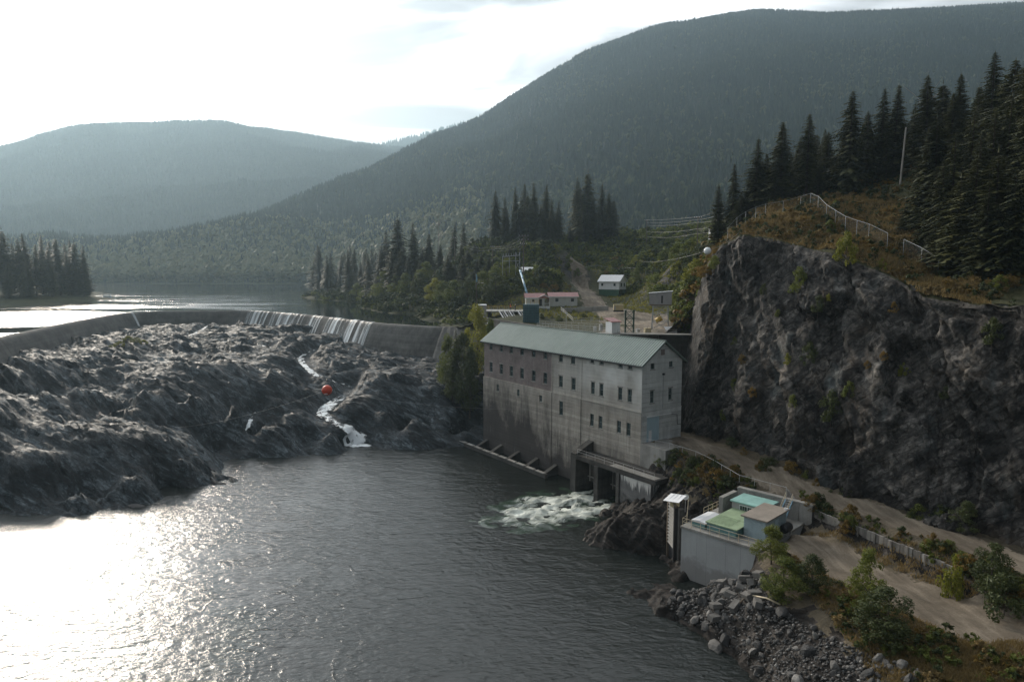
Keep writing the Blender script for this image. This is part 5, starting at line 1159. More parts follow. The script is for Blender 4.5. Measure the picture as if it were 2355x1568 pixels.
# block walls around the back
bwall = empty('block_wing_wall', lt(0.9, 7.6, DZ), ROT); tag(bwall, 'grey concrete-block wing wall beside the turquoise-roofed hut', 'wall')
MB().box(0.04, 0.56, 0.02, 3.98, 0, 2.1).build('wall_core', MAT['concrete'], bwall)
for k in range(5):
    for j in range(4):
        y0 = j * 1.0 + (0.5 if k % 2 else 0) ; y1 = min(y0 + 0.97, 4.0)
        MB().box(0, 0.6, y0 + 0.015, y1, 0.44 * k + 0.01, 0.44 * k + 0.43).build('block', MAT['concrete'], bwall)
    if k % 2: MB().box(0, 0.6, 0.015, 0.485, 0.44 * k + 0.01, 0.44 * k + 0.43).build('block', MAT['concrete'], bwall)
bk = empty('back_retaining_wall', lt(1.2, 12.2, DZ - 0.4), ROT); tag(bk, 'stained concrete retaining wall under the road behind the turquoise-roofed hut', 'wall')
MB().box(0, 10.2, 0, 0.6, 0, 2.75).build('wall_core', MAT['concrete_dark'], bk)
for i in range(6): MB().box(i * 1.7 + 0.02, i * 1.7 + 1.66, -0.08, -0.001, 0.1, 2.7).build('panel', MAT['concrete'], bk)
MB().box(-0.05, 10.25, -0.12, 0.68, 2.751, 2.95).build('coping', MAT['concrete'], bk)
# yellow stairs
st = empty('steel_stairs', lt(8.0, 9.3, DZ), ROT); tag(st, 'steep steel stairs with cream handrails from the platform up to the road', 'stairs')
for q in (0, 0.9): 
    MB().bar((q, 0, 0), (q, 2.7, 2.5), 0.08, 0.22).build('stringer', MAT['blue_pipe'], st)
    MB().tube([(q, 0, 0), (q, 0, 1.0), (q, 2.7, 3.5), (q, 2.7, 2.5)], 0.03).build('handrail', MAT['cream_rail'], st)
    MB().tube([(q, 0, 0.55), (q, 2.7, 3.05)], 0.025).build('mid_rail', MAT['cream_rail'], st)
for i in range(10): MB().box(0.04, 0.86, i * 0.27 + 0.05, i * 0.27 + 0.28, i * 0.25 + 0.12, i * 0.25 + 0.16).build('tread', MAT['galv'], st)
MB().tube([(0.45, 0, 0), (0.45, 0.02, 0.1)], 0.02).build('foot_plate', MAT['galv'], st)
# black tank beside the hut
tk = empty('black_tank', lt(10.35, 7.0, DZ - 0.05), ROT); tag(tk, 'small black barrel-shaped tank beside the block hut', 'tank')
MB().tube([(0, -0.7, 0.75), (0, -0.6, 0.75), (0, 0.6, 0.75), (0, 0.7, 0.75)], 0.55, 16).build('barrel', MAT['black_metal'], tk, True)
for y_ in (-0.4, 0.4): MB().box(-0.5, 0.5, y_ - 0.08, y_ + 0.08, 0, 0.35).build('cradle', MAT['galv'], tk)
# screen tower at the water
scx = empty('intake_screen', (21.35, 88.2, 0), R(-86)); tag(scx, 'tall slatted screen between two posts standing in the water beside the platform', 'screen')
MB().box(-1.7, -1.45, -0.15, 0.15, -2, 8.6).build('post', MAT['wood'], scx)
MB().box(1.45, 1.75, -0.25, 0.25, -2, 8.2).build('post', MAT['black_metal'], scx)
MB().box(1.76, 2.5, 0.2, 0.9, -2, 8.0).build('column', MAT['concrete_dark'], scx)
for i in range(13): MB().add([(-1.44, -0.12, 2.2 + i * 0.45), (1.44, -0.12, 2.2 + i * 0.45), (1.44, 0.1, 2.42 + i * 0.45), (-1.44, 0.1, 2.42 + i * 0.45), (-1.44, -0.12, 2.27 + i * 0.45), (1.44, -0.12, 2.27 + i * 0.45), (1.44, 0.1, 2.49 + i * 0.45), (-1.44, 0.1, 2.49 + i * 0.45)], [(0, 3, 2, 1), (4, 5, 6, 7), (0, 1, 5, 4), (1, 2, 6, 5), (2, 3, 7, 6), (3, 0, 4, 7)]).build('slat', MAT['concrete'], scx)
MB().bar((-1.7, 0, 8.5), (1.8, 0, 8.1), 0.3, 0.25).build('head_beam', MAT['wood'], scx)
MB().add([(-1.44, 0.11, -2), (1.44, 0.11, -2), (1.44, 0.11, 8.0), (-1.44, 0.11, 8.0)], [(0, 1, 2, 3)]).build('back_plate', MAT['black_metal'], scx)
wp = empty('white_roof_panel', D(1552, 1146, 87.6), R(-50)); tag(wp, 'tilted white sheet-metal panel on top of the water screen', 'panel')
MB().add([(-1.25, -0.85, -0.42), (1.25, -0.85, -0.1), (1.25, 0.85, 0.5), (-1.25, 0.85, 0.18), (-1.25, -0.85, -0.37), (1.25, -0.85, -0.05), (1.25, 0.85, 0.55), (-1.25, 0.85, 0.23)], [(0, 3, 2, 1), (4, 5, 6, 7), (0, 1, 5, 4), (1, 2, 6, 5), (2, 3, 7, 6), (3, 0, 4, 7)]).build('sheet', MAT['white_panel'], wp)
for q in (-0.6, 0, 0.6): MB().bar((q, -0.8, -0.22 + q * 0.12), (q, 0.8, 0.42 + q * 0.12), 0.06, 0.05).build('rib', MAT['white_panel'], wp)
MB().tube([(0, 0, 0), (0, 0, -1.3)], 0.07).build('post', MAT['black_metal'], wp)
MB().box(-0.5, 0.4, -0.3, 0.5, -1.1, -0.45).build('motor_box', MAT['tan_metal'], wp)
railing('screen_stairs_rail', [(*AB(-1.4, 3.8), DZ + 1.2), (*AB(0.0, 1.2), DZ)], MAT['cream_rail'], 'pair of cream handrails sloping from the water screen down to the platform', h=1.0, sp=0.7, r=0.03)
dsh = empty('satellite_dish', D(1577, 1142, 91.5), 0); tag(dsh, 'small white dish behind the tilted white panel', 'dish')
mb = MB(); n = 16
vs = [(0, 0.1, 0)] + [(0.42 * math.cos(2 * math.pi * k / n), -0.06, 0.42 * math.sin(2 * math.pi * k / n)) for k in range(n)]
mb.add(vs, [(0, 1 + (k + 1) % n, 1 + k) for k in range(n)]); mb.build('bowl', MAT['white_ball'], dsh, True)
MB().tube([(0, 0.1, 0), (0, 0.12, -2.2)], 0.035).build('mast', MAT['galv'], dsh); MB().bar((0, 0.05, -0.3), (0, -0.35, 0), 0.03).build('feed_arm', MAT['galv'], dsh)

# long panelled retaining wall along the yard
rwl = empty('panelled_retaining_wall', (*wall_line[0], 6.2)); tag(rwl, 'long stained concrete retaining wall of upright panels between the yard and the road', 'wall')
WP = catmull(wall_line, 45); b0 = Vector((*wall_line[0], 6.2))
wmats = [concrete_mat('wall_panel_a', (0.22, 0.205, 0.185), (0.05, 0.047, 0.043), 0, 0.75), concrete_mat('wall_panel_b', (0.14, 0.13, 0.118), (0.035, 0.033, 0.03), 0, 0.8), concrete_mat('wall_panel_c', (0.36, 0.345, 0.32), (0.10, 0.095, 0.09), 0, 0.7)]
for i in range(44):
    p, q = WP[i], WP[i + 1]; d = (q - p) / np.linalg.norm(q - p); nrm_ = np.array((d[1], -d[0])); lean = 0.06 * random.random(); top = 2.3 + 0.14 * random.random() - (0.9 * max(0, (i - 36) / 8))
    z0 = -0.2
    a0 = p + d * 0.02; a1 = q - d * 0.02
    pl = [(a0 + nrm_ * lean), (a1 + nrm_ * lean), (a1 - nrm_ * 0.22), (a0 - nrm_ * 0.22)]
    m_ = wmats[2] if i in (14, 15, 28, 31) else wmats[random.random() < 0.45]
    MB().quadprism([(x - b0[0], y - b0[1]) for x, y in pl], z0, top).build('panel', m_, rwl)
    if i % 4 == 0: MB().quadprism([(x - b0[0], y - b0[1]) for x, y in [p - d * 0.1 + nrm_ * 0.16, p + d * 0.1 + nrm_ * 0.16, p + d * 0.1 + nrm_ * 0.07, p - d * 0.1 + nrm_ * 0.07]], z0, top + 0.05).build('post', wmats[1], rwl)
# the short return at its left end
rt = empty('wall_return', (*W(1806, 1152, 7.2)[:2], 6.3)); tag(rt, 'short concrete return wall at the top of the steel stairs', 'wall')
p0 = Vector((0, 0)); p1 = Vector((WP[0][0] - rt.location.x, WP[0][1] - rt.location.y)); dv_ = (p1 - p0); 
for i in range(3):
    a = p0 + dv_ * (i / 3 + 0.01); b = p0 + dv_ * ((i + 1) / 3 - 0.01); nv = Vector((dv_.y, -dv_.x)).normalized() * 0.25
    MB().quadprism([(a.x, a.y), (b.x, b.y), (b.x - nv.x, b.y - nv.y), (a.x - nv.x, a.y - nv.y)], 0, 2.7).build('panel', wmats[i % 2], rt)

# ================================================================== INTAKE PLATEAU BEHIND THE POWERHOUSE
fw = empty('forebay_wall', (15.5, 137.8, 6)); tag(fw, 'dark stained concrete forebay wall behind the powerhouse roof', 'wall')
def fwl(x0, y0, x1, y1, zb, zt, th_=0.8):
    d = Vector((x1 - x0, y1 - y0)).normalized(); n_ = Vector((-d.y, d.x)) * th_; L = math.hypot(x1 - x0, y1 - y0); k = max(1, int(L / 4.5))
    for i in range(k):
        a = (x0 - 15.5 + (x1 - x0) * (i / k + 0.002), y0 - 137.8 + (y1 - y0) * (i / k + 0.002)); b = (x0 - 15.5 + (x1 - x0) * ((i + 1) / k - 0.002), y0 - 137.8 + (y1 - y0) * ((i + 1) / k - 0.002))
        MB().quadprism([a, b, (b[0] + n_.x, b[1] + n_.y), (a[0] + n_.x, a[1] + n_.y)], zb - 6, zt - 6).build('wall_panel', MAT['concrete_dark'], fw)
fwl(15.5, 137.8, 38.5, 134.8, 8, 26.05); fwl(-9.5, 190.0, 15.45, 137.9, 8, 25.9)
MB().box(0.0, 23.2, -3.2, -0.6, 20.2, 20.35).build('coping', MAT['concrete'], fw).rotation_euler = (0, 0, math.atan2(-3, 23))
# intake deck with the two workers
dk = empty('intake_deck', (0, 195, 27.3), R(-3)); tag(dk, 'raised concrete intake deck where two workers stand', 'deck')
MB().box(-10.5, 4.2, -3.6, 4.2, -0.35, 0).build('deck_slab', MAT['concrete_pale'], dk)
for x_ in np.arange(-9.8, 4.2, 3.4): MB().box(x_ - 0.3, x_ + 0.3, -3.3, 3.8, -5, -0.351).build('pier', MAT['concrete_dark'], dk)
railing('rear_railing', [(-10.3, 4.0, 0), (4.0, 4.0, 0)], MAT['yellow_paint'], None, dk, sp=1.6, r=0.035)
railing('front_railing', [(-10.3, -3.4, 0), (4.0, -3.4, 0)], MAT['steel_rail'], None, dk, sp=1.6, r=0.035)
railing('side_railing', [(-10.3, -3.4, 0), (-10.3, 4.0, 0)], MAT['steel_rail'], None, dk, sp=1.8, r=0.035)
for k, x_ in enumerate((-9.5, -3.6, -2.2, -0.8, 1.6)):
    q = empty('slide_rail', (x_, 191.3, 27.3)); tag(q, '%s of the grey sloping trash-rack guides below the intake deck, from the left' % ORD[k], 'guide rail', 'sloping guide rails')
    MB().bar((0, 0, 0), (4.4, -17, -5.6), 0.22, 0.3).build('guide', MAT['galv'], q)
    MB().bar((0.55, 0, 0.35), (4.95, -17, -5.25), 0.08, 0.08).build('top_rail', MAT['steel_rail'], q)
    for s in (0.2, 0.5, 0.8): MB().bar((4.4 * s, -17 * s, -5.6 * s), (4.4 * s + 0.55, -17 * s, -5.6 * s + 0.35), 0.07).build('strut', MAT['steel_rail'], q)
# teal stop-log stack
sg = empty('teal_gate_stack', D(1221, 746, 178), R(-8)); tag(sg, 'tall stack of dark teal steel stoplogs beside the intake deck', 'gate')
gz = sg.location.z; GH = D(1221, 700, 178)[2] - gz
MB().box(-2.0, 2.0, 0.3, 1.6, 0, GH).build('gate_core', MAT['teal_gate'], sg)
for i in range(8):
    z0 = GH * i / 8; b_ = MB().box(-2.1, 2.1, -0.05, 0.29, z0 + 0.03, z0 + GH / 8 - 0.05).build('stoplog', MAT['teal_gate'], sg)
    for k in range(7): MB().box(-1.9 + k * 0.6, -1.78 + k * 0.6, -0.2, -0.051, z0 + 0.06, z0 + GH / 8 - 0.1).build('stiffener', MAT['teal_gate'], b_)
    MB().box(-2.1, 2.1, -0.22, -0.052, z0 + GH / 8 - 0.16, z0 + GH / 8 - 0.06).build('flange', MAT['teal_gate'], b_)
railing('top_railing', [(-2.3, 0.2, GH), (2.0, 0.2, GH), (2.0, 1.5, GH)], MAT['yellow_paint'], None, sg, sp=1.2, r=0.035)
# houses -----------------------------------------------------------
def house(name, loc, rz, label, w, d, h, roof_h, wallm, roofm, wins, doors=(), skirt=None, skirt_h=0.0, ov_=0.45, gwins=(), siding=0.25):
    """w along x (eaves), d along y (gable ends on +-x); front is -y"""
    r_ = empty(name, loc, rz); tag(r_, label, 'house'); b = skirt_h
    if skirt: MB().box(0.06, w - 0.06, 0.06, d - 0.06, -1.5, b).build('skirting', skirt, r_)
    mb = MB(); mb.add([(0, 0, b), (w, 0, b), (w, d, b), (0, d, b), (0, 0, b + h), (w, 0, b + h), (w, d, b + h), (0, d, b + h), (0, d / 2, b + h + roof_h), (w, d / 2, b + h + roof_h)],
           [(0, 1, 5, 4), (1, 2, 6, 9, 5), (2, 3, 7, 6), (3, 0, 4, 8, 7), (0, 3, 2, 1)])
    if not skirt: mb.box(0.05, w - 0.05, 0.05, d - 0.05, -1.5, b - 0.001)
    wl_ = mb.build('wall', wallm, r_)
    z = b + siding
    while z < b + h:
        MB().box(-0.015, w + 0.015, -0.02, -0.001, z, z + 0.03).build('siding_board', wallm, wl_); MB().box(w + 0.001, w + 0.02, 0, d, z, z + 0.03).build('siding_board', wallm, wl_)
        MB().box(-0.02, -0.001, 0, d, z, z + 0.03).build('siding_board', wallm, wl_); z += siding
    s = roof_h / (d / 2)
    for q in (0, 1):
        ye = -ov_ if q == 0 else d + ov_; ze = b + h - ov_ * s + 0.03; zr = b + h + roof_h + 0.03
        rs = MB().add([(-ov_, ye, ze), (w + ov_, ye, ze), (w + ov_, d / 2, zr), (-ov_, d / 2, zr), (-ov_, ye, ze + 0.12), (w + ov_, ye, ze + 0.12), (w + ov_, d / 2, zr + 0.12), (-ov_, d / 2, zr + 0.12)],
             [(0, 3, 2, 1), (4, 5, 6, 7), (0, 1, 5, 4), (1, 2, 6, 5), (2, 3, 7, 6), (3, 0, 4, 7)]).build('roof_slope', roofm, r_)
        for xx_ in np.arange(-ov_ + 0.1, w + ov_, 0.6): MB().bar((xx_, ye, ze + 0.14), (xx_, d / 2, zr + 0.14), 0.06, 0.05).build('roof_seam', roofm, rs)
        MB().bar((-ov_, ye, ze + 0.03), (w + ov_, ye, ze + 0.03), 0.06, 0.2).build('fascia', MAT['white_paint'], rs)
    def win(x, z, ww, hh, side):
        f = MB()
        if side == 'f': f.box(x - ww / 2 - 0.09, x + ww / 2 + 0.09, -0.06, -0.021, z - 0.09, z + hh + 0.09)
        else: f.box(w + 0.021, w + 0.06, x - ww / 2 - 0.09, x + ww / 2 + 0.09, z - 0.09, z + hh + 0.09)
        fo = f.build('window_frame', MAT['white_paint'], r_); p = MB()
        if side == 'f': p.box(x - ww / 2, x + ww / 2, -0.075, -0.061, z, z + hh)
        else: p.box(w + 0.061, w + 0.075, x - ww / 2, x + ww / 2, z, z + hh)
        p.build('pane', MAT['glass'], fo)
    for q in wins: win(q[0], b + q[1], q[2], q[3], 'f')
    for q in gwins: win(q[0], b + q[1], q[2], q[3], 's')
    for q in doors:
        do = MB().box(q[0] - q[1] / 2, q[0] + q[1] / 2, -0.07, -0.021, b, b + q[2]).build('door', MAT['black_metal'], r_)
        MB().box(q[0] + q[1] / 2 - 0.15, q[0] + q[1] / 2 - 0.08, -0.1, -0.071, b + 0.95, b + 1.05).build('handle', MAT['galv'], do)
    return r_
# red-roofed bungalow (right, longer) and the porch cottage (left)
h1 = house('red_roof_house', D(1264, 704, 206), R(3), 'long white bungalow with a faded red roof, right of the porch cottage', 8.4, 5.2, 2.9, 1.0, MAT['offwhite_siding'], MAT['red_roof'], [(2.2, 1.35, 0.95, 1.0), (6.9, 1.35, 0.95, 1.0)], gwins=[(2.5, 1.3, 0.9, 1.0)])
MB().box(-0.9, -0.1, -0.2, 0.2, 1.2, 2.4).build('notice_board', MAT['wood'], h1)
h2 = house('porch_cottage', D(1210, 705, 203), R(3), 'small white cottage with a red roof and a columned front porch', 5.4, 4.6, 2.7, 1.05, MAT['offwhite_siding'], MAT['red_roof'], [(2.1, 1.4, 0.7, 0.75)])
MB().box(3.3, 6.9, -2.3, -0.05, -1.6, 0.12).build('porch_floor', MAT['white_paint'], h2)
for x_ in (3.45, 5.1, 6.75): MB().box(x_ - 0.09, x_ + 0.09, -2.25, -2.07, 0.121, 2.55).build('porch_column', MAT['white_paint'], h2)
MB().add([(3.1, -2.6, 2.56), (7.1, -2.6, 2.56), (7.1, 0.0, 2.56), (3.1, 0.0, 2.56), (5.1, -2.6, 3.5), (5.1, 0.6, 3.5)], [(0, 1, 4), (3, 5, 2), (0, 4, 5, 3), (1, 2, 5, 4), (0, 3, 2, 1)]).build('porch_gable', MAT['red_roof'], h2)
for q in (-1, 1): MB().bar((5.1 + q * 2.0, -2.62, 2.6), (5.1, -2.62, 3.5), 0.05, 0.2).build('porch_trim', MAT['white_paint'], h2)
do = MB().box(3.8, 4.7, -0.09, -0.03, 0.13, 2.2).build('door', MAT['black_metal'], h2); MB().box(4.55, 4.62, -0.12, -0.091, 1.1, 1.2).build('handle', MAT['galv'], do)
for x_ in np.arange(5.2, 6.7, 0.35): MB().box(x_, x_ + 0.05, -2.18, -2.13, 0.121, 1.0).build('baluster', MAT['white_paint'], h2)
MB().box(5.1, 6.7, -2.2, -2.1, 1.001, 1.08).build('porch_rail', MAT['white_paint'], h2)
h3 = house('white_house', D(1377, 676, 236), R(-33), 'white cottage on a green skirt beside the gravel road', 7.6, 5.6, 2.9, 1.9, MAT['white_paint'], MAT['white_panel'], [(1.3, 1.2, 0.75, 0.85), (5.9, 1.2, 0.75, 0.85)], skirt=MAT['green_skirt'], skirt_h=1.6, gwins=[(1.5, 1.0, 1.15, 1.15), (4.1, 1.0, 1.15, 1.15)])
MB().box(3.3, 4.1, -0.05, -0.021, 1.62, 3.6).build('door', MAT['white_panel'], h3)
# hut on a steel trestle -----------------------------------------
tw = empty('trestle_hut', W(1518, 758, 26), R(-14)); tag(tw, 'grey corrugated hut standing high on a steel trestle tower', 'tower')
TH = 5.3
for sx in (-1, 1):
    for sy in (-1, 1): MB().bar((sx * 1.75, sy * 1.3, 0), (sx * 1.55, sy * 1.2, TH), 0.2).build('leg', MAT['galv'], tw)
for k in range(3):
    z0, z1 = 0.2 + k * 1.65, 1.75 + k * 1.65
    for sy in (-1, 1):
        MB().bar((-1.7, sy * 1.28, z0), (1.62, sy * 1.24, z1), 0.07).build('brace', MAT['galv'], tw); MB().bar((1.7, sy * 1.28, z0), (-1.62, sy * 1.24, z1), 0.07).build('brace', MAT['galv'], tw)
        MB().bar((-1.65, sy * 1.25, z1), (1.65, sy * 1.25, z1), 0.09).build('girt', MAT['galv'], tw)
    for sx in (-1, 1): MB().bar((sx * 1.68, -1.28, z0), (sx * 1.62, 1.24, z1), 0.07).build('brace', MAT['galv'], tw)
MB().box(-2.3, 2.3, -1.9, 1.9, TH, TH + 0.22).build('floor_frame', MAT['wood'], tw)
hb = MB().quadprism([(-2.3, -1.8), (2.3, -1.8), (2.3, 1.8), (-2.3, 1.8)], TH + 0.221, [TH + 2.5, TH + 2.95, TH + 2.95, TH + 2.5]).build('hut_wall', MAT['grey_siding'], tw)
for i in range(16): MB().box(-2.25 + i * 0.29, -2.15 + i * 0.29, -1.84, -1.801, TH + 0.23, TH + 2.45).build('corrugation', MAT['grey_siding'], hb)
for i in range(12): MB().box(-2.34, -2.301, -1.7 + i * 0.29, -1.6 + i * 0.29, TH + 0.23, TH + 2.45).build('corrugation', MAT['grey_siding'], hb)
MB().quadprism([(-2.55, -2.0), (2.55, -2.0), (2.55, 2.0), (-2.55, 2.0)], [TH + 2.51, TH + 2.97, TH + 2.97, TH + 2.51], [TH + 2.62, TH + 3.08, TH + 3.08, TH + 2.62]).build('roof', MAT['galv'], tw)
MB().box(0.15, 0.5, -1.86, -1.845, TH + 0.5, TH + 2.1).build('door_slot', MAT['black_metal'], tw)
MB().tube([(-0.9, -0.8, 1.9), (0.3, -0.8, 2.6)], 0.55, 12).build('winch_drum', MAT['yellow_paint'], tw, True)
# red-topped gate shaft
gs = empty('gate_shaft_hut', W(1409, 769, 26), R(30)); tag(gs, 'narrow white shaft hut with a sloping red roof behind the ridge', 'hut')
MB().box(-1.0, 1.0, -1.0, 1.0, -3.5, 2.5).build('wall', MAT['white_paint'], gs)
MB().quadprism([(-1.25, -1.25), (1.25, -1.25), (1.25, 1.25), (-1.25, 1.25)], [2.51, 2.51, 3.1, 3.1], [2.66, 2.66, 3.25, 3.25]).build('roof', MAT['red_roof'], gs)
for s in (-1, 1): MB().box(-1.04 if s < 0 else 0.96, -0.96 if s < 0 else 1.04, -1.04, -1.001, -3.4, 2.45).build('corner_trim', MAT['white_panel'], gs)
# green hoist frame
hf = empty('green_hoist_frame', W(1447, 769, 26), R(8)); tag(hf, 'dark green steel hoist frame with crossed bracing', 'hoist')
for s in (-1, 1): MB().bar((s * 0.85, 0, 0), (s * 0.85, 0, 4.6), 0.3).build('upright', MAT['green_steel'], hf); MB().box(s * 0.85 - 0.2, s * 0.85 + 0.2, -0.2, 0.2, 4.601, 4.9).build('sheave_head', MAT['green_steel'], hf)
for z0 in (0.4, 1.8, 3.2):
    MB().bar((-0.7, 0, z0), (0.7, 0, z0 + 1.3), 0.1).build('brace', MAT['green_steel'], hf); MB().bar((0.7, 0.02, z0), (-0.7, 0.02, z0 + 1.3), 0.1).build('brace', MAT['green_steel'], hf); MB().bar((-0.7, 0, z0 + 1.36), (0.7, 0, z0 + 1.36), 0.12).build('girt', MAT['green_steel'], hf)
# generator
ge = empty('generator', D(1422, 717, 181), R(-3)); tag(ge, 'tan metal generator box on a black base beside the gravel road', 'generator')
MB().box(-1.35, 1.35, -0.6, 0.6, 0, 0.45).build('base', MAT['black_metal'], ge)
gb = MB().box(-1.3, 1.3, -0.58, 0.58, 0.451, 1.95).build('housing', MAT['tan_metal'], ge)
MB().box(-1.15, -0.75, -0.62, -0.581, 0.6, 1.5).build('control_panel', MAT['galv'], gb)
for i in range(4): MB().box(-0.4 + i * 0.42, -0.1 + i * 0.42, -0.61, -0.581, 0.7, 1.6).build('louvre', MAT['tan_metal'], gb)
# solar panel and small boxes
sp_ = empty('solar_panel', W(1543, 766, 26), R(20)); tag(sp_, 'tilted white panel at the foot of the trestle tower', 'panel')
MB().add([(-1.1, -0.7, 0.2), (1.1, -0.7, 0.2), (0.9, 0.7, 1.3), (-1.3, 0.7, 1.3), (-1.1, -0.66, 0.16), (1.1, -0.66, 0.16), (0.9, 0.74, 1.26), (-1.3, 0.74, 1.26)], [(0, 1, 2, 3), (7, 6, 5, 4), (0, 4, 5, 1), (1, 5, 6, 2), (2, 6, 7, 3), (3, 7, 4, 0)]).build('sheet', MAT['white_panel'], sp_)
for x_ in (-0.9, 0.7): MB().bar((x_, 0.6, 0), (x_, 0.6, 1.15), 0.07).build('leg', MAT['galv'], sp_)
MB().tube([(0.8, 0.6, 1.2), (0.85, 0.6, 2.0)], 0.025).build('antenna', MAT['galv'], sp_)
for i, (u, v, w_, h_, m_, lb_) in enumerate([(1489, 766, 1.3, 0.95, 'tan_metal', 'low tan equipment box left of the trestle tower'), (1467, 764, 0.7, 0.6, 'galv', 'small grey winch box right of the green hoist frame'), (1382, 760, 0.6, 1.2, 'galv', 'grey gate actuator left of the red-topped shaft hut'), (1368, 762, 0.5, 0.9, 'galv', 'smaller grey gate actuator farther left of the shaft hut')]):
    e_ = empty('equipment_box', W(u, v, 26), R(10)); tag(e_, lb_, 'box')
    MB().box(-w_ / 2, w_ / 2, -0.4, 0.4, 0, h_).build('casing', MAT[m_], e_); MB().box(-w_ / 2 - 0.04, w_ / 2 + 0.04, -0.44, 0.44, h_ + 0.001, h_ + 0.07).build('lid', MAT[m_], e_)
    MB().tube([(0, 0, h_), (0, 0, h_ + 0.5)], 0.05).build('stem', MAT['galv'], e_)
# small grey shed on the left of the deck
sh = empty('small_shed', D(1110, 715, 190), R(5)); tag(sh, 'small grey corrugated shed at the left end of the intake deck', 'shed')
MB().quadprism([(-1.0, -0.8), (1.0, -0.8), (1.0, 0.8), (-1.0, 0.8)], -3, [1.55, 1.55, 1.75, 1.75]).build('wall', MAT['grey_siding'], sh)
MB().quadprism([(-1.12, -0.95), (1.12, -0.95), (1.12, 0.95), (-1.12, 0.95)], [1.555, 1.555, 1.755, 1.755], [1.65, 1.65, 1.85, 1.85]).build('roof', MAT['galv'], sh)
for i in range(7): MB().box(-0.95 + i * 0.28, -0.85 + i * 0.28, -0.83, -0.801, 0, 1.5).build('corrugation', MAT['grey_siding'], sh)
# railings over the forebay
railing('forebay_railing', [D(1235, 752, 150)[:2] + (26.0,), D(1330, 757, 142)[:2] + (26.0,), D(1400, 763, 137.5)[:2] + (26.0,)], MAT['steel_rail'], 'near grey railing along the forebay just over the roof ridge', h=1.15, sp=1.7, r=0.035, rails=(1.0, 0.66, 0.33))
railing('forebay_railing', [D(1240, 744, 162)[:2] + (25.6,), D(1330, 748, 155)[:2] + (25.7,), D(1385, 752, 150)[:2] + (25.8,)], MAT['steel_rail'], 'farther grey railing across the forebay behind the near one', h=1.15, sp=1.9, r=0.035)
railing('forebay_railing', [D(1290, 716, 178), D(1318, 742, 170), D(1400, 742, 165)], MAT['steel_rail'], 'pale railing running down the steps right of the teal stoplogs', h=1.1, sp=2.2, r=0.04)
railing('forebay_railing', [W(1420, 770, 26), W(1490, 771, 26), W(1555, 771, 26)], MAT['steel_rail'], 'railing on the dark forebay wall below the trestle tower', h=1.1, sp=1.8, r=0.03)
# low yard wall by the road
yw = empty('low_yard_wall', D(1290, 716, 192), 0); tag(yw, 'low weathered concrete wall between the yard and the generator', 'wall')
q0 = Vector(D(1290, 713, 192)); q1 = Vector(D(1400, 708, 188))
for i in range(8):
    a = (q1 - q0) * (i / 8) ; b = (q1 - q0) * ((i + 0.98) / 8)
    MB().quadprism([(a.x, a.y), (b.x, b.y), (b.x, b.y + 0.4), (a.x, a.y + 0.4)], [a.z - 2] * 4, [a.z + 0.9, b.z + 0.9, b.z + 0.9, a.z + 0.9]).build('panel', MAT['concrete'], yw)
# lamp posts
for u, vb, vt, Y, lb_ in [(1302, 766, 722, 150, 'lamp post on the forebay right of the teal stoplogs'), (1413, 757, 738, 152, 'short lamp post behind the red-topped shaft hut')]:
    b_ = D(u, vb, Y); H_ = D(u, vt, Y)[2] - b_[2]; e_ = empty('lamp_post', b_); tag(e_, lb_, 'lamp post', 'lamp posts on the forebay')
    MB().tube([(0, 0, -2), (0, 0, H_)], 0.06).build('pole', MAT['steel_rail'], e_)
    lm = MB().tube([(0, 0, H_ - 0.05), (0, 0, H_ + 0.28)], 0.12, 8, 0.26).build('lantern', MAT['white_panel'], e_); MB().tube([(0, 0, H_ + 0.28), (0, 0, H_ + 0.4)], 0.3, 8, 0.05).build('cap', MAT['black_metal'], lm)
e_ = empty('street_light', D(1096, 700, 205)); tag(e_, 'tall wooden street-light pole with a curved arm left of the intake deck', 'street light')
H_ = D(1096, 652, 205)[2] - e_.location.z
MB().tube([(0, 0, -3), (0, 0, H_ + 0.5)], 0.13, 7, 0.1).build('pole', MAT['pole_wood'], e_)
MB().tube([(0, 0, H_ - 0.6), (0.5, 0, H_ + 0.15), (1.2, 0, H_ + 0.3), (1.7, 0, H_ + 0.25)], 0.05).build('arm', MAT['galv'], e_); MB().box(1.5, 2.1, -0.15, 0.15, H_ + 0.12, H_ + 0.26).build('lamp_head', MAT['white_panel'], e_)
fl = empty('flag', D(1094.5, 655, 205.4)); tag(fl, 'limp pale blue flag on a thin staff beside the street light', 'flag')
MB().tube([(0, 0, -1), (0, 0, 3.4)], 0.05).build('staff', MAT['galv'], fl)
mb = MB()
for i in range(6):
    for j in range(5): mb.v.append((0.06 + 0.09 * j + 0.05 * math.sin(i * 1.3 + j), 0.12 * math.sin(j * 1.7 + i * 0.5), 3.2 - 0.46 * i - 0.06 * j))
mb.f = [(i * 5 + j, i * 5 + j + 1, (i + 1) * 5 + j + 1, (i + 1) * 5 + j) for i in range(5) for j in range(4)]; mb.build('cloth', MAT['blue_pipe'], fl, True)
# blue pipe on the bank
e_ = empty('blue_pipe', D(1213, 678, 208)); tag(e_, 'straight pale blue pipe running down the bank to the porch cottage', 'pipe')
t_ = Vector(D(1196, 622, 222)) - Vector(e_.location); MB().tube([(0, 0, 0), t_], 0.30, 10).build('pipe_run', MAT['blue_pipe'], e_, True)
for s in (0.15, 0.4, 0.65, 0.9): MB().tube([t_ * s, t_ * (s + 0.02)], 0.38, 10).build('collar', MAT['blue_pipe'], e_)
rs_ = house('roof_shed', D(1206, 632, 238), R(20), 'low pale shed roof showing over the knoll at the pipe top', 6.0, 4.0, 1.6, 0.9, MAT['white_paint'], MAT['white_panel'], [])
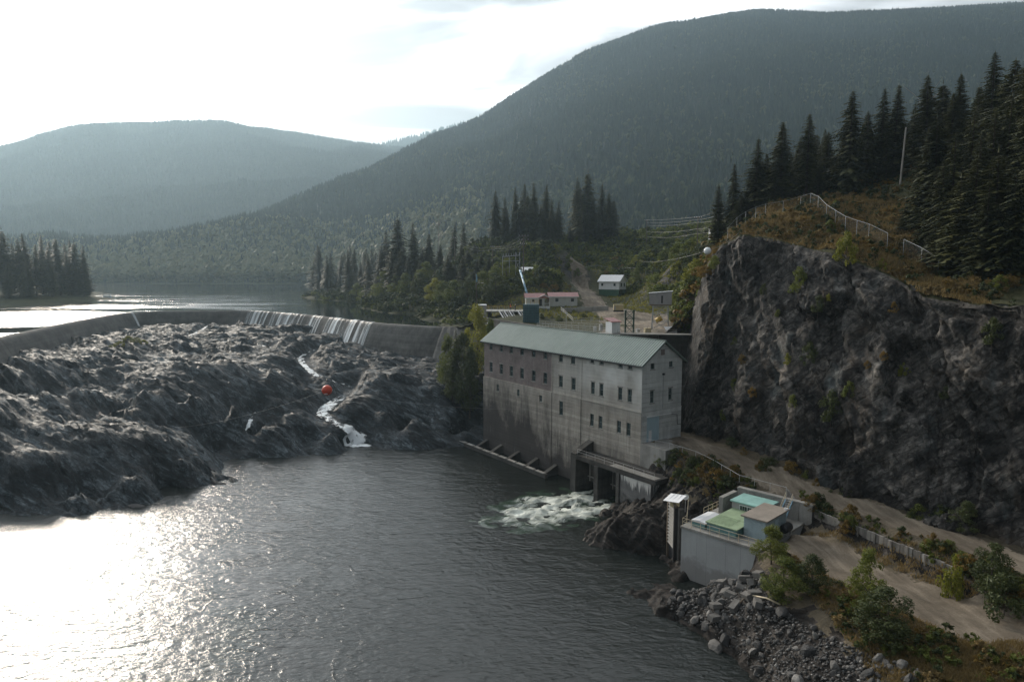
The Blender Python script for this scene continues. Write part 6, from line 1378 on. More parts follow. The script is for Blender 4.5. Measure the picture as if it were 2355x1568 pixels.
# workers ---------------------------------------------------------
def person(loc, rz, label, vest, pose):
    r_ = empty('person', loc, rz); tag(r_, label, 'person', 'workers on the intake deck')
    J = {'pel': (0, 0, 0.95), 'abd': (0, 0.01, 1.12), 'che': (0, 0.0, 1.34), 'neck': (0, 0, 1.50), 'head': (0, -0.02, 1.62), 'top': (0, -0.01, 1.73),
         'lh': (0.10, 0, 0.92), 'lk': (0.12, -0.03 * pose, 0.50), 'la': (0.13, 0.02, 0.09), 'lt': (0.15, -0.13, 0.04),
         'rh': (-0.10, 0, 0.92), 'rk': (-0.12, -0.05, 0.50), 'ra': (-0.14, 0.05 * pose, 0.09), 'rt': (-0.17, -0.10, 0.04),
         'ls': (0.19, 0, 1.42), 'le': (0.25, 0.05, 1.15), 'lw': (0.20, -0.16 * pose, 0.98), 'lf': (0.17, -0.25 * pose, 0.95),
         'rs': (-0.19, 0, 1.42), 're': (-0.26, 0.04, 1.15), 'rw': (-0.24, -0.10, 0.92), 'rf': (-0.23, -0.15, 0.83)}
    E = [('pel', 'abd'), ('abd', 'che'), ('che', 'neck'), ('neck', 'head'), ('head', 'top'), ('pel', 'lh'), ('lh', 'lk'), ('lk', 'la'), ('la', 'lt'), ('pel', 'rh'), ('rh', 'rk'), ('rk', 'ra'), ('ra', 'rt'), ('che', 'ls'), ('ls', 'le'), ('le', 'lw'), ('lw', 'lf'), ('che', 'rs'), ('rs', 're'), ('re', 'rw'), ('rw', 'rf')]
    Rr = {'pel': .15, 'abd': .14, 'che': .165, 'neck': .065, 'head': .105, 'top': .085, 'lh': .11, 'lk': .07, 'la': .05, 'lt': .045, 'rh': .11, 'rk': .07, 'ra': .05, 'rt': .045, 'ls': .075, 'le': .05, 'lw': .038, 'lf': .04, 'rs': .075, 're': .05, 'rw': .038, 'rf': .04}
    ks = list(J); me = bpy.data.meshes.new('body'); me.from_pydata([J[k] for k in ks], [(ks.index(a), ks.index(b)) for a, b in E], [])
    o = link('body', me, MAT['navy_cloth'], r_); md = o.modifiers.new('skin', 'SKIN')
    for i, k in enumerate(ks): me.skin_vertices[0].data[i].radius = (Rr[k], Rr[k] * 0.8); me.skin_vertices[0].data[i].use_root = (k == 'pel')
    o.modifiers.new('sub', 'SUBSURF').levels = 2; o.modifiers['sub'].render_levels = 2
    mb = MB()
    for i, (z, a, b) in enumerate([(0.98, .19, .16), (1.15, .185, .155), (1.32, .205, .165), (1.44, .20, .14), (1.50, .12, .10)]):
        for k in range(12): mb.v.append((a * math.cos(k * math.pi / 6), b * math.sin(k * math.pi / 6), z))
    mb.f = [(i * 12 + k, i * 12 + (k + 1) % 12, (i + 1) * 12 + (k + 1) % 12, (i + 1) * 12 + k) for i in range(4) for k in range(12)]
    mb.build('vest', vest, r_, True)
    fc = MB().sphere((0, -0.035, 1.62), 0.10, 10, 8).build('face', MAT['skin'], r_, True)
    MB().add([(0.0, -0.155, 1.60), (0.02, -0.125, 1.595), (-0.02, -0.125, 1.595), (0, -0.128, 1.645)], [(0, 1, 3), (0, 3, 2), (1, 2, 3), (0, 2, 1)]).build('nose', MAT['skin'], fc)
    mb = MB(); mb.sphere((0, -0.01, 1.68), 0.125, 12, 8); mb.tube([(0, -0.03, 1.67), (0, -0.03, 1.685)], 0.16, 12)
    mb.build('hard_hat', MAT['white_ball'] if pose > 1 else MAT['orange_cloth'], r_, True)
    return r_
def on_deck(u, Y): return (D(u, 720, Y)[0], Y, 27.3)
person(on_deck(1174, 193.5), R(20), 'worker in an orange vest and hard hat standing on the intake deck', MAT['orange_cloth'], 1.0)
person(on_deck(1185, 194.2), R(-60), 'worker in dark clothing and white hard hat standing beside the orange vest', MAT['navy_cloth'], 1.3)

# ================================================================== POLES, WIRES, MARKER BALLS, FENCES
def sag(a, b, s, n=14):
    a, b = Vector(a), Vector(b); return [a + (b - a) * (i / n) - Vector((0, 0, 4 * s * (i / n) * (1 - i / n))) for i in range(n + 1)]
def wire(name, pts, r, label, cat='cable', group=None, mat='wire'):
    base = Vector(pts[0]); o = MB().tube([Vector(p) - base for p in pts], r, 5).build(name, MAT[mat]); o.location = base
    return tag(o, label, cat, group)
rb = Vector(D(752, 897, 86)); wb = Vector(D(1627, 577, 100))
ca = Vector(on_cliff(1640, 862))
l0 = Vector(W(352, 1006, 7.0)); l0.z = rock_z(l0.x, l0.y) + 0.4
wire('river_cable', sag(l0, rb, 1.2) + sag(rb, ca, 4.0)[1:], 0.011, 'thin cable strung across the river carrying the red ball', 'cable')
l1 = Vector(D(-80, 1240, 96)); l2 = Vector(W(445, 1073, 5)); l2.z = rock_z(l2.x, l2.y) + 0.3
wire('river_cable', sag(l1, l2, 0.6), 0.02, 'bright steel cable stretched over the lower left rocks to the water', 'cable')
def ball(name, c, r, mat, label):
    e = empty(name, c); tag(e, label, 'marker ball')
    MB().sphere((0, 0, 0), r, 22, 14).build('shell', MAT[mat], e, True)
    MB().tube([(0, 0, -0.02), (0, 0, 0.02)], r * 1.012, 22).build('seam', MAT[mat], e)
    MB().tube([(-r * 1.12, 0, 0), (r * 1.12, 0, 0)], 0.05, 8).build('clamp', MAT['galv'], e)
    return e
bl = ball('marker_ball', rb, 0.66, 'red_ball', 'orange-red marker ball hanging on the cable over the cascade')
MB().box(-0.18, 0.2, -0.62, -0.5, -0.42, -0.34).build('label_plate', MAT['white_paint'], bl)
ball('marker_ball', wb, 0.52, 'white_ball', 'white marker ball hanging on a wire beside the cliff edge')
wire('marker_wire', sag(D(1470, 600, 215), wb, 0.8) + sag(wb, D(1700, 535, 124), 0.4)[1:], 0.02, 'thin wire carrying the white ball up to the cliff top', 'cable')
def pole(u, vb, vt, Y, label, arms=(), lean=0.0, r=0.17, mat='pole_wood', grp=None):
    b = D(u, vb, Y); H = D(u, vt, Y)[2] - b[2]; e = empty('utility_pole', b); tag(e, label, 'pole', grp)
    MB().tube([(0, 0, -2), (lean, 0, H)], r, 8, r * 0.7).build('pole', MAT[mat], e)
    for (dz, w_) in arms:
        a = MB().bar((lean - w_ / 2, 0, H - dz), (lean + w_ / 2, 0, H - dz), 0.12, 0.16).build('crossarm', MAT['pole_wood'], e)
        for k in range(4):
            x = lean - w_ / 2 + w_ * (k + 0.1) / 3.2; MB().tube([(x, 0, H - dz + 0.08), (x, 0, H - dz + 0.38)], 0.06).build('insulator', MAT['white_panel'], a)
    return Vector((b[0] + lean, b[1], b[2] + H))
pA = pole(1204, 634, 541, 232, 'tall power pole with crossarms above the red-roofed houses', [(0.3, 3.2), (1.6, 3.2), (3.0, 2.0)], r=0.2)
pB = pole(2070, 414, 293, 131, 'bare pale pole leaning among the conifers on the hilltop', lean=0.55, r=0.2, mat='pale_bark')
pC = pole(1604, 552, 498, 205, 'dark pole right of the wires at the forest edge', [(0.4, 2.2)])
pD = pole(1487, 552, 505, 300, 'distant grey pole at the left end of the wires', [(0.4, 2.0)])
pE = pole(1046, 600, 545, 300, 'pole among the trees left of the big power pole', [(0.4, 2.4)])
pF = pole(1133, 600, 566, 262, 'short pole at the left end of the switchyard wires', [(0.3, 1.6)])
pG = pole(1500, 655, 624, 232, 'thin grey pole right of the white cottage')
pH = pole(1243, 632, 606, 236, 'short grey lamp pole on the knoll right of the big power pole', [])
for k, (dz, dx) in enumerate([(0.2, -1.2), (0.2, 1.2), (1.5, -1.2), (1.5, 1.2), (2.9, 0)]):
    wire('power_line', sag(pA + Vector((dx, 0, -dz)), pF + Vector((dx * 0.4, 0, -0.2 - dz * 0.4)), 1.2), 0.022, '%s power line, counted from the top, from the big power pole to the switchyard' % ORD[k], 'power line', 'switchyard wires')
for k, dz in enumerate((0.2, 1.2)): wire('power_line', sag(pF - Vector((0, 0, dz)), pE - Vector((0, 0, dz)), 2.2), 0.022, ('upper' if k == 0 else 'lower') + ' sagging line from the switchyard to the pole in the trees', 'power line', 'wires to the pole in the trees')
for k, (dz, s) in enumerate([(0.1, 0.3), (1.0, 0.4), (1.9, 0.5), (4.0, 0.6), (5.5, 0.9)]):
    wire('power_line', sag(pD - Vector((0, 0, dz * 1.3)), pC - Vector((0, 0, dz * 0.9)), s) + sag(pC - Vector((0, 0, dz * 0.9)), D(1665, 478 + k * 12, 160), 0.3)[1:], 0.03, '%s wire from the top between the distant pole and the forest' % ORD[k], 'power line', 'wires at the forest edge')
bx_ = empty('white_cabinet', D(1636, 548, 170), R(15)); tag(bx_, 'small white cabinet at the foot of the forest by the wires', 'cabinet')
MB().box(-0.55, 0.55, -0.4, 0.4, -2.0, 2.2).build('casing', MAT['white_paint'], bx_); MB().box(-0.65, 0.65, -0.5, 0.5, 2.201, 2.3).build('lid', MAT['white_paint'], bx_); MB().box(-0.4, 0.4, -0.43, -0.401, 0.9, 1.9).build('pane', MAT['glass'], bx_)
# switchyard steel
sy_ = empty('switchyard_frame', D(1186, 620, 236)); tag(sy_, 'pale steel switchyard frame left of the big power pole', 'frame')
for x_ in (-4.5, -2.2, 0, 1.4): 
    MB().bar((x_, 0, -2), (x_, 0, 6.0 if x_ > -1 else 4.6), 0.18).build('column', MAT['galv'], sy_)
MB().bar((-4.6, 0, 4.4), (1.5, 0, 4.9), 0.2).build('beam', MAT['galv'], sy_); MB().bar((-4.6, 0, 2.9), (1.5, 0, 3.0), 0.15).build('beam', MAT['galv'], sy_)
for k in range(7): MB().tube([(-4.2 + k * 0.9, 0, 4.5 + k * 0.07), (-4.2 + k * 0.9, 0, 5.4 + k * 0.07)], 0.1, 7, 0.05).build('insulator', MAT['galv'], sy_)
MB().bar((0, 0, 0), (1.4, 0, 3.0), 0.08).build('brace', MAT['galv'], sy_); MB().bar((1.4, 0, 0), (0, 0, 3.0), 0.08).build('brace', MAT['galv'], sy_)

def net_mat():
    t = NT('chain_link'); t.set((0.35, 0.35, 0.35), 0.5); tr_ = t.n('ShaderNodeBsdfTransparent'); ms = t.n('ShaderNodeMixShader'); ms.inputs[0].default_value = 0.04
    t.l(tr_.outputs[0], ms.inputs[1]); t.l(t.b.outputs[0], ms.inputs[2]); t.l(ms.outputs[0], t.out.inputs['Surface']); return t.m
MAT['net'] = net_mat()
def fence(pts_uY, label, h=2.5, gz_=ground_z):
    P = [Vector((D(u, 500, Y)[0], Y, 0)) for u, Y in pts_uY]
    for p in P: p.z = gz_(p.x, p.y)
    root = empty('chain_link_fence', P[0]); tag(root, label, 'fence'); b = P[0]
    Q = [p - b for p in P]
    full = []
    for a, c in zip(Q, Q[1:]):
        n = max(1, int(round((c - a).length / 3.0)))
        for k in range(n):
            p = a + (c - a) * (k / n); p.z = gz_(p.x + b.x, p.y + b.y) - b.z; full.append(p)
    full.append(Q[-1])
    for p in full: MB().tube([p - Vector((0, 0, 0.3)), p + Vector((0, 0, h))], 0.032, 6).build('post', MAT['galv'], root)
    MB().tube([p + Vector((0, 0, h - 0.03)) for p in full], 0.022, 5).build('top_rail', MAT['galv'], root)
    for a, c in zip(full, full[1:]): MB().add([a, c, c + Vector((0, 0, h - 0.06)), a + Vector((0, 0, h - 0.06))], [(0, 1, 2, 3)]).build('mesh_panel', MAT['net'], root)
fence([(1675, 127), (1715, 128), (1760, 129.5), (1800, 131), (1840, 131.5), (1862, 130), (1880, 127), (1900, 123), (1945, 116), (2000, 110), (2044, 106)], 'pale chain-link fence climbing over the grassy top of the cliff')
fence([(2082, 104), (2125, 100), (2165, 97)], 'short length of chain-link fence at the forest edge right of the cliff top')
fence([(2222, 96), (2290, 93), (2360, 90)], 'dim chain-link fence under the trees at the right edge')
fence([(1240, 268), (1300, 268), (1345, 270), (1400, 262), (1440, 255), (1500, 240)], 'faint chain-link fence along the brow of the green knoll', 1.8)

# ================================================================== TREES
def conifer_mesh(name, seed, H=22.0, Rb=3.0, sparse=1.0, droop=0.28, bare=0.06, trunc=1.1):
    r_ = random.Random(seed); V = []; F = []
    nw = int(92 * sparse)
    gap = [r_.uniform(0.35, 1.35) for _ in range(8)]
    for k in range(nw):
        t = bare + (1 - bare) * (k / nw) ** 0.95; zw = H * t
        env = (1 - t) ** 0.68 * (0.55 + 0.45 * min(1, (t - bare) / 0.12 + 0.35))
        nb = 7 if t < 0.75 else 5
        a0 = r_.uniform(0, 6.28); wl = r_.uniform(0.62, 1.25)
        if t > trunc: continue
        for j in range(nb):
            a = a0 + 6.283 * j / nb + r_.uniform(-0.35, 0.35); sec = gap[int((a % 6.283) / 6.284 * 8)]
            L = Rb * env * wl * r_.uniform(0.6, 1.2) * (0.45 + 0.55 * sec) + 0.14
            if r_.random() < 0.06: L *= 1.3
            ca, sa = math.cos(a), math.sin(a); z = zw + r_.uniform(-0.016, 0.016) * H * (1.1 - t); up = 0.15 + 0.5 * t + r_.uniform(-0.5, 0.35); dr = droop * 1.25 * r_.uniform(0.6, 1.6)
            def P(s, side=0.0, dz=0.0):
                rr = L * s; return (ca * rr - sa * side, sa * rr + ca * side, z + L * s * up * 0.35 - L * dr * s * s + dz)
            ns = 6 if L > 1.8 else 4 if L > 1.0 else 3 if L > 0.5 else 2
            for q in range(ns):
                s0 = 0.12 + 0.80 * q / ns; s1 = s0 + 1.0 / ns; w = 0.24 * L * (1.05 - s0) * r_.uniform(0.6, 1.4) + 0.07
                b = len(V)
                V += [P(s0), P(s0 + 0.62 / ns, w, -w * r_.uniform(0.25, 0.6)), P(min(1.05, s1)), P(s0 + 0.62 / ns, -w, -w * r_.uniform(0.25, 0.6)), P(s0 + 0.3 / ns, 0.1 * w, -0.75 * w)]
                F += [(b, b + 2, b + 1), (b, b + 3, b + 2), (b, b + 4, b + 2)]
    b = len(V); V += [(0.1, 0, H * 0.95), (-0.07, 0.1, H * 0.95), (-0.05, -0.1, H * 0.95), (0, 0, H * 1.02)]; F += [(b, b + 1, b + 3), (b + 1, b + 2, b + 3), (b + 2, b, b + 3)]
    return npmesh(name, V, F)
def trunk_mesh(name, H, r0, r1=0.03, seed=0, limbs=0, bend=0.0):
    r_ = random.Random(seed); mb = MB(); n = 7
    pts = [(bend * math.sin(k * 0.8) * 0.3, bend * math.cos(k * 1.1) * 0.3, -1.2 + (H + 1.2) * k / n) for k in range(n + 1)]
    mb.tube(pts, r0, 7, r1)
    for k in range(limbs):
        z = H * r_.uniform(0.25, 0.8); a = r_.uniform(0, 6.28); L = H * r_.uniform(0.15, 0.32)
        mb.tube([(0, 0, z), (L * 0.5 * math.cos(a), L * 0.5 * math.sin(a), z + L * 0.45), (L * math.cos(a), L * math.sin(a), z + L * 0.8)], r0 * 0.35, 5, 0.02)
    me = bpy.data.meshes.new(name); me.from_pydata(mb.v, [], mb.f); me.update(); return me
def leaf_crown(name, seed, H, Rx, n, leaf, z0=0.0, clumps=26, top=0.6, spread=1.0):
    r_ = np.random.default_rng(seed); C = []
    for k in range(clumps):
        t = r_.uniform(0.02, 1.0); z = z0 + (H - z0) * t
        prof_ = math.sin(math.pi * min(1, (0.20 + 0.80 * t) ** (0.75))) ** 0.6 if top > 0.5 else (1 - t) ** 0.7 + 0.12
        rr = Rx * max(0.12, prof_) * math.sqrt(r_.uniform(0.05, 1.0)); a = r_.uniform(0, 6.283)
        C.append((rr * math.cos(a), rr * math.sin(a), z, r_.uniform(0.16, 0.36) * Rx * spread))
    C = np.array(C); w = C[:, 3] ** 2; k = r_.choice(len(C), n, p=w / w.sum())
    d = r_.normal(size=(n, 3)); d /= np.linalg.norm(d, axis=1)[:, None]; rad = C[k, 3] * r_.uniform(0.35, 1.12, n) ** 0.6
    P = C[k, :3] + d * rad[:, None] * np.array((1, 1, 0.85)); P[:, 2] = np.maximum(P[:, 2], 0.03)
    nv = d + r_.normal(size=(n, 3)) * 0.65 + np.array((0, 0, 0.35)); nv /= np.linalg.norm(nv, axis=1)[:, None]
    tv = np.cross(nv, r_.normal(size=(n, 3))); tv /= np.linalg.norm(tv, axis=1)[:, None]; bv = np.cross(nv, tv)
    s = leaf * r_.uniform(0.55, 1.35, n)[:, None]
    V = np.stack([P - tv * s, P + bv * s * 0.55 + nv * s * 0.12, P + tv * s * 1.15, P - bv * s * 0.55 + nv * s * 0.12], 1).reshape(-1, 3)
    F = np.arange(4 * n).reshape(n, 4); return npmesh(name, V, F)
CON = [conifer_mesh('conifer_crown', 11, 22, 3.7), conifer_mesh('conifer_crown', 12, 22, 3.3, 0.95, 0.38), conifer_mesh('conifer_crown', 13, 22, 4.2, 1.05, 0.22), conifer_mesh('conifer_crown', 14, 22, 3.6, 0.8, 0.34, 0.16), conifer_mesh('conifer_crown', 15, 22, 4.5, 1.1, 0.3, 0.03), conifer_mesh('conifer_crown', 16, 22, 4.0, 0.7, 0.4, 0.22), conifer_mesh('conifer_crown', 17, 23, 4.4, 1.0, 0.25, 0.1, 0.93), conifer_mesh('conifer_crown', 18, 22, 3.4, 1.1, 0.18, 0.05)]
for m_ in CON: m_.materials.append(MAT['needles'])
CTR = trunk_mesh('conifer_trunk', 21.5, 0.30, 0.03, 1); CTR.materials.append(MAT['bark'])
SNAG = trunk_mesh('snag_trunk', 21.5, 0.24, 0.04, 5, 14); SNAG.materials.append(MAT['pale_bark'])
def inst(name, parent, me): o = bpy.data.objects.new(name, me); col.objects.link(o); o.parent = parent; return o
def conifer(x, y, z, h, label, group, k=None, wide=1.0, name='conifer_tree', cat='tree'):
    e = empty(name, (x, y, z - 0.3), random.uniform(0, 6.28)); s = h / 22.0; w = s ** 0.5 * wide * random.uniform(0.9, 1.12) if h < 22 else s * wide * random.uniform(0.88, 1.1)
    e.scale = (w, w, s); e.rotation_euler = (random.gauss(0, 0.025), random.gauss(0, 0.025), e.rotation_euler[2]); tag(e, label, cat, group)
    inst('crown', e, CON[random.randrange(8) if k is None else k]); inst('trunk', e, CTR); return e
def grove(lst, labelf, group, gz_=ground_z, wide=1.0):
    lst = sorted(lst)
    for n, (u, vt, Y) in enumerate(lst):
        x = D(u, vt, Y)[0]; z = gz_(x, Y); h = D(u, vt, Y)[2] - z
        if h < 4: h = 4
        conifer(x, Y, z, h, labelf(ORD[n]), group, wide=wide)
right_front = [(1655, 420, 152), (1690, 372, 150), (1738, 315, 147), (1768, 350, 150), (1801, 276, 145), (1862, 256, 141), (1838, 335, 150), (1908, 300, 149), (1961, 204, 139), (2003, 250, 142), (2032, 200, 143), (2064, 190, 141), (2105, 235, 150), (2142, 168, 136), (2178, 185, 140), (2216, 164, 133), (2196, 210, 128), (2290, 118, 119), (2250, 195, 123), (2332, 132, 113), (2362, 140, 106), (2400, 110, 101)]
right_low = [(2125, 345, 113), (2132, 290, 109), (2166, 262, 107), (2202, 302, 103), (2236, 242, 104), (2262, 300, 99), (2290, 252, 101), (2322, 212, 100), (2352, 262, 96), (2386, 232, 94), (2182, 362, 101), (2246, 352, 96), (2306, 342, 93), (2342, 382, 90), (2152, 382, 105), (2120, 402, 108), (2372, 332, 89), (2216, 402, 97), (2276, 412, 92),
    (1882, 385, 139), (1932, 395, 143), (1782, 405, 142), (1822, 395, 143), (1722, 425, 147), (1850, 400, 145), (1750, 385, 148), (1705, 440, 146), (1960, 360, 146), (2010, 330, 144), (2045, 300, 140), (1900, 350, 146), (2085, 470, 112), (2140, 500, 104), (2190, 480, 98)]
grove(right_front, lambda o: o + ' tall conifer from the left along the skyline of the forest above the cliff', 'tall conifers above the cliff', wide=1.3)
grove(right_low, lambda o: o + ' conifer from the left in the lower row of the forest above the cliff', 'lower conifers above the cliff', wide=1.2)
rr = random.Random(4)
for k in range(46):
    u = rr.uniform(1690, 2500); Y = rr.uniform(150, 190); x = D(u, 500, Y)[0]; z = ground_z(x, Y); vt = np.interp(u, [1690, 1800, 1960, 2150, 2300, 2500], [430, 340, 270, 230, 190, 150]) + rr.uniform(-10, 70)
    h = min(30, max(10, D(u, vt, Y)[2] - z)); conifer(x, Y, z, h, 'conifer half hidden deep in the dark forest above the cliff', 'conifers deep in the forest', wide=1.2)
knoll_a = [(1140, 436, 322), (1163, 452, 326), (1184, 428, 322), (1206, 421, 320), (1231, 418, 318), (1252, 421, 322), (1270, 456, 316), (1284, 462, 320), (1216, 446, 312), (1160, 478, 314), (1245, 476, 308), (1195, 480, 310), (1268, 500, 306)]
knoll_b = [(1326, 406, 330), (1336, 432, 326), (1351, 394, 328), (1366, 442, 330), (1384, 421, 330), (1400, 441, 326), (1412, 458, 324), (1345, 470, 318), (1378, 480, 318), (1310, 520, 320)]
grove(knoll_a, lambda o: o + ' conifer from the left in the left clump on the knoll', 'left clump of conifers on the knoll', wide=1.35)
grove(knoll_b, lambda o: o + ' conifer from the left in the right clump on the knoll', 'right clump of conifers on the knoll', wide=1.35)
bank_con = [(912, 497, 318), (952, 511, 312), (986, 536, 306), (888, 530, 330), (930, 562, 308), (970, 566, 300), (1010, 560, 292), (1040, 512, 345), (1068, 509, 345), (800, 572, 396), (752, 585, 404), (850, 582, 350), (872, 604, 335), (1030, 585, 272), (1065, 590, 262), (1095, 600, 256), (1125, 590, 252), (1150, 605, 246), (1000, 620, 275), (1050, 640, 252), (1090, 650, 244), (830, 600, 372), (1172, 585, 262),
    (900, 575, 312), (940, 590, 300), (965, 600, 292), (990, 580, 296), (1022, 600, 280), (1045, 605, 274), (1078, 575, 285), (1108, 585, 272), (1135, 615, 250), (1010, 635, 262), (955, 630, 285), (915, 610, 305), (875, 565, 330), (1060, 560, 300), (1090, 560, 296), (985, 650, 268), (1120, 640, 240)]
grove(bank_con, lambda o: o + ' conifer from the left on the wooded bank right of the reservoir', 'conifers on the wooded bank', wide=1.45)
for k in range(22):
    u = rr.uniform(728, 900); Y = rr.uniform(440, 520); x = D(u, 600, Y)[0]; z = max(22.3, ground_z(x, Y)); h = D(u, rr.uniform(562, 592), Y)[2] - z
    conifer(x, Y, z, h, 'grey hazy conifer in the wood behind the wooded bank', 'hazy conifers behind the bank', wide=1.3)
def spit_z(x, y): return float(fspit(np.array([x]), np.array([y]))[0])
left_con = [(-15, 545, 345), (5, 526, 350), (25, 556, 360), (41, 546, 352), (58, 535, 358), (76, 560, 350), (90, 540, 365), (106, 572, 358), (130, 545, 372), (150, 575, 378), (166, 556, 380), (186, 562, 384), (195, 592, 388), (14, 600, 335), (60, 598, 342), (118, 604, 352), (-40, 560, 340), (172, 612, 378)]
grove(left_con, lambda o: o + ' conifer from the left in the grove on the left shore', 'grove on the left shore', spit_z, wide=1.25)
for k in range(16):
    u = rr.uniform(-60, 185); Y = rr.uniform(385, 430); x = D(u, 600, Y)[0]; z = max(22.5, spit_z(x, Y)); conifer(x, Y, z, D(u, rr.uniform(550, 600), Y)[2] - z, 'conifer hidden in the back of the grove on the left shore', 'back of the left shore grove', wide=1.2)
for u, vt, Y, lb_ in [(1008, 488, 315, 'bare dead spar rising behind the wooded bank'), (2128, 200, 148, 'thin dead spar on the skyline of the forest')]:
    x = D(u, vt, Y)[0]; z = ground_z(x, Y); e = empty('dead_tree', (x, Y, z)); e.scale = (1, 1, (D(u, vt, Y)[2] - z) / 21.5); tag(e, lb_, 'tree'); inst('trunk', e, SNAG)

# broadleaf trees and shrubs
def crown_set(tagn, mats, seeds, **k):
    out_ = []
    for m_, s in zip(mats, seeds):
        me = leaf_crown(tagn, s, **k); me.materials.append(MAT[m_]); out_.append(me)
    return out_
SHR = {}
for key, m_ in (('green', 'leaves'), ('dark', 'leaves_dark'), ('gold', 'leaves_gold'), ('bright', 'leaves_bright')):
    SHR[key] = [leaf_crown('shrub_crown', 30 + i + 7 * len(SHR), 2.4, 1.6, 1500, 0.115, 0.05, 26) for i in range(2)]
    for me in SHR[key]: me.materials.append(MAT[m_])
STM = trunk_mesh('shrub_stem', 1.5, 0.05, 0.02, 3, 6); STM.materials.append(MAT['bark'])
TRE = {}
for key, m_ in (('green', 'leaves'), ('dark', 'leaves_dark'), ('bright', 'leaves_bright')):
    TRE[key] = [leaf_crown('tree_crown', 60 + i + 5 * len(TRE), 10.0, 3.2, 7000, 0.155, 1.0, 60) for i in range(2)]
    for me in TRE[key]: me.materials.append(MAT[m_])
TTR = trunk_mesh('tree_trunk', 8.0, 0.22, 0.05, 8, 9, 0.5); TTR.materials.append(MAT['bark'])
def shrub(x, y, z, h, w, kind, label, group=None, cat='shrub'):
    e = empty('shrub', (x, y, z - 0.1), random.uniform(0, 6.28)); e.scale = (w / 3.4, w / 3.4, h / 2.5); tag(e, label, cat, group)
    inst('foliage', e, random.choice(SHR[kind])); inst('stem', e, STM); return e
def broadleaf(x, y, z, h, w, kind, label, group=None):
    e = empty('broadleaf_tree', (x, y, z - 0.2), random.uniform(0, 6.28)); e.scale = (w / 6.8, w / 6.8, h / 10.3); tag(e, label, 'tree', group)
    inst('crown', e, random.choice(TRE[kind])); inst('trunk', e, TTR); return e
# trees left of the powerhouse
for u, vt, Y, w, k, zb, lb_ in [(1062, 768, 163, 8.5, 'dark', 7, 'dark bushy tree just left of the powerhouse'), (1098, 704, 170, 7.5, 'bright', 12, 'bright yellow-green tree behind the left corner of the powerhouse'), (1030, 770, 168, 5.5, 'green', 9, 'leafy tree on the rock edge left of the dark bushy one'), (1080, 800, 158, 6.5, 'dark', 5, 'low dark tree pressed against the left wall of the powerhouse'), (1040, 830, 162, 5.5, 'dark', 7, 'low tree hanging over the rocks left of the powerhouse'), (1130, 735, 165, 5.5, 'green', 12, 'green tree behind the left end of the powerhouse roof')]:
    x = D(u, vt, Y)[0]; h = D(u, vt, Y)[2] - zb; broadleaf(x, Y, zb, h, w, k, lb_)
conifer(D(1048, 752, 166)[0], 166, 8, D(1048, 752, 166)[2] - 8, 'slim young conifer in the clump left of the powerhouse', None, 1)
# broadleaf trees on the wooded bank
bl_ = sorted([(880, 625, 318, 'green'), (910, 640, 305, 'dark'), (935, 655, 292, 'green'), (862, 655, 334, 'green'), (968, 668, 278, 'dark'), (1000, 680, 262, 'bright'), (1020, 690, 250, 'green'), (1045, 690, 238, 'dark'), (1075, 680, 232, 'dark'), (980, 640, 285, 'dark'), (840, 665, 350, 'green'), (1110, 660, 232, 'dark'), (1140, 650, 232, 'dark'), (1165, 640, 238, 'dark'), (1012, 655, 268, 'dark'), (1140, 690, 218, 'dark'), (820, 672, 365, 'green')])
for n, (u, vt, Y, k) in enumerate(bl_):
    x = D(u, vt, Y)[0]; z = max(22.2, ground_z(x, Y)); h = max(9.0, D(u, vt, Y)[2] - z); broadleaf(x, Y, z, h, max(8.5, h * 0.85), {'dark': 'green'}.get(k, k) if n % 3 else k, ORD[n] + ' broadleaf tree from the left along the wooded bank', 'broadleaf trees on the wooded bank')
# thicket on the hillside round the white cottage and the knoll
def patch_shrubs(n, poly_px, Yf, kinds, label, group, hs=(1.5, 3.6), seed=1, gz_=ground_z, tree=False):
    r_ = random.Random(seed); xs_ = [p[0] for p in poly_px]; ys_ = [p[1] for p in poly_px]; k = 0; tries = 0
    while k < n and tries < n * 40:
        tries += 1; u, v = r_.uniform(min(xs_), max(xs_)), r_.uniform(min(ys_), max(ys_))
        if not inpoly(np.array(u), np.array(v), poly_px): continue
        # march along the line of sight to the hill surface
        d = ray(u, v); Ys = np.arange(Yf[0], Yf[1], 1.5); X_ = d[0] / d[1] * Ys; Z_ = CAM_Z + d[2] / d[1] * Ys
        g = hill_height(X_, Ys) if gz_ is ground_z else bank_height(X_, Ys); hit = np.nonzero(g >= Z_)[0]
        if len(hit) == 0: continue
        i = hit[0]; h = r_.uniform(*hs); w = h * r_.uniform(1.0, 1.7)
        shrub(float(X_[i]), float(Ys[i]), float(g[i]) - 0.2, h, w, r_.choice(kinds), label, group); k += 1
    return k
patch_shrubs(46, [(1445, 600), (1520, 560), (1640, 575), (1600, 660), (1570, 720), (1470, 690), (1440, 650)], (140, 330), ['green', 'green', 'dark', 'bright'], 'leafy bush in the green thicket between the white cottage and the cliff', 'thicket by the cliff', (2.2, 5.0), 1)
patch_shrubs(20, [(1215, 575), (1300, 560), (1420, 590), (1440, 640), (1370, 640), (1340, 650), (1290, 620), (1230, 610)], (215, 330), ['green', 'bright', 'green', 'gold'], 'low bush on the green knoll behind the white cottage', 'bushes on the green knoll', (1.4, 3.2), 2)
patch_shrubs(16, [(1215, 625), (1290, 622), (1340, 665), (1330, 690), (1230, 680)], (205, 260), ['dark', 'gold', 'dark'], 'dark scrub on the small rocky knoll above the red roofs', 'scrub above the red roofs', (1.0, 2.4), 3)
patch_shrubs(12, [(1440, 530), (1600, 545), (1600, 575), (1440, 565)], (240, 345), ['dark', 'green'], 'dark bush on the brown rise under the wires', 'bushes under the wires', (1.5, 3.2), 4)
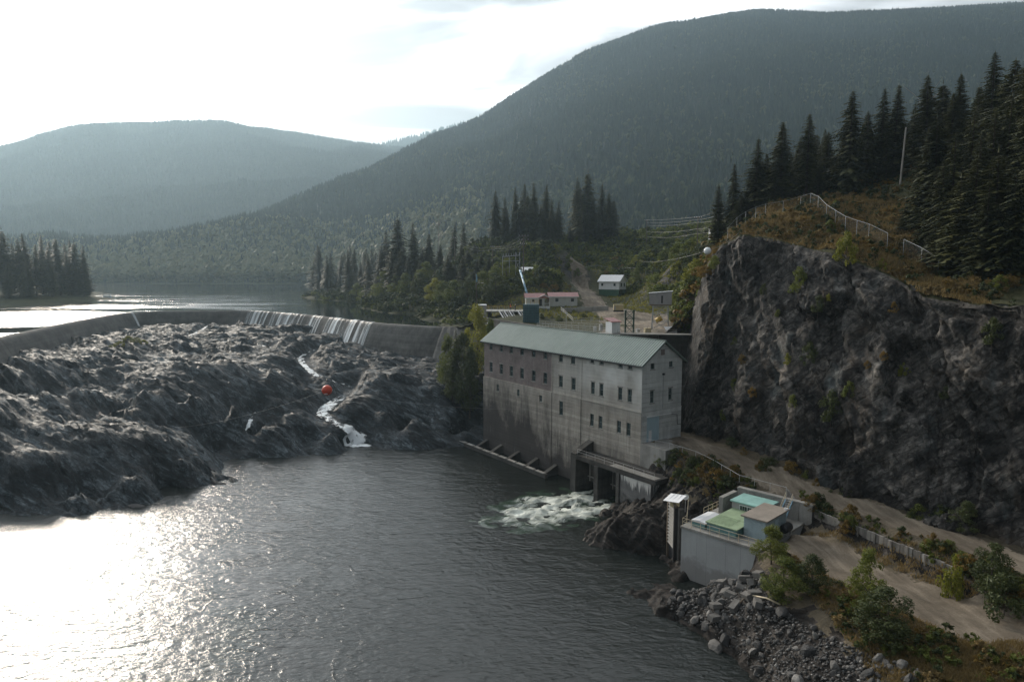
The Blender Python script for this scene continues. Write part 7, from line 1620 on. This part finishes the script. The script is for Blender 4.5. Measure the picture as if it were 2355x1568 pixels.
patch_shrubs(12, [(1245, 712), (1400, 716), (1400, 735), (1300, 740), (1245, 735)], (150, 200), ['dark', 'green'], 'low green bush in the hollow of the forebay yard', 'bushes in the forebay yard', (0.7, 1.6), 5)
patch_shrubs(18, [(1100, 540), (1180, 545), (1290, 555), (1330, 556), (1210, 580), (1080, 590)], (255, 345), ['green', 'gold', 'dark'], 'tawny bush at the foot of the conifer clumps on the knoll', 'bushes under the knoll conifers', (1.6, 3.4), 6)
patch_shrubs(34, [(1690, 515), (1850, 480), (1960, 470), (2070, 560), (2060, 590), (1930, 575), (1850, 545), (1720, 545)], (95, 150), ['gold', 'gold', 'green', 'gold'], 'golden scrub on the grassy top of the cliff', 'scrub on the cliff top', (0.6, 1.7), 7)
patch_shrubs(22, [(2060, 560), (2355, 560), (2355, 690), (2140, 690), (2060, 640)], (78, 120), ['dark', 'gold', 'green', 'dark'], 'dim undergrowth bush at the forest edge above the cliff on the right', 'undergrowth at the forest edge', (0.8, 1.8), 8)
patch_shrubs(10, [(1580, 690), (1600, 640), (1640, 580), (1660, 560), (1640, 640), (1600, 720)], (118, 170), ['gold', 'green'], 'yellowing bush on the left shoulder of the cliff', 'bushes on the cliff shoulder', (1.0, 2.6), 9)
x, y, _ = D(1945, 620, 100); shrub(x, y, ground_z(x, y) - 1.0, 4.6, 3.8, 'bright', 'bright yellow-green sapling on the brink of the cliff')
x, y, _ = D(2030, 618, 97); shrub(x, y, ground_z(x, y) - 0.6, 2.0, 1.8, 'bright', 'small yellow-green bush right of the bright sapling on the brink')
# plants rooted in the cliff face
clp = [(1838, 640, 3.6, 'green'), (1750, 660, 1.8, 'dark'), (1872, 690, 2.4, 'dark'), (1920, 690, 1.0, 'bright'), (1800, 825, 1.6, 'bright'), (1850, 810, 3.4, 'dark'), (1700, 830, 1.8, 'gold'), (1680, 880, 2.2, 'green'), (1735, 895, 1.8, 'gold'), (1818, 930, 2.0, 'green'), (1945, 890, 2.2, 'green'), (1902, 940, 4.2, 'dark'), (2080, 840, 1.8, 'bright'), (2025, 820, 1.4, 'gold'), (2265, 760, 3.0, 'dark'), (1655, 955, 1.8, 'green'), (1990, 830, 1.3, 'gold'), (1680, 790, 1.3, 'green'), (1780, 720, 1.2, 'green'), (2060, 700, 1.5, 'gold'), (2160, 900, 1.6, 'dark')]
for n, (u, v, h, k) in enumerate(sorted(clp)):
    p = on_cliff(u, v); e = shrub(p[0], p[1] - 0.1, p[2] - h * 0.45, h, h * 0.85, k, ORD[n] + ' plant from the left rooted in the cliff face', 'plants rooted in the cliff')
# foot of the cliff and road verge
patch_shrubs(24, [(1600, 990), (1700, 1040), (1860, 1100), (2000, 1140), (2200, 1200), (2355, 1240), (2355, 1262), (2180, 1222), (1980, 1165), (1840, 1122), (1690, 1060), (1590, 1008)], (58, 118), ['dark', 'green', 'dark', 'gold'], 'low dark bush along the foot of the cliff beside the road', 'bushes at the cliff foot', (0.7, 2.2), 10, bank_z)
patch_shrubs(26, [(1860, 1165), (2000, 1215), (2150, 1270), (2300, 1340), (2355, 1400), (2260, 1360), (2100, 1290), (1940, 1225), (1850, 1185)], (52, 92), ['gold', 'green', 'gold', 'dark'], 'golden-green bush on the verge between the panelled wall and the road', 'bushes on the road verge', (0.7, 1.9), 11, bank_z)
patch_shrubs(26, [(1500, 1040), (1560, 1050), (1690, 1100), (1690, 1125), (1600, 1150), (1560, 1120), (1510, 1080)], (84, 112), ['gold', 'dark', 'gold', 'green'], 'autumn-coloured bush on the rocky slope below the road railing', 'bushes below the road railing', (0.9, 2.4), 12, bank_z)
# single trees in the foreground
def fore(u, vt, vb, zb, w, kind, label, tree=True):
    x, y, _ = W(u, vb, zb); z = bank_z(x, y); h = D(u, vt, y)[2] - z
    (broadleaf if tree else shrub)(x, y, z, h, w, kind, label)
fore(1772, 1205, 1300, 6.0, 3.8, 'green', 'fresh green tree at the right end of the river platform')
fore(1800, 1278, 1385, 5.0, 4.6, 'green', 'broad leafy bush on the rubble below the fresh green tree')
fore(1866, 1272, 1372, 5.8, 3.8, 'dark', 'taller dark green bush right of the broad leafy one')
fore(1995, 1262, 1420, 6.2, 3.6, 'green', 'tall pale-topped tree standing before the yard')
fore(2035, 1345, 1485, 5.8, 5.4, 'dark', 'wide dark green bush in front of the pale-topped tree')
fore(2280, 1245, 1345, 8.6, 4.2, 'dark', 'dark leafy tree beyond the right end of the panelled wall')
fore(2190, 1275, 1318, 8.6, 2.6, 'bright', 'bright green bush on the verge beside the dark leafy tree', False)
fore(2310, 1320, 1400, 7.6, 4.6, 'dark', 'dark bush at the right end of the panelled wall', False)
fore(2220, 1150, 1222, 8.9, 3.6, 'dark', 'dark young tree at the foot of the cliff near the right edge')
# small plants on the falls rock
for n, (u, v, h, k) in enumerate([(275, 790, 1.5, 'bright'), (295, 787, 1.8, 'bright'), (315, 785, 1.6, 'green'), (330, 786, 1.2, 'bright'), (256, 792, 1.0, 'green')]):
    x, y, _ = W(u, v + 6, 17.0); shrub(x, y, rock_z(x, y), h, h * 2.2, k, ORD[n] + ' green bush in the little patch on the upper left rocks', 'bush patch on the rocks')

# undergrowth: low leafy cover nobody could count, set out on the ground
def low_shrub(name, seed, mat):
    me = leaf_crown(name, seed, 0.9, 0.62, 190, 0.115, 0.02, 9); me.materials.append(mat); return bpy.data.objects.new(name, me)
UG = [low_shrub('low_growth', 201, MAT['leaves_dark']), low_shrub('low_growth', 202, MAT['leaves']), low_shrub('low_growth', 203, MAT['leaves_dark'])]
UGG = [low_shrub('low_growth', 204, MAT['leaves_gold']), low_shrub('low_growth', 205, MAT['leaves']), low_shrub('low_growth', 206, MAT['dry_grass'])]
def undergrowth(name, label, n, poly, size, srcs, hf, keepf=None, seed=1):
    r2 = np.random.default_rng(seed); xs_ = [p[0] for p in poly]; ys_ = [p[1] for p in poly]
    X_ = r2.uniform(min(xs_), max(xs_), n * 4); Y_ = r2.uniform(min(ys_), max(ys_), n * 4); m = inpoly(X_, Y_, poly) & (fbm(X_ / 6, Y_ / 6, seed, 3) > -0.25); X_, Y_ = X_[m][:n], Y_[m][:n]; Z_ = hf(X_, Y_)
    m = Z_ > (22.25 if hf is hill_height else 0.5)
    if keepf is not None: m &= keepf(X_, Y_, Z_)
    o = forest(name, label, np.stack([X_, Y_, Z_ - 0.1], -1)[m], (size[0] + (size[1] - size[0]) * r2.random(len(X_)) ** 2)[m], srcs); o['category'] = 'undergrowth'; return o
off_road2 = lambda X_, Y_, Z_: (polydist(X_, Y_, road2)[0] > 8) & (np.hypot(X_ - 30, Y_ - 148) > 13) & ~((X_ > -12) & (X_ < 6) & (Y_ > 188) & (Y_ < 202))
undergrowth('bank_undergrowth', 'dense dark undergrowth on the wooded bank right of the reservoir', 8000, [(-14, 203), (-5, 215), (12, 225), (20, 300), (0, 420), (-170, 470), (-175, 420), (-110, 320), (-66, 250), (-30, 210)], (1.2, 4.0), UG, hill_height, off_road2, 11)
undergrowth('knoll_undergrowth', 'green scrub covering the knolls behind the cottages', 5200, [(0, 218), (40, 232), (58, 205), (60, 172), (45, 158), (70, 190), (85, 260), (90, 345), (0, 350), (-25, 310)], (0.9, 3.2), [UG[1], UG[1], UGG[1], UG[0]], hill_height, lambda X_, Y_, Z_: off_road2(X_, Y_, Z_) & ~((Y_ < 212) & (X_ < 30)), 12)
undergrowth('shoulder_undergrowth', 'yellow-green bushes on the slope left of the cliff edge', 900, [(33, 133), (38, 133), (45, 140), (52, 165), (60, 190), (48, 190), (40, 165), (36, 150)], (1.0, 3.6), [UG[1], UGG[1], UGG[0], UG[1]], hill_height, None, 15)
undergrowth('forest_undergrowth', 'dim brown and green undergrowth below the forest above the cliff', 5200, [(p[0] + 0.8, p[1] + 0.9) for p in ctop[24:116]] + [(120, 60), (120, 130), (95, 160), (52, 160)], (0.45, 1.5), [UG[0], UGG[0], UG[0], UGG[2]], hill_height, None, 13)
undergrowth('bank_weeds', 'weeds and low bushes on the slopes beside the road and the yard', 1500, [(26, 106), (33, 100), (60, 62), (56, 50), (34, 50), W(1960, 1480, 5.8)[:2], W(1780, 1290, 6)[:2], (36, 84), (28, 93), (24, 102)], (0.35, 1.3), UGG + [UG[0]], bank_height, lambda X_, Y_, Z_: ~in_road(X_, Y_) & ~((polydist(X_, Y_, wall_line)[0] < 2.6) & (Z_ < 7.8)) & ~(((X_ - A0[0]) * EA[0] + (Y_ - A0[1]) * EA[1] < 11) & ((X_ - A0[0]) * EA[0] + (Y_ - A0[1]) * EA[1] > -0.5) & ((X_ - A0[0]) * EB[0] + (Y_ - A0[1]) * EB[1] < 13)), 14)

# grass: uncountable tufts
def tufts(name, pts, h, mat, label, w=0.05, per=7):
    n = len(pts); r_ = np.random.default_rng(n); V = []; k = n * per
    base = np.repeat(np.array(pts), per, 0) + np.concatenate([r_.normal(0, 0.16, (k, 2)), np.zeros((k, 1))], 1)
    a = r_.uniform(0, 6.28, k); hh = h * r_.uniform(0.5, 1.3, k); lean = r_.normal(0, 0.35, (k, 2)) * hh[:, None]
    s = np.stack([np.cos(a), np.sin(a), 0 * a], -1) * w
    tip = base + np.concatenate([lean, hh[:, None]], 1)
    V = np.stack([base - s, base + s, tip], 1).reshape(-1, 3)
    o = link(name, npmesh(name, V, np.arange(3 * k).reshape(k, 3)), MAT[mat]); return tag(o, label, 'grass', kind='stuff')
def scatter_px(n, poly, Y0, Y1, seed, hill=True):
    r_ = random.Random(seed); P = []; us_ = [p[0] for p in poly]; Ys_ = [p[1] for p in poly]
    r2 = np.random.default_rng(seed); X_ = r2.uniform(min(us_), max(us_), n * 3); Y_ = r2.uniform(min(Ys_), max(Ys_), n * 3); m = inpoly(X_, Y_, poly)
    X_, Y_ = X_[m][:n], Y_[m][:n]; Z_ = hill_height(X_, Y_) if hill else bank_height(X_, Y_); return np.stack([X_, Y_, Z_], -1)
ctp = [(p[0] + 0.4, p[1] + 0.5) for p in ctop[22:100]]
P_ = scatter_px(9000, ctp + [(75, 118), (62, 140), (40, 142)], 0, 0, 3)
tufts('cliff_top_grass', P_, 0.55, 'dry_grass', 'dry golden grass covering the top of the cliff', 0.06)
P_ = scatter_px(9000, [(-20, 210), (40, 160), (60, 200), (70, 300), (10, 330), (-30, 300)], 0, 0, 4); dd2, _ = polydist(P_[:, 0], P_[:, 1], road2); P_ = P_[dd2 > 6.5]
tufts('knoll_grass', P_, 0.6, 'green_grass', 'rough green grass on the knolls behind the powerhouse', 0.10)
P_ = scatter_px(9000, [W(1830, 1165, 8.9)[:2], W(2355, 1330, 8.8)[:2], (58, 46), (30, 46), W(1960, 1480, 5.8)[:2], W(1780, 1290, 6)[:2]], 0, 0, 5, False)
m = ~in_road(P_[:, 0], P_[:, 1]); tufts('verge_grass', P_[m], 0.38, 'dry_grass', 'dry grass on the verges of the yard and the road', 0.04)
P_ = scatter_px(5000, [W(2050, 1500, 6)[:2], W(2355, 1470, 6.8)[:2], (46, 44), (34, 44), W(2000, 1568, 5)[:2]], 0, 0, 6, False)
tufts('yard_grass', P_, 0.32, 'dry_grass', 'thin dry grass on the slope at the lower right corner', 0.03)

# ================================================================== BOULDERS AND RUBBLE
def boulder_mesh(name, seed, cuts=14, sub=2, sq=(1, 0.8, 0.65)):
    bm = bmesh.new(); bmesh.ops.create_icosphere(bm, subdivisions=sub, radius=1.0); r_ = random.Random(seed)
    pl = [(Vector((r_.gauss(0, 1), r_.gauss(0, 1), r_.gauss(0, 1))).normalized(), r_.uniform(0.55, 0.85)) for _ in range(cuts)]
    for v in bm.verts:
        for n_, d_ in pl:
            e = v.co.dot(n_) - d_
            if e > 0: v.co -= n_ * e
        v.co = Vector((v.co.x * sq[0], v.co.y * sq[1], v.co.z * sq[2])) * (1 + r_.uniform(-0.025, 0.025))
    me = bpy.data.meshes.new(name); bm.to_mesh(me); bm.free(); return me
BLD = [boulder_mesh('boulder', 100 + i, 12 + i, 2, (1, random.uniform(0.65, 0.95), random.uniform(0.5, 0.8))) for i in range(9)]
for me in BLD: me.materials.append(MAT['boulder'])
rip = [W(u, v, z)[:2] for u, v, z in [(1530, 1408, 0), (1560, 1372, 1), (1640, 1325, 2.5), (1735, 1312, 5), (1765, 1380, 5), (1860, 1440, 5.2), (1950, 1500, 5), (2120, 1568, 5), (2130, 1700, 5), (1840, 1700, 0), (1745, 1568, 0), (1690, 1508, 0), (1600, 1448, 0)]]
bx0, bx1, by0, by1 = min(p[0] for p in rip), max(p[0] for p in rip), min(p[1] for p in rip), max(p[1] for p in rip)
r_ = random.Random(21); cnt = 0
while cnt < 285:
    x, y = r_.uniform(bx0, bx1), r_.uniform(max(by0, 52), by1)
    if not inpoly(np.array(x), np.array(y), rip): continue
    s = 0.20 + 0.68 * r_.random() ** 3.0 + (0.35 * r_.random() if y > 72 else 0)
    o = bpy.data.objects.new('boulder', BLD[r_.randrange(9)]); col.objects.link(o); o.location = (x, y, bank_z(x, y) + s * r_.uniform(-0.05, 0.3)); o.rotation_euler = (r_.uniform(0, 6), r_.uniform(0, 6), r_.uniform(0, 6)); o.scale = (s, s * r_.uniform(0.8, 1.2), s * r_.uniform(0.75, 1.1))
    tag(o, 'loose grey boulder in the rubble slope at the water on the near bank', 'boulder', 'boulders of the rubble slope'); cnt += 1
for u, v, z, s, lb_ in [(1752, 1522, 1.2, 0.42, 'pale rounded boulder at the waterline of the rubble slope'), (1552, 1373, 0.6, 0.75, 'large pale boulder beside the corner of the platform in the shallows'), (1545, 1396, 0.4, 0.5, 'smaller boulder at the water in front of the large pale one'), (1650, 1470, 1.0, 1.15, 'big grey boulder above the square concrete blocks'), (1800, 1430, 4.2, 0.9, 'big rounded boulder in the middle of the rubble slope'), (1880, 1165, 0, 0.0, '')]:
    if s == 0: continue
    x, y, _ = W(u, v, z); o = bpy.data.objects.new('boulder', BLD[r_.randrange(9)]); col.objects.link(o); o.location = (x, y, bank_z(x, y) + s * 0.3); o.scale = (s * 1.1, s, s * 0.9); o.rotation_euler = (0.3, 0.2, r_.uniform(0, 6)); tag(o, lb_, 'boulder')
# small stones: uncountable
n = 6500; X_ = rng.uniform(bx0, bx1 + 3, n * 2); Y_ = rng.uniform(max(by0, 50), by1, n * 2); m = inpoly(X_, Y_, rip); X_, Y_ = X_[m][:n], Y_[m][:n]; Z_ = bank_height(X_, Y_); n = len(X_)
ico = np.array([(0, 0, 1), (0.9, 0, 0.1), (0.2, 0.85, 0), (-0.8, 0.4, 0.1), (-0.6, -0.7, 0), (0.4, -0.9, 0.1), (0, 0, -0.6)]); icf = np.array([(0, 1, 2), (0, 2, 3), (0, 3, 4), (0, 4, 5), (0, 5, 1), (6, 2, 1), (6, 3, 2), (6, 4, 3), (6, 5, 4), (6, 1, 5)])
q = ico[None] * rng.uniform(0.6, 1.35, (n, 7, 1)); an = rng.uniform(0, 6.28, n); c_, s_ = np.cos(an)[:, None], np.sin(an)[:, None]; sz = (0.07 + 0.2 * rng.random(n) ** 2.5)[:, None]
V = np.stack([(q[..., 0] * c_ - q[..., 1] * s_) * sz + X_[:, None], (q[..., 0] * s_ + q[..., 1] * c_) * sz + Y_[:, None], q[..., 2] * sz * 0.8 + Z_[:, None] + 0.03], -1).reshape(-1, 3)
F_ = (icf[None] + (np.arange(n) * 7)[:, None, None]).reshape(-1, 3)
def stone_mat():
    t = NT('small_stones'); i_ = t.geo.outputs['Random Per Island']; nn_ = t.noise(t.world(), 3, 4)
    return t.set(t.mix(1.0, t.ramp(i_, [(0, (0.03, 0.03, 0.03)), (0.6, (0.08, 0.077, 0.074)), (0.93, (0.15, 0.142, 0.135)), (1, (0.32, 0.31, 0.29))]), t.ramp(nn_, [(0.3, 0.6), (0.7, 1.2)]), 'MULTIPLY'), 0.85)
o = link('small_stones', npmesh('small_stones', V, F_), stone_mat()); tag(o, 'small broken stones between the boulders of the rubble slope', 'stones', kind='stuff')
# broken concrete blocks
MAT['block_concrete'] = concrete_mat('dumped_concrete', (0.20, 0.19, 0.178), (0.075, 0.071, 0.066))
def block(loc, dims, rot, label, group=None):
    bm = bmesh.new(); bmesh.ops.create_cube(bm, size=1.0); bmesh.ops.scale(bm, vec=dims, verts=bm.verts); bmesh.ops.bevel(bm, geom=bm.edges[:], offset=0.05, segments=1, affect='EDGES')
    for v in bm.verts: v.co += Vector((random.uniform(-.03, .03), random.uniform(-.03, .03), random.uniform(-.03, .03)))
    me = bpy.data.meshes.new('concrete_block'); bm.to_mesh(me); bm.free(); o = link('concrete_block', me, MAT['block_concrete']); o.location = loc; o.rotation_euler = rot; return tag(o, label, 'block', group)
for k, (u, v, z) in enumerate([(1690, 1325, 4.4), (1712, 1340, 4.2), (1728, 1360, 4.2), (1705, 1368, 3.6), (1735, 1385, 4.2), (1742, 1410, 4.0), (1680, 1390, 2.6), (1718, 1400, 3.4), (1690, 1420, 2.4), (1745, 1332, 5.0), (1760, 1352, 5.2), (1660, 1350, 2.8)]):
    x, y, _ = W(u, v, z); block((x, y, bank_z(x, y) + 0.35), (1.3, 0.75, 0.7), (random.uniform(-.4, .4), random.uniform(-.5, .5), random.uniform(0, 3)), 'dumped square-cut concrete block in the heap below the platform corner', 'dumped concrete blocks')
x, y, _ = W(1642, 1455, 0.6); block((x, y, bank_z(x, y) + 0.35), (1.3, 0.8, 0.6), (0.1, 0.12, 0.5), 'lower of two concrete blocks lying together at the waterline')
x, y, _ = W(1645, 1442, 0.9); block((x + .15, y + .5, bank_z(x, y) + 0.95), (1.2, 0.8, 0.5), (-0.12, 0.1, 0.3), 'upper of two concrete blocks lying together at the waterline')
for u, v, z, L, a, lb_ in [(1760, 1425, 3.2, 3.2, 2.2, 'rusty brown pipe lying down the rubble slope'), (1705, 1425, 2.2, 1.4, 0.2, 'short pale timber among the dumped blocks'), (1790, 1400, 4.6, 2.2, 2.5, 'pale driftwood log beside the broad leafy bush')]:
    x, y, _ = W(u, v, z); zz = bank_z(x, y) + 0.35; e = empty('driftwood', (x, y, zz)); tag(e, lb_, 'log'); dx_, dy_ = math.cos(a) * L / 2, math.sin(a) * L / 2
    MB().tube([(-dx_, -dy_, bank_z(x - dx_, y - dy_) - zz + 0.35), (0, 0, 0.12), (dx_, dy_, bank_z(x + dx_, y + dy_) - zz + 0.35)], 0.10, 7, 0.07).build('log', MAT['wood'] if 'rusty' not in lb_ else MAT['cream_rail'], e, True)
# a rock in the reservoir and one in the pool
for u, v, z, s, lb_ in [(400, 690, 22.0, 2.2, 'small dark rock breaking the surface of the reservoir'), (312, 1163, 0.0, 1.1, 'small rock in the pool below the lower left rocks')]:
    x, y, _ = W(u, v, z); o = bpy.data.objects.new('boulder', BLD[2]); col.objects.link(o); o.location = (x, y, z); o.scale = (s * 1.6, s, s * 0.5); tag(o, lb_, 'rock'); 
# blue float by the left shore, far houses across the reservoir
fl_ = empty('blue_float', W(247, 682, 22.0), 0); tag(fl_, 'small pale blue float off the tip of the left shore', 'float')
MB().box(-2.2, 2.2, -0.8, 0.8, -0.2, 0.5).build('hull', MAT['blue_pipe'], fl_); MB().box(-2.0, 2.0, -0.6, 0.6, 0.9, 1.4).build('board', MAT['blue_pipe'], fl_)
for x_ in (-1.6, 1.6): MB().box(x_ - 0.08, x_ + 0.08, -0.08, 0.08, 0.501, 0.9).build('post', MAT['galv'], fl_)
for k, (u, v, Y, w_, lb_) in enumerate([(474, 622, 850, 14, 'pale hazy building among the trees on the far shore'), (575, 615, 860, 9, 'smaller pale hazy roof on the far shore, right of the building')]):
    b_ = D(u, v, Y); e = empty('far_building', (b_[0], b_[1], b_[2] - 5)); tag(e, lb_, 'building')
    MB().box(-w_ / 2, w_ / 2, -4, 4, -8, 5).build('wall', MAT['white_paint'], e); MB().add([(-w_ / 2 - .5, -4.5, 5.01), (w_ / 2 + .5, -4.5, 5.01), (w_ / 2 + .5, 4.5, 5.01), (-w_ / 2 - .5, 4.5, 5.01), (-w_ / 2 - .5, 0, 7.4), (w_ / 2 + .5, 0, 7.4)], [(0, 1, 5, 4), (2, 3, 4, 5), (1, 2, 5), (3, 0, 4), (0, 3, 2, 1)]).build('roof', MAT['white_panel'], e)
    for x_ in (-w_ / 4, w_ / 4): MB().box(x_ - 0.8, x_ + 0.8, -4.1, -4.001, 1.5, 3.4).build('window', MAT['glass'], e)

# ================================================================== HAZE
hz_ = MB().box(-9500, 9500, -1500, 9500, -7.5, 985).build('haze'); hz_['kind'] = 'stuff'; hz_['label'] = 'thin pale morning haze filling the valley'; hz_['category'] = 'haze'
hm = bpy.data.materials.new('haze'); hm.use_nodes = True; hn = hm.node_tree; hn.nodes.clear()
pv = hn.nodes.new('ShaderNodeVolumePrincipled'); pv.inputs['Color'].default_value = (0.62, 0.85, 1.0, 1); pv.inputs['Density'].default_value = HAZE_DENSITY; pv.inputs['Anisotropy'].default_value = 0.48
ho = hn.nodes.new('ShaderNodeOutputMaterial'); hn.links.new(pv.outputs[0], ho.inputs['Volume']); hz_.data.materials.append(hm)
